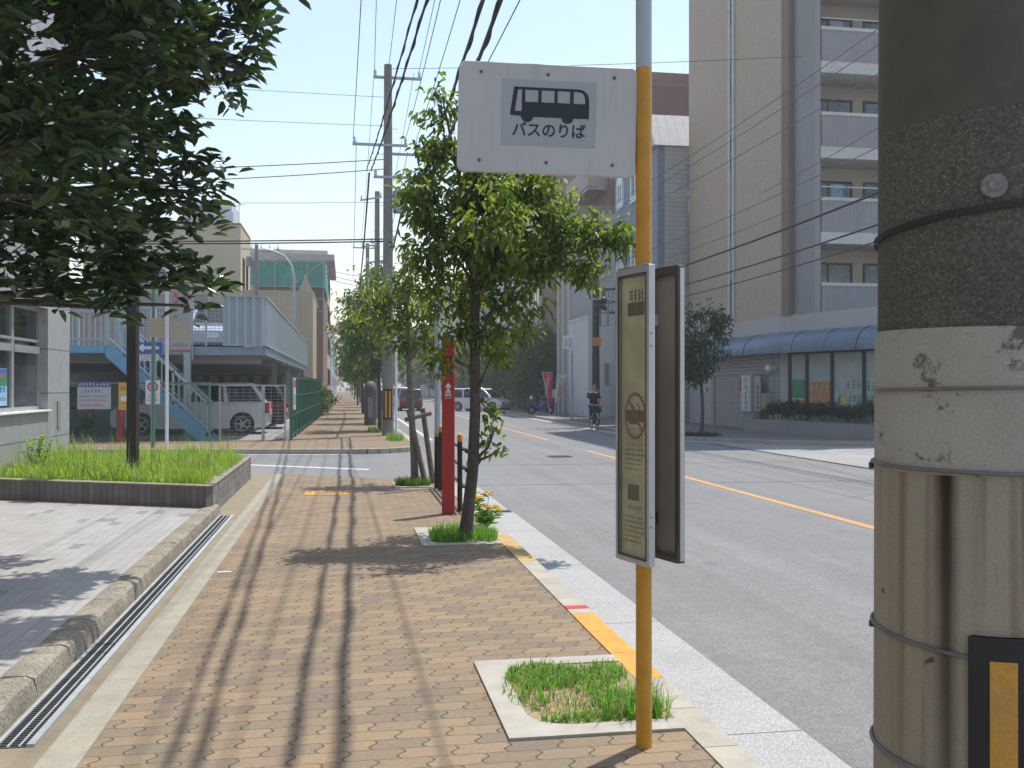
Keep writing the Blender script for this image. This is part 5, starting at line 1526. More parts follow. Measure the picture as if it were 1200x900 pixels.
m = MB(); m.box(13.80, 31.95, 0.0, 14.05, 32.75, 0.62); wp(m, 'base', 'column_grey', sb)
m = MB(); m.box(13.75, 31.95, 0.62, 14.1, 32.85, 1.95); wp(m, 'frame', 'column_grey', sb)
m = MB(); m.box(13.85, 31.935, 0.66, 14.08, 31.948, 1.9); m.box(13.735, 32.0, 0.66, 13.748, 32.8, 1.9); wp(m, 'face', 'slab_white', sb)
m = MB(); glyphs(m, 32.3, 0.74, 0.2, 0.85, 5, random.Random(40), lambda u, v, w: (13.734 - 0.003 * w, u, v), True); glyphs(m, 13.92, 0.74, 0.1, 0.85, 5, random.Random(41), lambda u, v, w: (u, 31.934 - 0.003 * w, v), True); wp(m, 'lettering', 'icon_dark', sb)
m = MB(); m.box(13.725, 32.25, 1.66, 13.734, 32.55, 1.85); wp(m, 'logo_mark', 'poster_yellow', sb)
# planter wall in front of the shop window
spn = thing('shop_planter', 'low brown tiled planter wall below the shop windows', 'planter', (14.2, 29, 0))
m = MB(); m.prism([(-0.95, -0.02), (5.0, -0.02), (5.0, 0.42), (-0.95, 0.42)], fB, 0.72, 0.84); m.prism([(-0.95, -0.02), (-0.83, -0.02), (-0.83, 0.42), (-0.95, 0.42)], fB, 0.05, 0.719)
wp(m, 'wall', 'timber_brown' if False else 'column_grey', spn)
m = MB(); m.prism([(-0.82, -0.02), (5.0, -0.02), (5.0, 0.34), (-0.82, 0.34)], fB, 0.09, 0.718); wp(m, 'soil', 'turf_soil', spn)

# blue-grey house with white windows and a sided flank
bh = thing('blue_grey_house', 'blue-grey building with white arched windows and pale siding on its flank', 'building', (13.1, 40.3, 0))
m = MB(); m.box(13.1, 40.3, -0.1, 20, 47.0, 11.8); wp(m, 'wall', 'bluegrey_wall', bh)
m = MB(); m.box(13.42, 40.25, 0, 20, 40.298, 11.8); wp(m, 'siding', 'grey_siding', bh)
m = MB(); m.prism([(40.1, 11.8), (47.2, 11.8), (46.4, 13.3), (40.9, 13.3)], lambda u, v, w: (w, u, v), 12.9, 20.1); wp(m, 'roof', 'metal_roof', bh)
add_windows(bh, 'W', 13.1, [(45.4, 10.2, 46.4, 11.4)], 'white_frame', 'window_blue', 0.16, 1, 0.09, arch=True, sill='white_frame')
add_windows(bh, 'W', 13.1, [(42.8, 10.1, 44.1, 11.6), (42.8, 6.9, 44.1, 8.3), (45.4, 6.9, 46.4, 7.95), (42.8, 3.6, 44.1, 5.0)], 'white_frame', 'window_blue', 0.16, 1, 0.09, sill='white_frame')
add_windows(bh, 'S', 40.25, [(14.45, 9.0, 14.85, 9.6)], 'white_frame', 'window_dark', 0.05, 0, 0.05)
m = MB(); m.box(14.38, 39.95, 9.62, 14.9, 40.245, 9.88); wp(m, 'window_hood', 'beige_wall', bh)
wh = block('white_building', 'small white building with a black roof railing behind the dark utility pole', 11.9, 15, 47.7, 52.0, 4.95, 'white_wall', 'white_wall', parapet=0.12)
m = MB()
for x in (12.7, 14.2): m.beam((x, 47.8, 5.0), (x, 47.8, 6.4), 0.1, 0.1)
m.beam((12.7, 47.8, 6.4), (14.2, 47.8, 6.4), 0.09, 0.09); m.beam((12.7, 47.8, 5.2), (14.2, 47.8, 5.2), 0.09, 0.09); m.beam((12.7, 47.8, 5.8), (14.2, 47.8, 5.8), 0.04, 0.04)
for i in range(8): m.beam((12.78 + i * 0.19, 47.8, 5.25), (12.82 + i * 0.19, 47.8, 6.36), 0.028, 0.028)
wp(m, 'roof_railing', 'frame_black', wh)
add_windows(wh, 'S', 47.7, [(12.72, 1.55, 13.0, 2.7)], 'beige_wall', 'column_grey', 0.04, 0)
pg = block('pale_building', 'pale grey narrow building with vertical ribs next to the small white building', 12.1, 15, 52.2, 56.0, 11.0, 'pale_grey_wall', 'pole_concrete', parapet=0.4)
m = MB()
for i in range(3): m.box(11.98, 52.3 + i * 1.3, 0, 12.098, 52.6 + i * 1.3, 10.9)
wp(m, 'ribs', 'beige_wall', pg)
ba = block('brown_apartment', 'red-brown tiled apartment block with balconies rising behind the blue-grey building', 14.6, 32, 53.4, 72, 18.5, 'brown_tile', 'brown_tile', parapet=0.8)
for k in range(5):
    z = 3.2 + 3.15 * k
    m = MB(); m.box(13.5, 54.0, z, 14.597, 59.5, z + 0.18); m.box(13.44, 53.95, z + 0.181, 13.52, 59.5, z + 1.3); m.box(13.521, 53.95, z + 0.181, 14.597, 54.02, z + 1.3)
    wp(m, 'balcony', 'garage_pink', ba)
    add_windows(ba, 'W', 14.6, [(54.5, z + 0.2, 56.6, z + 2.3), (57, z + 0.2, 59.2, z + 2.3)], 'aluminium', 'window_dark', 0.08, 1, 0.04)
add_windows(ba, 'S', 53.4, grid_rects(15, 31, 5, 2.4, 3.15, 5, 1.8, 1.5), 'aluminium', 'window_dark', 0.09, 1)
m = MB(); m.cyl(13.8, 59, 16.0, 16.8, 0.12); m.ball((13.8, 59, 16.9), 0.23); wp(m, 'roof_vent', 'poster_white', ba, smooth=True)
ga_ = block('grey_apartment', 'large grey-beige apartment building behind the trees on the right side', 15, 32, 74, 104, 16.5, 'beige_wall', 'pole_concrete', parapet=0.6)
add_windows(ga_, 'W', 15, grid_rects(75, 103, 7, 1.6, 3.0, 5, 2.3, 1.6), 'aluminium', 'window_dark', 0.09, 1)
add_windows(ga_, 'S', 74, grid_rects(15.5, 31, 5, 1.6, 3.0, 5, 1.9, 1.5), 'aluminium', 'window_dark', 0.09, 1)
m = MB(); m.box(14.7, 73.5, 0, 16.0, 74, 16.9); wp(m, 'tan_pier', 'garage_pink', ga_)
lw = thing('boundary_wall', 'low concrete boundary wall with square pillars below the trees on the right', 'wall', (11.4, 55, 0))
m = MB(); m.box(13.2, 56.5, 0, 13.35, 104, 0.8); wp(m, 'wall', 'brown_wall', lw)
m = MB()
for i in range(15): m.box(13.1, 56.7 + i * 3, 0, 13.45, 57.1 + i * 3, 2.4)
wp(m, 'pillars', 'fascia_concrete', lw)
for i, (y0, y1, h, wl, lab) in enumerate(((108, 120, 11, 1, 'pale grey block just beyond the large grey-beige apartment building'), (124, 150, 15, 0, 'tall beige block far along the right side of the street'), (156, 185, 9, 2, 'low white block far along the right side of the street'), (190, 225, 13, 4, 'brown block far along the right side of the street'))):
    row_house(i, 13.5, 26, y0, y1, h, 'W', lab, walls[wl])

# ================================================================== TREES AND SHRUBS
CR, CF = Vector((0.98607, -0.16635, 0)), Vector((0.16635, 0.98607, 0))   # right / ahead as seen along the sidewalk
def grow(name, label, loc, trunk, radii, clumps, leaf, L, Wd, seed, cat='tree', group=None, bark='bark', per_twig=14, spread=0.11, droop=0.25, whorl=False, twig_r=0.006, rz=0.0, limb=1.0):
    """trunk: local points; clumps: local ellipsoids. Limbs run from the trunk to every clump, twigs to its leaf tufts"""
    root = thing(name, label, cat, loc, rz, group)
    rng = np.random.default_rng(seed); rnd = random.Random(seed)
    V, F, twigs = clump_leaves(clumps, rng, L, Wd, per_twig, spread, droop, whorl)
    m = MB(); m.tube(trunk, radii, 12)
    tv = [Vector(p) for p in trunk]
    for c, tw in zip(clumps, twigs):
        cc = Vector(c[:3])
        # leave the trunk somewhat below the clump
        best, bi = None, 0
        for i, p in enumerate(tv):
            d = (cc - p).length + (2.0 if p.z > cc.z - 0.05 else 0) + 0.35 * max(0, cc.z - p.z - 1.2)
            if best is None or d < best: best, bi = d, i
        s = tv[bi]
        mid = s.lerp(cc, 0.5) + Vector((rnd.uniform(-.1, .1), rnd.uniform(-.1, .1), rnd.uniform(0.0, 0.16)))
        r0 = limb * min(radii[bi] * 0.55, 0.012 + 0.016 * (cc - s).length)
        m.tube([s, s.lerp(mid, 0.5) + Vector((0, 0, 0.04)), mid, mid.lerp(cc, 0.6), cc], [r0, r0 * 0.85, r0 * 0.65, r0 * 0.5, r0 * 0.3], 7)
        for j in range(0, len(tw), 2):
            e = Vector(tw[j]); b = mid.lerp(cc, rnd.uniform(0.3, 1.0))
            m.tube([b, b.lerp(e, 0.5) + Vector((rnd.uniform(-.03, .03), rnd.uniform(-.03, .03), 0.02)), e], [twig_r, twig_r * 0.7, twig_r * 0.4], 4, False)
    m.build('trunk', bark, root)
    raw_mesh('crown', V, F, leaf, root)
    return root
def seen(base, depth, items, py0=452.0, f=1150.0):
    """clumps listed as offsets (right, up, ahead) in metres with radii"""
    out = []
    for (r_, z_, a_, rx, rz_, n) in items:
        p = CR * r_ + CF * a_
        out.append((p.x, p.y, z_, rx, rx * 0.9, rz_, n))
    return out
# young street tree beside the bus stop
T1 = [(-0.27, 4.32, 0.0, 0.16, 0.25, 90), (-0.34, 3.9, 0.1, 0.2, 0.25, 170), (-0.56, 3.55, 0.2, 0.16, 0.2, 90), (-0.38, 3.4, -0.1, 0.28, 0.28, 320),
      (0.12, 3.45, 0.0, 0.36, 0.25, 420), (0.62, 3.4, -0.1, 0.38, 0.25, 420), (0.98, 3.17, 0.1, 0.28, 0.24, 260), (1.32, 3.08, 0.0, 0.25, 0.17, 170), (1.53, 3.0, 0.0, 0.15, 0.13, 70), (1.17, 2.72, 0.1, 0.17, 0.2, 130),
      (-0.22, 2.95, 0.0, 0.4, 0.3, 420), (0.3, 2.95, -0.2, 0.4, 0.33, 480), (0.76, 2.86, 0.15, 0.34, 0.28, 340), (-0.4, 2.52, 0.1, 0.3, 0.25, 260), (0.12, 2.48, 0.0, 0.33, 0.3, 340), (0.54, 2.44, -0.1, 0.25, 0.26, 220),
      (0.38, 2.13, 0.1, 0.24, 0.2, 170), (-0.08, 2.1, 0.0, 0.25, 0.2, 190), (-0.22, 1.85, 0.0, 0.18, 0.14, 90), (0.25, 1.86, 0.0, 0.2, 0.13, 90), (0.1, 3.75, 0.0, 0.3, 0.2, 200), (0.5, 3.72, 0.2, 0.25, 0.16, 130),
      (0.3, 3.1, 0.75, 0.35, 0.3, 260), (0.3, 3.1, -0.75, 0.3, 0.3, 160), (-0.1, 2.6, 0.7, 0.3, 0.25, 180)]
grow('street_tree', 'young street tree with a slim dark trunk in the pit behind the bus stop', (1.2, 9.78, 0),
     [(-0.03, 0, -0.02), (0.0, 0, 0.25), (0.05, 0, 0.7), (0.075, 0, 1.3), (0.07, 0, 1.9), (0.08, 0.02, 2.5), (0.03, 0, 3.1), (-0.1, 0, 3.7), (-0.25, 0, 4.4)], [0.080, 0.064, 0.057, 0.054, 0.05, 0.043, 0.032, 0.02, 0.008],
     [(c[0], c[1], c[2], c[3], c[4], c[5], c[6] * (1.9 if c[2] > 2.7 else 1.05)) for c in seen(0, 0, T1)] + [(0.27, -0.05, 1.13, 0.13, 0.13, 0.14, 46), (0.32, -0.08, 0.93, 0.11, 0.11, 0.09, 30), (0.22, 0, 1.35, 0.06, 0.06, 0.08, 14)], 'street_leaf', 0.082, 0.040, 3, per_twig=13, spread=0.085, droop=0.35)
# staked tree at the corner
T2 = [(-0.1, 3.2, 0, 0.3, 0.3, 230), (-0.3, 2.75, 0.1, 0.34, 0.3, 260), (0.15, 2.6, -0.1, 0.3, 0.27, 220), (-0.5, 3.0, 0, 0.26, 0.25, 150), (0.02, 2.2, 0.1, 0.3, 0.2, 160), (0.35, 2.9, 0.2, 0.26, 0.25, 150), (-0.1, 3.6, 0.1, 0.2, 0.2, 90), (0.3, 2.25, -.2, .2, .2, 80), (0, 2.8, 0.6, 0.3, 0.3, 150), (-0.75, 2.7, 0.2, 0.28, 0.25, 130), (-0.65, 2.3, 0.3, 0.25, 0.2, 90)]
stake_tree = grow('street_tree', 'street tree held by two crossed wooden stakes at the corner of the side street', (1.06, 15.4, 0),
     [(0, 0, -0.02), (-0.02, 0, 0.5), (-0.06, 0, 1.2), (-0.1, 0, 1.9), (-0.12, 0, 2.6), (-0.1, 0, 3.3)], [0.065, 0.055, 0.048, 0.042, 0.03, 0.012],
     seen(0, 0, T2), 'street_leaf', 0.10, 0.046, 8, bark='pale_bark', spread=0.1, droop=0.35)
for k, (a, b) in enumerate((((0.16, -0.12, 0), (-0.1, -0.04, 1.16)), ((0.3, 0.2, 0), (0.12, 0.06, 1.2)))):
    m = MB(); m.tube([a, b], [0.045, 0.04], 10)
    m.build('stake', 'weathered_stake', stake_tree)
m = MB(); m.tube([(-0.16, -0.07, 1.02), (0.25, 0.0, 1.12)], 0.035, 10); m.build('cross_stake', 'weathered_stake', stake_tree)
# trees down the far sidewalk: three characters, copied
def far_tree(seed, label, h, rad, leaf='far_leaf', loc=(0, 0, 0), n=2600, low=1.9, L=0.15, bark='bark', group=None, tr=0.075):
    rng = np.random.default_rng(seed)
    cl = []
    for k in range(16):
        t = rng.uniform(0, 1); a = rng.uniform(0, 2 * math.pi); r = rad * (0.25 + 0.6 * math.sin(math.pi * (0.15 + 0.75 * t))) * rng.uniform(0.4, 1)
        z = low + (h - low) * (0.06 + 0.86 * t)
        q = rad * rng.uniform(0.3, 0.48)
        cl.append((r * math.cos(a), r * math.sin(a), z, q, q, q * 0.8, n / 16))
    tp = [(0, 0, -0.05), (rng.uniform(-.05, .05), 0, low * 0.5), (rng.uniform(-.08, .08), rng.uniform(-.05, .05), low), (0, 0, (low + h) / 2), (0, 0, h * 0.93)]
    return grow('street_tree', label, loc, tp, [tr, tr * .8, tr * .7, tr * .45, tr * .12], cl, leaf, L, L * 0.5, seed, bark=bark, per_twig=16, spread=0.16, group=group, droop=0.3)
GT = 'street trees along the far sidewalk'
ft = [far_tree(20, 'tall street tree right beside the striped utility pole beyond the side street', 5.7, 1.75, loc=(1.12, 33.9, 0), n=3600),
      far_tree(22, 'street tree standing right next to the round-topped grey cabinet', 5.0, 1.45, loc=(1.05, 40.6, 0)),
      far_tree(23, 'street tree on the far sidewalk just beyond the round-topped grey cabinet', 5.4, 1.6, loc=(0.95, 47.5, 0))]
for o in ft: o['group'] = GT
for k, (y, s) in enumerate(((55, 1.0), (63, 0.95), (71, 1.05), (80, 1.0), (90, 1.08), (101, 1.0), (113, 1.05), (126, 1.1), (141, 1.1), (158, 1.15), (178, 1.2), (200, 1.3), (228, 1.3))):
    dup(ft[k % 3], (1.0 + 0.1 * ((k * 7) % 3 - 1), y, 0), 1.3 * k, 'small distant street tree in the receding row on the far sidewalk', GT, s)
# right-hand side trees
GR = 'trees along the right side of the street'
rt = [far_tree(30, 'small round street tree on the pavement before the shop garage', 3.95, 1.2, 'dark_leaf', (10.75, 28.75, 0), 2600, 1.65, 0.14),
      far_tree(31, 'dense tree behind the red banners on the right pavement', 5.0, 1.7, 'far_leaf', (11.4, 59.0, 0), 3200, 0.9, 0.2),
      far_tree(32, 'bright green tree spilling over the boundary wall on the right', 4.9, 1.8, 'far_leaf', (11.5, 63.0, 0), 3200, 1.0, 0.2)]
rt[0].scale = (0.9, 0.9, 1)
for k, (x, y, s, i) in enumerate(((11.9, 61.0, 1.1, 1), (11.7, 66.5, 1.05, 2), (11.6, 69.5, 1.1, 1), (11.6, 72, 1.1, 2), (11.6, 77, 1.1, 1), (11.6, 83, 1.15, 2), (11.5, 89, 1.2, 1), (11.0, 96, 1.2, 2), (11.0, 106, 1.2, 1), (11.0, 118, 1.3, 2), (11.0, 132, 1.3, 1), (11.0, 150, 1.4, 2), (11, 170, 1.5, 1), (11, 195, 1.6, 2), (11, 225, 1.7, 1))):
    dup(rt[i], (x, y, 0), 0.9 * k + 0.5, 'tree in the distant green row along the right side of the street', GR, s)
# tree mass that closes the far end of the street
def wood(rng):
    cl = []
    for k in range(60): cl.append((rng.uniform(-40, 50), rng.uniform(300, 318), rng.uniform(1, 9), 5, 3, 3, 90))
    return cl
rng = np.random.default_rng(77)
V, F, _ = clump_leaves(wood(rng), rng, 1.0, 0.6, 16, 0.8, 0.3)
struct(raw_mesh('distant_wood', V, F, 'far_leaf'), 'stuff')

# evergreen with big glossy leaves over the forecourt
MG = [(270, 45, 7.0, 46), (252, 92, 7.3, 40), (285, 25, 6.8, 28), (200, 40, 6.5, 60), (213, 140, 7.0, 38), (130, 55, 6.4, 66), (40, 40, 6.0, 50), (228, 212, 7.0, 34), (188, 212, 6.8, 44), (226, 262, 7.2, 26), (226, 322, 7.0, 24), (240, 338, 6.9, 16), (222, 358, 6.9, 12), (135, 362, 6.4, 13), (75, 352, 6.2, 14),
      (150, 125, 6.5, 56), (55, 140, 6.0, 68), (115, 205, 6.3, 52), (28, 225, 6.0, 66), (170, 285, 6.6, 42), (105, 295, 6.3, 46), (20, 300, 6.0, 38), (65, 325, 6.2, 22), (130, 335, 6.4, 24), (185, 325, 6.7, 24), (10, 335, 6.0, 20),
      (150, 20, 7.6, 60), (70, 160, 7.8, 45), (180, 170, 7.9, 40), (40, 240, 7.5, 60), (140, 260, 7.6, 45), (150, 60, 5.4, 40), (20, 130, 5.2, 60), (90, 230, 5.4, 50), (200, -40, 6.8, 60), (110, -60, 6.4, 80), (10, -60, 6.0, 80),
      (-80, 40, 6.4, 90), (-80, 180, 6.4, 90), (-80, 300, 6.4, 70), (-200, 80, 7.0, 100), (-200, 240, 7.0, 90), (-330, 100, 7.4, 100), (-330, 240, 7.2, 90), (-120, 120, 8.4, 90), (-60, -80, 7.2, 100), (-220, -60, 7.2, 110), (-420, 20, 7.5, 100),
      (300, -65, 5.9, 50), (250, -90, 5.6, 60), (330, -115, 6.2, 50), (200, -110, 5.5, 60), (125, -70, 4.9, 80), (40, -60, 4.8, 80), (-60, -40, 4.9, 90), (-60, 60, 4.6, 70), (190, -80, 5.2, 50), (180, 60, 5.3, 50), (150, 150, 5.4, 45), (120, -40, 5.2, 70), (60, 160, 4.9, 60), (250, -70, 6.9, 60), (170, -150, 6.8, 80), (280, -20, 7.1, 40), (60, -200, 6.6, 100), (220, -160, 7.4, 70)]
mx, my, mz = -3.85, 7.4, 0.1
cl = []
for (px_, py_, d_, r_) in MG:                     # directions and distances from the camera; clumps above the frame added for their shadow
    d_ *= 1.15
    rr = (px_ - 600) / 1150 * d_; zz = 1.55 + (452 - py_) / 1150 * d_
    p = CR * rr + CF * d_
    s_ = r_ / 1150 * d_
    cl.append((p.x - mx, p.y - my, zz - mz, s_, s_ * 1.15, s_ * 0.9, r_ * r_ * ((0.085 if py_ > 260 or px_ > 205 else 0.056) if px_ > -20 else 0.04)))
grow('broadleaf_evergreen', 'large dark evergreen with long glossy leaves overhanging the tiled forecourt', (mx, my, mz),
     [(0, 0, -0.05), (0.03, 0.02, 0.6), (0.08, 0.05, 1.3), (0.1, 0.1, 1.9), (0.2, 0.15, 2.5), (0.25, 0.2, 3.2), (0.2, 0.25, 4.2), (0.25, 0.2, 5.0)], [0.17, 0.14, 0.125, 0.12, 0.1, 0.08, 0.05, 0.02],
     cl, 'magnolia_leaf', 0.155, 0.064, 12, per_twig=9, spread=0.115, droop=0.12, whorl=True, twig_r=0.007, limb=0.6)

def shrub(name, label, loc, blobs, leaf, L, n, seed, group=None, cat='shrub'):
    root = thing(name, label, cat, loc, 0, group)
    rng = np.random.default_rng(seed)
    cl = [(x, y, z, r, r, r * 0.85, n / len(blobs)) for (x, y, z, r) in blobs]
    V, F, tw = clump_leaves(cl, rng, L, L * 0.5, 12, L * 0.9, 0.15)
    m = MB()
    for c, t in zip(cl, tw):
        m.tube([(c[0] * 0.4, c[1] * 0.4, -0.02), (c[0] * 0.8, c[1] * 0.8, c[2] * 0.5), c[:3]], [0.018, 0.013, 0.006], 6)
        for e in t[::3]: m.tube([c[:3], tuple(e)], [0.006, 0.003], 4, False)
    m.build('stems', 'bark', root)
    raw_mesh('foliage', V, F, leaf, root)
    return root
sh = shrub('clipped_shrub', 'dark green shrub in the planter at the garage end below the shop windows', (0, 0, 0), [(0, 0, 0.35, 0.3), (0.3, 0.15, 0.28, 0.26), (-0.3, -0.1, 0.3, 0.26), (0.1, -0.25, 0.42, 0.2)], 'dark_leaf', 0.07, 1300, 51, 'shrubs below the shop windows')
p0 = fB(0.2, 0.45, 0.3); sh.location = p0
for u, w, lab in ((1.3, 0.45, 'dark green shrub below the second shop window from the garage'), (2.4, 0.5, 'dark green shrub with hanging shoots below the middle of the shop windows'), (3.4, 0.46, 'dark green shrub below the shop window nearest the big pole'), (4.4, 0.5, 'dark green shrub at the far end of the shop planter')):
    dup(sh, fB(u, w, 0.3), u * 2, lab, None, (1.1, 1.1, 1.0 + 0.15 * math.sin(u * 5)))
shrub('hedge_bush', 'grey-green bush spilling out at the end of the green panel fence', (-1.25, 51.5, 0), [(0, 0, 0.6, 0.5), (-0.2, 0.8, 0.9, 0.6), (0.1, 1.6, 0.8, 0.55), (-0.3, 2.6, 1.1, 0.7), (0, 3.6, 0.8, 0.6), (-0.1, 0.4, 1.3, 0.4)], 'far_leaf', 0.14, 2400, 53, cat='bush')
shrub('hedge_bush', 'low bush at the foot of the left building far down the sidewalk', (-1.2, 64, 0), [(0, 0, 0.5, 0.5), (-0.2, 1, 0.6, 0.5), (0, 2.2, 0.7, 0.6)], 'dark_leaf', 0.15, 900, 54, cat='bush')
# yellow lilies at the foot of the tree
root = thing('lily_plant', 'clump of yellow flowers growing beside the trunk of the young street tree', 'flowers', (1.47, 10.42, 0.0))
rng = np.random.default_rng(61); P = []; D = []; P2 = []; D2 = []
m = MB()
for k in range(12):
    a = rng.uniform(0, 6.28); l = rng.uniform(0.03, 0.16); h = rng.uniform(0.16, 0.38); t = np.array([l * math.cos(a), l * math.sin(a), h])
    m.tube([(0, 0, 0), tuple(t * 0.5), tuple(t)], [0.005, 0.004, 0.003], 5)
    for j in range(12): P.append(t * rng.uniform(0.2, 0.95)); b = rng.uniform(0, 6.28); D.append([math.cos(b), math.sin(b), 0.5])
    if h > 0.2:
        for j in range(7): P2.append(t); b = j * 0.9; D2.append([math.cos(b), math.sin(b), 0.5])
m.build('stems', 'pit_grass_blade', root)
V, F = leaves(np.array(P), np.array(D), 0.12, 0.018, rng, droop=0.3); raw_mesh('foliage', V, F, 'pit_grass_blade', root)
V, F = leaves(np.array(P2), np.array(D2), 0.075, 0.034, rng, droop=0.2); raw_mesh('petals', V, F, 'petal', root)

# ================================================================== STREET FURNITURE
# red post with arrow
rp = thing('red_post', 'square red metal post with a small white arrow, standing on the brick sidewalk', 'post', (1.215, 11.83, 0), R(-8))
m = MB(); m.box(-0.076, -0.05, 0, 0.076, 0.05, 2.12); m.build('post', 'red_post_paint', rp, bevel=0.006)
m = MB(); m.box(-0.072, -0.046, 2.121, 0.072, 0.046, 2.15); m.build('cap', 'black_metal', rp, bevel=0.004)
fr_ = lambda u, v, w: (u, -0.0505 - 0.0012 * w, v)
m = MB(); m.prism([(-0.012, 1.46), (0.012, 1.46), (0.012, 1.54), (0.032, 1.52), (0.032, 1.545), (0.0, 1.585), (-0.032, 1.545), (-0.032, 1.52), (-0.012, 1.54)], fr_, 0, 1)
m.prism([(-0.038, 1.43), (0.038, 1.43), (0.038, 1.444), (-0.038, 1.444)], fr_, 0, 1)
m.prism([(-0.03, 1.445), (-0.02, 1.445), (-0.02, 1.5), (-0.03, 1.5)], fr_, 0, 1); m.prism([(0.02, 1.445), (0.03, 1.445), (0.03, 1.5), (0.02, 1.5)], fr_, 0, 1)
glyphs(m, -0.045, 1.395, 0.09, 0.024, 4, random.Random(3), fr_)
m.build('arrow_mark', 'poster_white', rp, smooth=False)
m = MB(); m.prism(arc(0.01, 1.86, 0.014, 0, 330, 11), fr_, 0, 4); m.build('button', 'black_metal', rp)
# guard fence seen end-on
gf = thing('guard_fence', 'black pipe guard fence with ball-ended rails along the kerb behind the red post', 'guard fence', (1.40, 12.1, 0))
for y in (12.05, 14.55):
    m = MB(); m.cyl(-0.02, y - 12.1, 0, 0.86, 0.032); p = m.build('post', 'black_metal', gf)
    m = MB(); m.cyl(-0.02, y - 12.1, 0.861, 0.93, 0.033); m.ball((-0.02, y - 12.1, 0.93), 0.033, 12, 6); m.build('yellow_cap', 'yellow_paint', p)
for z in (0.76, 0.53, 0.30):
    m = MB(); m.tube([(0.045, -0.25, z), (0.045, 2.75, z)], 0.02, 10); r_ = m.build('rail', 'black_metal', gf)
    m = MB(); m.ball((0.045, -0.27, z), 0.034, 12, 8); m.tube([(-0.02, -0.05, z), (0.045, -0.05, z)], 0.014, 8); m.build('end_ball', 'black_metal', r_)
wp_ = thing('sign_post', 'grey sign post with a black lower half and thin yellow band near the side street', 'post', (1.36, 14.83, 0))
m = MB(); m.cyl(0, 0, 0, 0.78, 0.05, n=16); m.build('black_sleeve', 'black_metal', wp_)
m = MB(); m.cyl(0, 0, 0.78, 0.83, 0.051, n=16); m.build('yellow_band', 'worn_yellow_paint', wp_)
m = MB(); m.cyl(0, 0, 0.83, 3.1, 0.046, n=16); m.lathe(0, 0, [(0.046, 3.1), (0.03, 3.13), (0, 3.14)]); m.build('post', 'grey_pole_paint', wp_)
o = (lambda m: (m.cyl(0, 0, 0, 3.6, 0.04, n=14), m.lathe(0, 0, [(0.04, 3.6), (0.02, 3.63), (0, 3.635)], 14), m.build('pole', 'white_frame'))[-1])(MB())
o.name = 'thin_pole'; o.location = (1.42, 28.6, 0); tag(o, 'thin pale metal pole standing right before the striped utility pole', 'pole')
surf('cabinet_grey', (0.10, 0.10, 0.10), 0.7, 0.15, 4)
cbn = thing('roadside_cabinet', 'dark grey round-topped cabinet among the trees on the far sidewalk', 'cabinet', (0.93, 39.0, 0))
m = MB(); m.lathe(0, 0, [(0.24, 0), (0.24, 1.25), (0.255, 1.26), (0.255, 1.45), (0.21, 1.62), (0.1, 1.72), (0, 1.74)], 18); m.build('body', 'cabinet_grey', cbn)
m = MB(); m.box(-0.1, -0.262, 0.3, 0.1, -0.235, 1.1); m.build('door', 'ink_grey', cbn, bevel=0.005)

# utility poles
def utility_pole(label, loc, h=11.6, r=0.185, mat='pole_concrete', guard=True, rz=0.0):
    u = thing('utility_pole', label, 'utility pole', loc, rz)
    m = MB(); m.cyl(0, 0, -0.05, h, r, r * 0.66, n=20); m.build('shaft', mat, u)
    if guard:
        m = MB(); m.cyl(0, 0, 0.45, 1.4, r * 1.02, r * 1.0, n=20); g = m.build('guard_sheet', 'pole_concrete', u)
        m = MB(); m.box(-0.15, -r - 0.03, 0.5, 0.12, -r * 0.9, 1.45); m.build('black_plate', 'black_rubber', g, bevel=0.01)
        for x in (-0.1, 0.02):
            m = MB(); m.box(x, -r - 0.035, 0.56, x + 0.065, -r - 0.03, 1.39); m.build('reflective_stripe', 'yellow_paint', g, smooth=False)
    for k, (z, a, b) in enumerate(((h - 0.35, -0.45, 1.05), (h - 2.55, -1.1, 0.6), (h - 2.75, -0.1, 0.95), (h - 3.55, -0.45, 0.9))):
        m = MB(); m.beam((a, -r * 0.8 if k % 2 else r * 0.8, z), (b, -r * 0.8 if k % 2 else r * 0.8, z), 0.075, 0.075); ca = m.build('crossarm', 'galv_pale', u)
        y = -r * 0.8 if k % 2 else r * 0.8
        for x in (a + 0.06, b - 0.06):
            m = MB(); m.lathe(x, y, [(0.03, z + 0.05), (0.06, z + 0.09), (0.035, z + 0.13), (0.055, z + 0.17), (0.03, z + 0.24), (0, z + 0.25)], 8)
            m.build('insulator', 'insulator_white', ca)
    m = MB(); m.lathe(0.36, 0, [(0.0, h - 4.65), (0.2, h - 4.62), (0.21, h - 3.95), (0.0, h - 3.85)], 14); m.beam((0.05, 0, h - 4.1), (0.2, 0, h - 4.1), 0.06, 0.06); m.build('transformer', 'galv_pale', u)
    m = MB()
    for k in range(10):
        z = 2.4 + 0.8 * k; s = 1 if k % 2 else -1
        m.tube([(s * r * 0.6, 0, z), (s * (r + 0.14), 0, z)], 0.009, 6)
    m.build('foot_pegs', 'galv_pale', u)
    return u
u2 = utility_pole('tall concrete utility pole with a yellow and black guard plate beyond the side street', (1.28, 30.95, 0))
for (y, x, s, lab) in ((46.5, 1.42, 0.92, 'slimmer utility pole seen just left of the tall striped one'), (66, 1.38, 0.95, 'third utility pole in the row along the far sidewalk'), (92, 1.35, 1.0, 'fourth utility pole in the row along the far sidewalk'), (122, 1.35, 1.0, 'utility pole far down the left row'), (155, 1.35, 1.0, 'most distant utility pole of the left row')):
    dup(u2, (x, y, 0), 0.05 * y, lab, None, s)
dup(u2, (-24, 31.5, 0), 1.4, 'utility pole on the side street, left of the car park', None, 0.95)
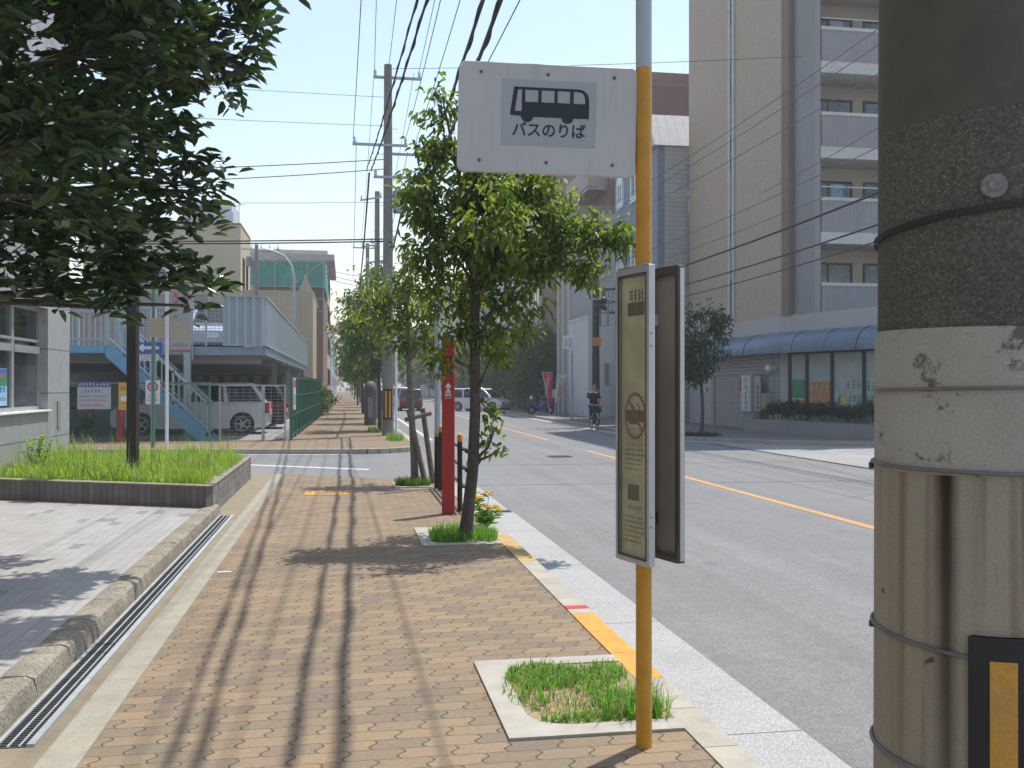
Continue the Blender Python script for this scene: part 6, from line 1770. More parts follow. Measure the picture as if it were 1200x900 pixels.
u3 = utility_pole('dark utility pole with low cables beside the small white building on the right', (9.95, 38.6, 0), 8.6, 0.165, 'dark_brown_metal', True)
m = MB(); m.box(-0.17, -0.2, 3.15, 0.17, -0.16, 3.5); m.build('orange_sign', 'poster_orange', u3, bevel=0.003)
m = MB(); m.ball((0.3, -0.1, 5.0), 0.16); m.ball((0.34, -0.1, 4.65), 0.13); m.box(0.05, -0.12, 4.6, 0.3, -0.05, 5.05); m.build('cable_boxes', 'icon_dark', u3)
dup(u3, (10.35, 8.2, 0), 0.2, 'utility pole on the near right pavement outside the view')
u5 = thing('utility_pole', 'thin grey utility pole with a lamp behind the scaffolded car-park corner', 'utility pole', (-5.5, 62.6, 0))
m = MB(); m.cyl(0, 0, 0, 10.3, 0.15, 0.11); m.build('shaft', 'pole_concrete', u5)
m = MB(); m.beam((-0.9, 0, 10.0), (1.5, 0, 10.0), 0.08, 0.08); ca = m.build('crossarm', 'galv_pale', u5)
m = MB()
for x in (-0.8, -0.3, 0.3, 0.8, 1.3): m.lathe(x, 0, [(0.04, 10.04), (0.08, 10.1), (0.04, 10.2), (0, 10.4)], 8)
m.build('insulators', 'insulator_white', ca)
m = MB(); m.lathe(-0.45, 0, [(0.0, 8.9), (0.2, 8.95), (0.2, 9.5), (0.0, 9.6)], 12); m.beam((-0.3, 0, 9.2), (0, 0, 9.2), 0.06, 0.06); m.build('transformer', 'ink_grey', u5)
sl_ = thing('street_light', 'tall curved grey street light arching left over the car park', 'street light', (-3.2, 62.2, 0))
m = MB(); m.tube([(0, 0, 0), (0, 0, 7.0), (0, 0, 8.3), (-0.15, 0, 9.0), (-0.6, 0, 9.6), (-1.3, 0, 9.9)], [0.13, 0.09, 0.08, 0.07, 0.06, 0.05], 10); m.build('pole', 'galv_pale', sl_)
m = MB(); m.ball((-1.7, 0, 9.88), 0.5, 12, 6, 1.0, 0.35, 0.3); m.build('lamp_head', 'galv_pale', sl_)

# overhead cables
def cable(name, label, pts_or_ends, sag, r, mat='cable_black', group=None, n=18, lash=0):
    p, q = Vector(pts_or_ends[0]), Vector(pts_or_ends[1])
    m = MB()
    def at(t): return p.lerp(q, t) - Vector((0, 0, 4 * sag * t * (1 - t)))
    m.tube([at(i / n) for i in range(n + 1)], r, 6)
    if lash:                                   # lashed bundle: a second cable wound loosely round the first
        k = n * 5
        pts = []
        for i in range(k + 1):
            a = i * 0.9; pts.append(at(i / k) + Vector((math.cos(a) * r * 1.3, 0, math.sin(a) * r * 1.3 - 0.01)))
        m.tube(pts, r * 0.55, 5)
    o = m.build(name, mat)
    tag(o, label, 'cable', group)
    return o
cable('cable_bundle', 'thick lashed cable bundle, lowest and rightmost of those above the sidewalk', ((1.71, 1.3, 6.35), (1.95, 31, 6.5)), 0.35, 0.027, lash=1)
cable('cable_bundle', 'thick lashed cable bundle, second from the right above the sidewalk', ((1.47, 1.3, 6.2), (1.75, 31, 6.6)), 0.35, 0.022, lash=1)
cable('cable_bundle', 'thick black cable meeting the tall utility pole on its left side, outer of the pair', ((1.05, 1.4, 5.75), (0.62, 30.9, 8.3)), 0.25, 0.014, lash=1)
cable('cable_bundle', 'thick black cable meeting the tall utility pole on its left side, inner of the pair', ((1.22, 1.4, 5.95), (0.75, 30.9, 8.25)), 0.25, 0.018, lash=1)
GW = 'thin wires overhead along the sidewalk'
for (x0, z0, x1, z1, sg) in ((0.25, 11.6, 0.86, 11.4, 0.5), (1.0, 11.7, 1.3, 11.5, 0.5), (1.85, 11.6, 2.25, 11.45, 0.5), (0.35, 8.8, 0.2, 9.25, 0.4), (1.6, 8.9, 1.8, 9.2, 0.4), (2.0, 8.9, 2.05, 8.95, 0.4), (2.2, 6.2, 2.2, 7.8, 0.3)):
    cable('overhead_wire', 'thin overhead wire running along the sidewalk between the near pole and the tall striped pole', ((x0, 1.5, z0), (x1, 30.95, z1)), sg, 0.009, 'cable_black', GW)
GX = 'wires running on to the poles down the street'
for (x, z, rr_) in ((0.7, 8.2, 0.03), (0.85, 11.4, 0.008), (2.1, 11.4, 0.008), (1.9, 8.9, 0.01), (0.3, 9.2, 0.01), (1.7, 7.0, 0.03)):
    cable('overhead_wire', 'overhead wire continuing from the tall striped pole to the poles down the street', ((x, 31, z), (1.3 + (x - 1.28) * 0.9, 66, z * 0.95)), 0.6, rr_, 'cable_black', GX)
GS = 'wires crossing the sky to the left over the side street'
for (z0, z1, rr_, sg) in ((8.65, 8.2, 0.014, 0.5), (8.35, 7.9, 0.014, 0.6), (6.15, 6.1, 0.022, 0.25), (6.08, 6.0, 0.022, 0.25), (7.3, 7.2, 0.007, 0.2), (9.7, 10.4, 0.007, 0.2), (10.6, 11.6, 0.007, 0.2)):
    cable('overhead_wire', 'wire crossing the sky from the tall striped pole left over the side street', ((1.2, 31, z0), (-23.5, 31.6, z1)), sg, rr_, 'cable_black', GS)
GP = 'thin wires from the lamp pole towards the street'
for z, dz in ((10.0, -1.2), (9.8, -1.4), (9.6, -1.5)):
    cable('overhead_wire', 'thin wire sloping from the thin lamp pole behind the car park to the street poles', ((-4.4, 62.6, z), (1.3, 66, z + dz)), 0.3, 0.014, 'cable_grey', GP)
GRW = 'wires along the right side of the street'
for (x, z, rr_, sg) in ((9.55, 8.3, 0.009, 0.3), (10.0, 8.3, 0.009, 0.3), (10.9, 8.3, 0.009, 0.3), (9.6, 6.1, 0.009, 0.3), (10.3, 5.9, 0.008, 0.3)):
    cable('overhead_wire', 'thin high wire on the right side of the street in front of the apartment block', ((x, 38.6, z), (x + 0.45, 8.2, z + 0.3)), sg, rr_, 'cable_grey', GRW)
w1 = cable('telephone_cable', 'thick black telephone cable with two dark sleeves sloping across the apartment block', ((9.85, 38.5, 5.25), (10.25, 8.2, 5.6)), 0.25, 0.026)
cable('telephone_cable', 'black telephone cable hanging just under the sleeved one on the right', ((9.8, 38.5, 4.75), (10.3, 8.2, 5.0)), 0.3, 0.02)
cable('telephone_cable', 'lowest thin telephone cable on the right side of the street', ((9.9, 38.5, 4.45), (10.3, 8.2, 4.75)), 0.35, 0.014)
cable('overhead_wire', 'single wire crossing the street high in front of the apartment tower', ((13.9, 31.5, 8.1), (9.4, 8.3, 6.9)), 0.2, 0.010, 'cable_grey')
cable('overhead_wire', 'single thin wire crossing the sky above the bus stop plate', ((1.3, 31, 11.5), (26, 29, 13.4)), 0.25, 0.009, 'cable_grey')
for t in (0.12, 0.165):
    m = MB(); d_ = Vector((10.25 - 9.85, 8.2 - 38.5, 0.35)).normalized()
    p = Vector((9.85, 38.5, 5.25)).lerp(Vector((10.25, 8.2, 5.6)), t) - Vector((0, 0, 4 * 0.25 * t * (1 - t)))
    m.tube([p - d_ * 0.45, p - d_ * 0.35, p + d_ * 0.35, p + d_ * 0.45], [0.03, 0.07, 0.07, 0.03], 8); o = m.build('sleeve', 'cable_black', w1)
ins = thing('hanging_insulators', 'cluster of pale insulators hanging on thin wires before the apartment balconies', 'insulators', (10.0, 15.6, 5.9))
m = MB()
for (x, y, z) in ((0, 0, 0), (0.1, 0.05, -0.12), (-0.08, 0, -0.15), (0.05, -0.05, -0.3), (0.12, 0.0, -0.42)): m.lathe(x, y, [(0.0, z - 0.07), (0.05, z - 0.06), (0.035, z - 0.02), (0.055, z), (0.03, z + 0.05), (0, z + 0.08)], 10)
m.build('insulators', 'insulator_white', ins)
m = MB(); m.tube([(0, 0, 0.05), (-0.04, 0, 1.6), (-0.06, 0, 3.5)], 0.008, 5); m.tube([(0.1, 0.05, -0.1), (0.12, 0, 1.7), (0.1, 0, 3.4)], 0.007, 5); m.build('drop_wires', 'cable_black', ins)

# right pavement furniture
ss = thing('street_sign', 'small white square sign with dark characters on a pale post across the street', 'sign', (9.98, 43.0, 0))
m = MB(); m.cyl(0, 0, 0, 3.0, 0.05); m.cyl(0, 0, 3.0, 3.75, 0.03); m.build('post', 'galv_pale', ss)
m = MB(); m.box(-0.42, -0.06, 3.2, 0.02, -0.035, 3.78); m.build('plate', 'poster_white', ss, bevel=0.004)
m = MB(); glyphs(m, -0.35, 3.3, 0.12, 0.36, 3, random.Random(4), lambda u, v, w: (u, -0.061 - 0.003 * w, v), True); glyphs(m, -0.16, 3.28, 0.14, 0.4, 4, random.Random(5), lambda u, v, w: (u, -0.061 - 0.003 * w, v), True); m.build('lettering', 'ink_grey', ss, smooth=False)
def banner(label, loc, mat, mat2, lean, seed):
    b = thing('banner_flag', label, 'banner', loc)
    m = MB(); m.tube([(0, 0, 0), (lean * 0.3, 0, 1.0), (lean, 0, 2.3)], 0.015, 6); m.tube([(lean, 0, 2.28), (lean + 0.5, 0, 2.24)], 0.01, 6); m.build('pole', 'white_frame', b)
    m = MB(); n_ = 10
    vs = []
    for i in range(n_ + 1):
        t = i / n_; z = 2.26 - 1.7 * t; x0 = lean * (z / 2.3) ** 1.3; wd = 0.5 * (1 - 0.72 * t)
        for s in (0, 0.33, 0.66, 1): vs.append((x0 + wd * s, 0.05 * math.sin(5 * t + 5 * s), z - 0.05 * s))
    m.add(vs, [(i * 4 + j, i * 4 + j + 1, i * 4 + j + 5, i * 4 + j + 4) for i in range(n_) for j in range(3)])
    fl = m.build('flag', mat, b); s_ = fl.modifiers.new('thickness', 'SOLIDIFY'); s_.thickness = 0.004
    m = MB(); glyphs(m, lean * 0.75 + 0.12, 1.1, 0.15, 1.0, 4, random.Random(seed), lambda u, v, w: (u - 0.12 * (2.1 - v), -0.075 - 0.004 * w, v), True); m.build('lettering', mat2, fl, smooth=False)
    return b
surf('banner_red', (0.50, 0.05, 0.09), 0.8, 0.15)
surf('banner_beige', (0.55, 0.45, 0.38), 0.8, 0.15)
banner('red banner flag with white characters leaning beside the parked scooter', (10.75, 51.6, 0), 'banner_red', 'poster_white', -0.35, 3).scale = (1.15, 1.15, 1.0)
banner('beige banner flag with dark characters beside the red banner flag', (10.95, 51.2, 0), 'banner_beige', 'ink_grey', 0.12, 6).scale = (1.15, 1.15, 0.95)
sc_ = thing('parked_scooter', 'dark blue and white delivery scooter parked at the kerb under the banner flags', 'scooter', (10.35, 52.0, 0), R(200))
for x in (-0.6, 0.6):
    m = MB(); m.tube([(x, -0.05, 0.24), (x, 0.05, 0.24)], [0.24, 0.24], 16); w = m.build('wheel', 'black_rubber', sc_)
    m = MB(); m.tube([(x, -0.054, 0.24), (x, 0.054, 0.24)], [0.11, 0.11], 12); m.build('rim', 'galv_pale', w)
m = MB(); m.prism([(-0.75, 0.45), (-0.15, 0.35), (0.2, 0.3), (0.45, 0.4), (0.6, 0.95), (0.5, 1.0), (0.3, 0.45), (0.0, 0.42), (-0.1, 0.72), (-0.75, 0.75)], lambda u, v, w: (u, w, v), -0.16, 0.16); m.build('body', 'ink_blue', sc_, bevel=0.03)
m = MB(); m.box(-0.7, -0.14, 0.76, -0.12, 0.14, 0.86); m.build('seat', 'black_rubber', sc_, bevel=0.03)
m = MB(); m.box(-1.0, -0.25, 0.87, -0.5, 0.25, 1.35); m.build('delivery_box', 'poster_white', sc_, bevel=0.03)
m = MB(); m.tube([(0.5, -0.32, 1.08), (0.52, 0, 1.02), (0.5, 0.32, 1.08)], 0.02, 8); m.tube([(0.6, 0, 0.3), (0.5, 0, 1.05)], 0.03, 8); m.build('handlebar', 'icon_dark', sc_)
m = MB(); m.ball((0.6, 0, 0.9), 0.09); m.build('headlight', 'poster_white', sc_)
m = MB(); m.lathe(0, 0, [(0.12, 0), (0.12, 0.85), (0.1, 0.95), (0, 0.97)], 12); o = m.build('bollard', 'icon_dark'); o.location = (9.9, 64, 0); tag(o, 'short black bollard at the far kerb corner near the white hatchback', 'bollard')

# ================================================================== VEHICLES
def car_paint(name, c, metal=0.0):
    m, n = new_mat(name)
    n.p.inputs['Base Color'].default_value = (*c, 1)
    n.p.inputs['Roughness'].default_value = 0.28
    n.p.inputs['Metallic'].default_value = metal
    n.p.inputs['Coat Weight'].default_value = 0.6
    n.p.inputs['Coat Roughness'].default_value = 0.06
car_paint('car_white', (0.66, 0.67, 0.69)); car_paint('car_black', (0.012, 0.012, 0.014)); car_paint('car_silver', (0.42, 0.47, 0.52), 0.3); car_paint('car_blue', (0.02, 0.03, 0.07))
surf('tail_red', (0.45, 0.012, 0.02), 0.2, 0.1)
def car(label, loc, rz, L, W_, H, paint, hood, wheel=0.31, rear_slope=0.12, belt=0.56):
    """side outline drawn in metres, x forward from the rear bumper"""
    c = thing('car', label, 'car', loc, rz)
    gc = 0.17; bz = H * belt
    wx = (L * 0.17, L * 0.81); wr = wheel + 0.045
    def archpts(x): return [(x + wr * math.cos(R(a)), max(gc, wheel + wr * math.sin(R(a)))) for a in range(205, -26, -15)]
    low = [(0.05, 0.26)] + [(wx[0] - wr - 0.02, gc)] + archpts(wx[0]) + [(wx[0] + wr + 0.02, gc), (wx[1] - wr - 0.02, gc)] + archpts(wx[1]) + [(wx[1] + wr + 0.02, gc), (L - 0.06, 0.24), (L, 0.45), (L - 0.05, bz - 0.22), (L - 0.22, bz - 0.12), (L - hood * 0.9, bz - 0.01), (L - hood, bz), (0.04, bz), (0.0, bz * 0.62)]
    m = MB(); m.prism([(x - L / 2, z) for x, z in low], lambda u, v, w: (u, w, v), -W_ / 2, W_ / 2)
    m.build('body', paint, c, bevel=0.035)
    ins_ = 0.11
    base = [(0.03, bz), (L - hood + 0.1, bz)]
    top = [(0.03 + rear_slope * 1.6, H), (L - hood - 0.72, H)]
    def cab(x, z, s):                           # s: -1 / +1 side
        t = (z - bz) / (H - bz)
        return s * (W_ / 2 - 0.02 - ins_ * t)
    vs = []
    for (x, z) in (base[0], base[1], top[1], top[0]):
        for s in (-1, 1): vs.append((x - L / 2, cab(x, z, s), z))
    m = MB(); m.add(vs, [(0, 2, 4, 6), (1, 7, 5, 3), (0, 1, 3, 2), (2, 3, 5, 4), (4, 5, 7, 6), (6, 7, 1, 0)])
    m.build('cabin', paint, c, bevel=0.05)
    def lerp(a, b, t): return a + (b - a) * t
    def side_x(zt, front):
        a, b = (base[1], top[1]) if front else (base[0], top[0])
        return lerp(a[0], b[0], zt)
    z0t, z1t = 0.08, 0.86
    xr0, xr1, xf0, xf1 = side_x(z0t, 0) + 0.14, side_x(z1t, 0) + 0.1, side_x(z0t, 1) - 0.16, side_x(z1t, 1) - 0.05
    cuts = [0.0, 0.30, 0.34, 0.66, 0.70, 1.0]
    for s in (-1, 1):
        for a, b in ((0, 1), (2, 3), (4, 5)):
            q = []
            for (t, zt) in ((cuts[a], z0t), (cuts[b], z0t), (cuts[b], z1t), (cuts[a], z1t)):
                x = lerp(lerp(xr0, xf0, t), lerp(xr1, xf1, t), (zt - z0t) / (z1t - z0t)); z = lerp(bz, H, zt)
                q.append((x - L / 2, cab(x, z, s) + s * 0.004, z))
            m = MB(); m.add(q + [(x, y - s * 0.02, z) for x, y, z in q], [(0, 1, 2, 3), (7, 6, 5, 4), (0, 4, 5, 1), (1, 5, 6, 2), (2, 6, 7, 3), (3, 7, 4, 0)]); m.build('side_window', 'car_glass', c, smooth=False)
    for front in (0, 1):
        q = []
        for (s, zt) in ((-0.86, 0.07), (0.86, 0.07), (0.84, 0.88), (-0.84, 0.88)):
            z = lerp(bz, H, zt); x = side_x(zt, front) + (0.006 if front else -0.006); q.append((x - L / 2, s * abs(cab(x, z, 1)), z))
        d = -0.03 if front else 0.03
        m = MB(); m.add(q + [(x + d, y, z) for x, y, z in q], [(0, 1, 2, 3), (7, 6, 5, 4), (0, 4, 5, 1), (1, 5, 6, 2), (2, 6, 7, 3), (3, 7, 4, 0)]); m.build('windscreen' if front else 'rear_window', 'car_glass', c, smooth=False)
    for x in wx:
        for s in (-1, 1):
            y = s * (W_ / 2 - 0.10)
            m = MB(); m.tube([(x - L / 2, y - 0.1, wheel), (x - L / 2, y - 0.08, wheel), (x - L / 2, y + 0.08, wheel), (x - L / 2, y + 0.1, wheel)], [wheel - 0.03, wheel, wheel, wheel - 0.03], 24); w = m.build('wheel', 'black_rubber', c)
            m = MB(); yo = y + s * 0.098
            m.tube([(x - L / 2, yo - 0.01, wheel), (x - L / 2, yo + 0.008, wheel)], [wheel * 0.24, wheel * 0.2], 12)
            for k in range(5):
                a = 2 * math.pi * k / 5
                m.beam((x - L / 2 + 0.05 * math.cos(a), yo, wheel + 0.05 * math.sin(a)), (x - L / 2 + wheel * 0.68 * math.cos(a), yo, wheel + wheel * 0.68 * math.sin(a)), 0.05, 0.02, (0, 1, 0))
            pts = [(x - L / 2 + wheel * 0.68 * math.cos(2 * math.pi * k / 24), yo, wheel + wheel * 0.68 * math.sin(2 * math.pi * k / 24)) for k in range(25)]
            m.tube(pts, 0.018, 6, False); m.build('rim', 'galvanised', w)
    for s in (-1, 1):
        m = MB(); m.box(-L / 2 - 0.012, s * (W_ / 2 - 0.22) - 0.15, bz * 0.66, -L / 2 + 0.14, s * (W_ / 2 - 0.14) + 0.145, bz * 1.02); m.build('tail_light', 'tail_red', c, bevel=0.02)
        m = MB(); m.box(L / 2 - 0.3, s * (W_ / 2 - 0.25) - 0.16, bz * 0.62, L / 2 - 0.02, s * (W_ / 2 - 0.17) + 0.16, bz * 0.78); m.build('headlight', 'poster_white', c, bevel=0.03)
        m = MB(); m.box(L / 2 - hood - 0.15, s * (W_ / 2 + 0.0), bz, L / 2 - hood + 0.02, s * (W_ / 2 + 0.17), bz + 0.13); m.build('door_mirror', paint, c, bevel=0.03)
    m = MB(); m.box(-L / 2 - 0.02, -0.17, 0.62 * bz, -L / 2 + 0.03, 0.17, 0.62 * bz + 0.17); m.box(L / 2 - 0.03, -0.17, 0.38, L / 2 + 0.012, 0.17, 0.54); m.build('number_plate', 'poster_white', c, smooth=False)
    m = MB(); m.box(-L / 2 + 0.1, -W_ / 2 + 0.08, 0.16, L / 2 - 0.1, W_ / 2 - 0.08, 0.25); m.build('underbody', 'black_rubber', c, smooth=False)
    return c
car('white minivan on the ground level of the car park, its red tail light showing', (-4.85, 33.0, 0.008), math.pi, 4.8, 1.8, 1.64, 'car_white', 1.05, 0.33, 0.3, 0.6)
car('black car parked beyond the white minivan in the shade of the deck', (-4.4, 36.8, 0.008), math.pi, 4.5, 1.75, 1.55, 'car_black', 1.1, 0.31, 0.2, 0.58)
car('dark blue car parked under the stairs at the left of the car park', (-10.2, 33.2, 0.008), math.pi, 4.2, 1.72, 1.5, 'car_blue', 1.0)
car('silver car parked on the upper deck behind the mesh railing', (-3.95, 32.6, 2.60), R(-90), 4.3, 1.72, 1.5, 'car_silver', 0.95, 0.31, 0.35, 0.55)
car('small black hatchback driving away with red tail lights behind the staked tree', (4.2, 66.5, -0.12), math.pi / 2, 3.5, 1.5, 1.45, 'car_black', 0.55, 0.28, 0.1, 0.56)
car('white car driving away just ahead of the small black hatchback', (3.9, 77, -0.12), math.pi / 2, 4.2, 1.68, 1.55, 'car_white', 0.95)
car('white hatchback turning at the far junction behind the young street tree', (8.7, 64, -0.12), R(-35), 3.9, 1.6, 1.5, 'car_white', 0.75, 0.29, 0.1, 0.56)
car('white car waiting behind the turning white hatchback', (10.2, 75, -0.12), R(-80), 4.2, 1.68, 1.5, 'car_white', 0.95)

# ================================================================== CYCLIST
bk = thing('bicycle', 'black city bicycle with a front basket ridden towards the camera', 'bicycle', (9.22, 36.0, -0.12), R(-93))
for x in (-0.53, 0.55):
    m = MB(); pts = [(x + 0.32 * math.cos(2 * math.pi * k / 28), 0, 0.34 + 0.32 * math.sin(2 * math.pi * k / 28)) for k in range(29)]
    m.tube(pts, 0.02, 8, False); w = m.build('wheel', 'black_rubber', bk)
    m = MB()
    for k in range(14): a = 2 * math.pi * k / 14; m.tube([(x, 0.02 * (-1) ** k, 0.34), (x + 0.31 * math.cos(a), 0, 0.34 + 0.31 * math.sin(a))], 0.0022, 4, False)
    m.tube([(x, -0.05, 0.34), (x, 0.05, 0.34)], 0.025, 8); m.build('spokes', 'galvanised', w)
    m = MB(); m.tube([(x + 0.36 * math.cos(R(a)), 0, 0.34 + 0.36 * math.sin(R(a))) for a in range(20, 170, 12)], 0.022, 6); m.build('mudguard', 'galv_pale', bk)
m = MB()
for a, b, r_ in (((-0.53, 0, 0.34), (-0.05, 0, 0.3), 0.014), ((-0.53, 0, 0.34), (-0.22, 0, 0.72), 0.012), ((-0.05, 0, 0.3), (-0.26, 0, 0.88), 0.018), ((-0.05, 0, 0.3), (0.4, 0, 0.72), 0.02), ((-0.2, 0, 0.62), (0.39, 0, 0.8), 0.016), ((0.38, 0, 0.98), (0.42, 0, 0.66), 0.02), ((0.42, 0.05, 0.66), (0.55, 0.05, 0.34), 0.012), ((0.42, -0.05, 0.66), (0.55, -0.05, 0.34), 0.012)): m.tube([a, b], r_, 8)
m.build('frame', 'black_metal', bk)
m = MB(); m.tube([(0.2, 0.29, 1.03), (0.34, 0.24, 1.04), (0.37, 0, 1.0), (0.34, -0.24, 1.04), (0.2, -0.29, 1.03)], 0.014, 8); m.build('handlebar', 'galvanised', bk)
m = MB(); m.ball((-0.28, 0, 0.92), 0.13, 12, 8, 1.0, 0.75, 0.45); m.build('saddle', 'black_rubber', bk)
m = MB()
for z in (0.72, 0.8, 0.88, 0.96):
    k = 0.13 + (z - 0.72) * 0.12; m.tube([(0.58 - k * 0.9, -k, z), (0.58 + k, -k, z), (0.58 + k, k, z), (0.58 - k * 0.9, k, z), (0.58 - k * 0.9, -k, z)], 0.006, 5)
for t in range(20):
    a = 2 * math.pi * t / 20; c_, s_ = max(-0.9, min(1, 1.4 * math.cos(a))), max(-1, min(1, 1.4 * math.sin(a)))
    m.tube([(0.58 + 0.13 * c_, 0.13 * s_, 0.72), (0.58 + 0.16 * c_, 0.16 * s_, 0.96)], 0.005, 4)
m.box(0.46, -0.13, 0.715, 0.7, 0.13, 0.722); m.build('basket', 'black_metal', bk)
m = MB(); m.tube([(-0.05, -0.09, 0.3), (-0.05, 0.09, 0.3)], 0.02, 8)
for s, dx, dz in ((1, 0.12, -0.12), (-1, -0.12, 0.12)):
    m.tube([(-0.05, s * 0.08, 0.3), (-0.05 + dx, s * 0.08, 0.3 + dz)], 0.01, 6); m.box(-0.05 + dx - 0.05, s * 0.13 - 0.045, 0.3 + dz - 0.012, -0.05 + dx + 0.05, s * 0.13 + 0.045, 0.3 + dz + 0.012)
m.build('pedals', 'icon_dark', bk)
m = MB(); m.ball((0.62, 0, 0.64), 0.04); m.build('headlight', 'poster_white', bk)

surf('skin', (0.40, 0.235, 0.165), 0.6, 0.06)
surf('hair_dark', (0.025, 0.02, 0.018), 0.7, 0.3)
surf('dark_shirt', (0.020, 0.022, 0.032), 0.85, 0.2, 5)
surf('dark_trousers', (0.035, 0.036, 0.048), 0.85, 0.2, 5)
def skinned(name, verts, edges, radii, mat, parent, root=0, sub=2):
    me = bpy.data.meshes.new(name)
    me.from_pydata(verts, edges, [])
    o = bpy.data.objects.new(name, me); COL.objects.link(o)
    md = o.modifiers.new('skin', 'SKIN'); md.use_smooth_shade = True
    lay = me.skin_vertices[0].data
    for i, r_ in enumerate(radii):
        lay[i].radius = (r_, r_) if not isinstance(r_, tuple) else r_
        lay[i].use_root = (i == root)
    sb_ = o.modifiers.new('sub', 'SUBSURF'); sb_.levels = sub; sb_.render_levels = sub
    dg = bpy.context.evaluated_depsgraph_get()
    nm = bpy.data.meshes.new_from_object(o.evaluated_get(dg))
    bpy.data.objects.remove(o); bpy.data.meshes.remove(me)
    nm.name = name; nm.materials.clear(); nm.materials.append(MATS[mat])
    n = bpy.data.objects.new(name, nm); COL.objects.link(n); n.parent = parent
    return n
pr = thing('person', 'person in a dark shirt and dark trousers riding the black bicycle', 'person', (9.22, 36.0, -0.12), R(-93))
# body: x forward, seated on the saddle, hands on the bar, feet on the pedals
Vv = [(-0.27, 0, 1.02), (-0.22, 0, 1.16), (-0.16, 0, 1.32), (-0.11, 0, 1.46), (-0.09, 0, 1.535), (-0.07, 0, 1.60),
      (-0.11, 0.17, 1.44), (0.0, 0.25, 1.22), (0.17, 0.28, 1.06), (-0.11, -0.17, 1.44), (0.0, -0.25, 1.22), (0.17, -0.28, 1.06),
      (-0.24, 0.10, 0.98), (0.13, 0.12, 0.80), (0.05, 0.12, 0.33), (0.0, 0.12, 0.25), (0.13, 0.125, 0.215),
      (-0.24, -0.10, 0.98), (0.11, -0.12, 0.96), (-0.16, -0.12, 0.56), (-0.2, -0.12, 0.485), (-0.08, -0.125, 0.45)]
Ee = [(0, 1), (1, 2), (2, 3), (3, 4), (4, 5), (3, 6), (6, 7), (7, 8), (3, 9), (9, 10), (10, 11), (0, 12), (12, 13), (13, 14), (14, 15), (15, 16), (0, 17), (17, 18), (18, 19), (19, 20), (20, 21)]
Rr = [0.14, 0.135, 0.15, 0.12, 0.058, 0.055, 0.075, 0.048, 0.034, 0.075, 0.048, 0.034, 0.10, 0.068, 0.045, 0.042, 0.036, 0.10, 0.068, 0.045, 0.042, 0.036]
body = skinned('body', Vv, Ee, Rr, 'skin', pr)
k = 1.07
sv = [Vv[i] for i in (0, 1, 2, 3, 6, 9)] + [tuple(Vector(Vv[6]).lerp(Vector(Vv[7]), 0.95)), tuple(Vector(Vv[9]).lerp(Vector(Vv[10]), 0.95))]
skinned('shirt', sv, [(0, 1), (1, 2), (2, 3), (3, 4), (4, 6), (3, 5), (5, 7)], [0.165, 0.16, 0.172, 0.125, 0.094, 0.094, 0.066, 0.066], 'dark_shirt', pr)
tv_ = [Vv[i] for i in (0, 12, 13, 14, 17, 18, 19)]
skinned('trousers', tv_, [(0, 1), (1, 2), (2, 3), (0, 4), (4, 5), (5, 6)], [0.155, 0.118, 0.086, 0.064, 0.118, 0.086, 0.064], 'dark_trousers', pr)
m = MB(); m.ball((-0.02, 0, 1.70), 0.1, 20, 14, 0.98, 0.80, 1.2)
m.ball((0.078, 0, 1.685), 0.022, 10, 8, 1.0, 0.7, 1.3); m.ball((-0.03, 0.082, 1.69), 0.026, 8, 6, 0.7, 0.4, 1.2); m.ball((-0.03, -0.082, 1.69), 0.026, 8, 6, 0.7, 0.4, 1.2)
m.ball((0.03, 0, 1.62), 0.05, 10, 8, 0.9, 0.9, 0.7)
head = m.build('head', 'skin', body)
m = MB()
for s in (-1, 1): m.ball((0.068, s * 0.032, 1.715), 0.011, 8, 6)
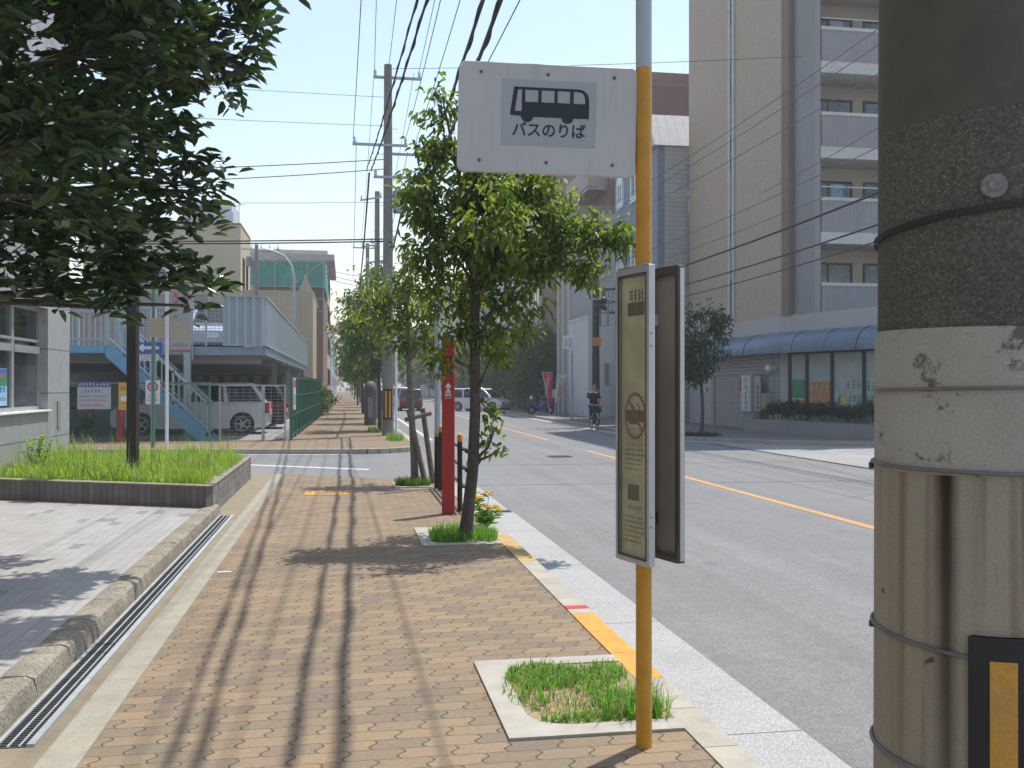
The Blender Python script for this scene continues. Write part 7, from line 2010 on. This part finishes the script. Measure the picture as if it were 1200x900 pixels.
m.tube([(0.073, -0.022, 1.643), (0.079, 0, 1.641), (0.073, 0.022, 1.643)], 0.004, 6); m.build('eyes_and_mouth', 'hair_dark', body)
m = MB(); m.ball((-0.035, 0, 1.745), 0.1, 18, 12, 1.0, 0.88, 0.92); m.build('hair', 'hair_dark', pr)
for s, hand in ((1, Vv[8]), (-1, Vv[11])):
    h = Vector(hand)
    m = MB(); m.ball((h.x + 0.03, h.y, h.z - 0.005), 0.042, 12, 8, 1.1, 1.0, 0.7)
    for f_ in range(4):
        yy = h.y + s * (-0.03 + 0.02 * f_); L_ = (0.03, 0.036, 0.034, 0.026)[f_]
        m.tube([(h.x + 0.05, yy, h.z + 0.005), (h.x + 0.05 + L_, yy, h.z - 0.005), (h.x + 0.045 + L_, yy, h.z - 0.035), (h.x + 0.03, yy, h.z - 0.05)], [0.011, 0.01, 0.009, 0.007], 6)
    m.tube([(h.x + 0.02, h.y - s * 0.03, h.z), (h.x + 0.045, h.y - s * 0.055, h.z - 0.02), (h.x + 0.06, h.y - s * 0.05, h.z - 0.04)], [0.012, 0.011, 0.008], 6)
    m.build('hand', 'skin', body)
for s, ft_ in ((1, Vv[15]), (-1, Vv[20])):
    m = MB(); m.ball((ft_[0] + 0.06, ft_[1], ft_[2] - 0.03), 0.13, 12, 8, 1.0, 0.38, 0.36); m.build('shoe', 'icon_dark', pr)

for o in (bk, pr): o.scale = (0.94, 0.94, 0.94)

# summer haze: one even box of air round the whole street
m = MB(); m.box(-705, -305, -1.2, 705, 1105, 34)
m_, n_ = new_mat('haze_air')
pv = n_.t.nodes.new('ShaderNodeVolumePrincipled')
pv.inputs['Color'].default_value = (0.93, 0.96, 1.0, 1)
pv.inputs['Density'].default_value = HAZE
pv.inputs['Anisotropy'].default_value = 0.3
n_.t.links.new(pv.outputs[0], n_.out.inputs['Volume'])
for l in list(n_.t.links):
    if l.to_socket == n_.out.inputs['Surface']: n_.t.links.remove(l)
struct(m.build('haze', 'haze_air', smooth=False), 'stuff')
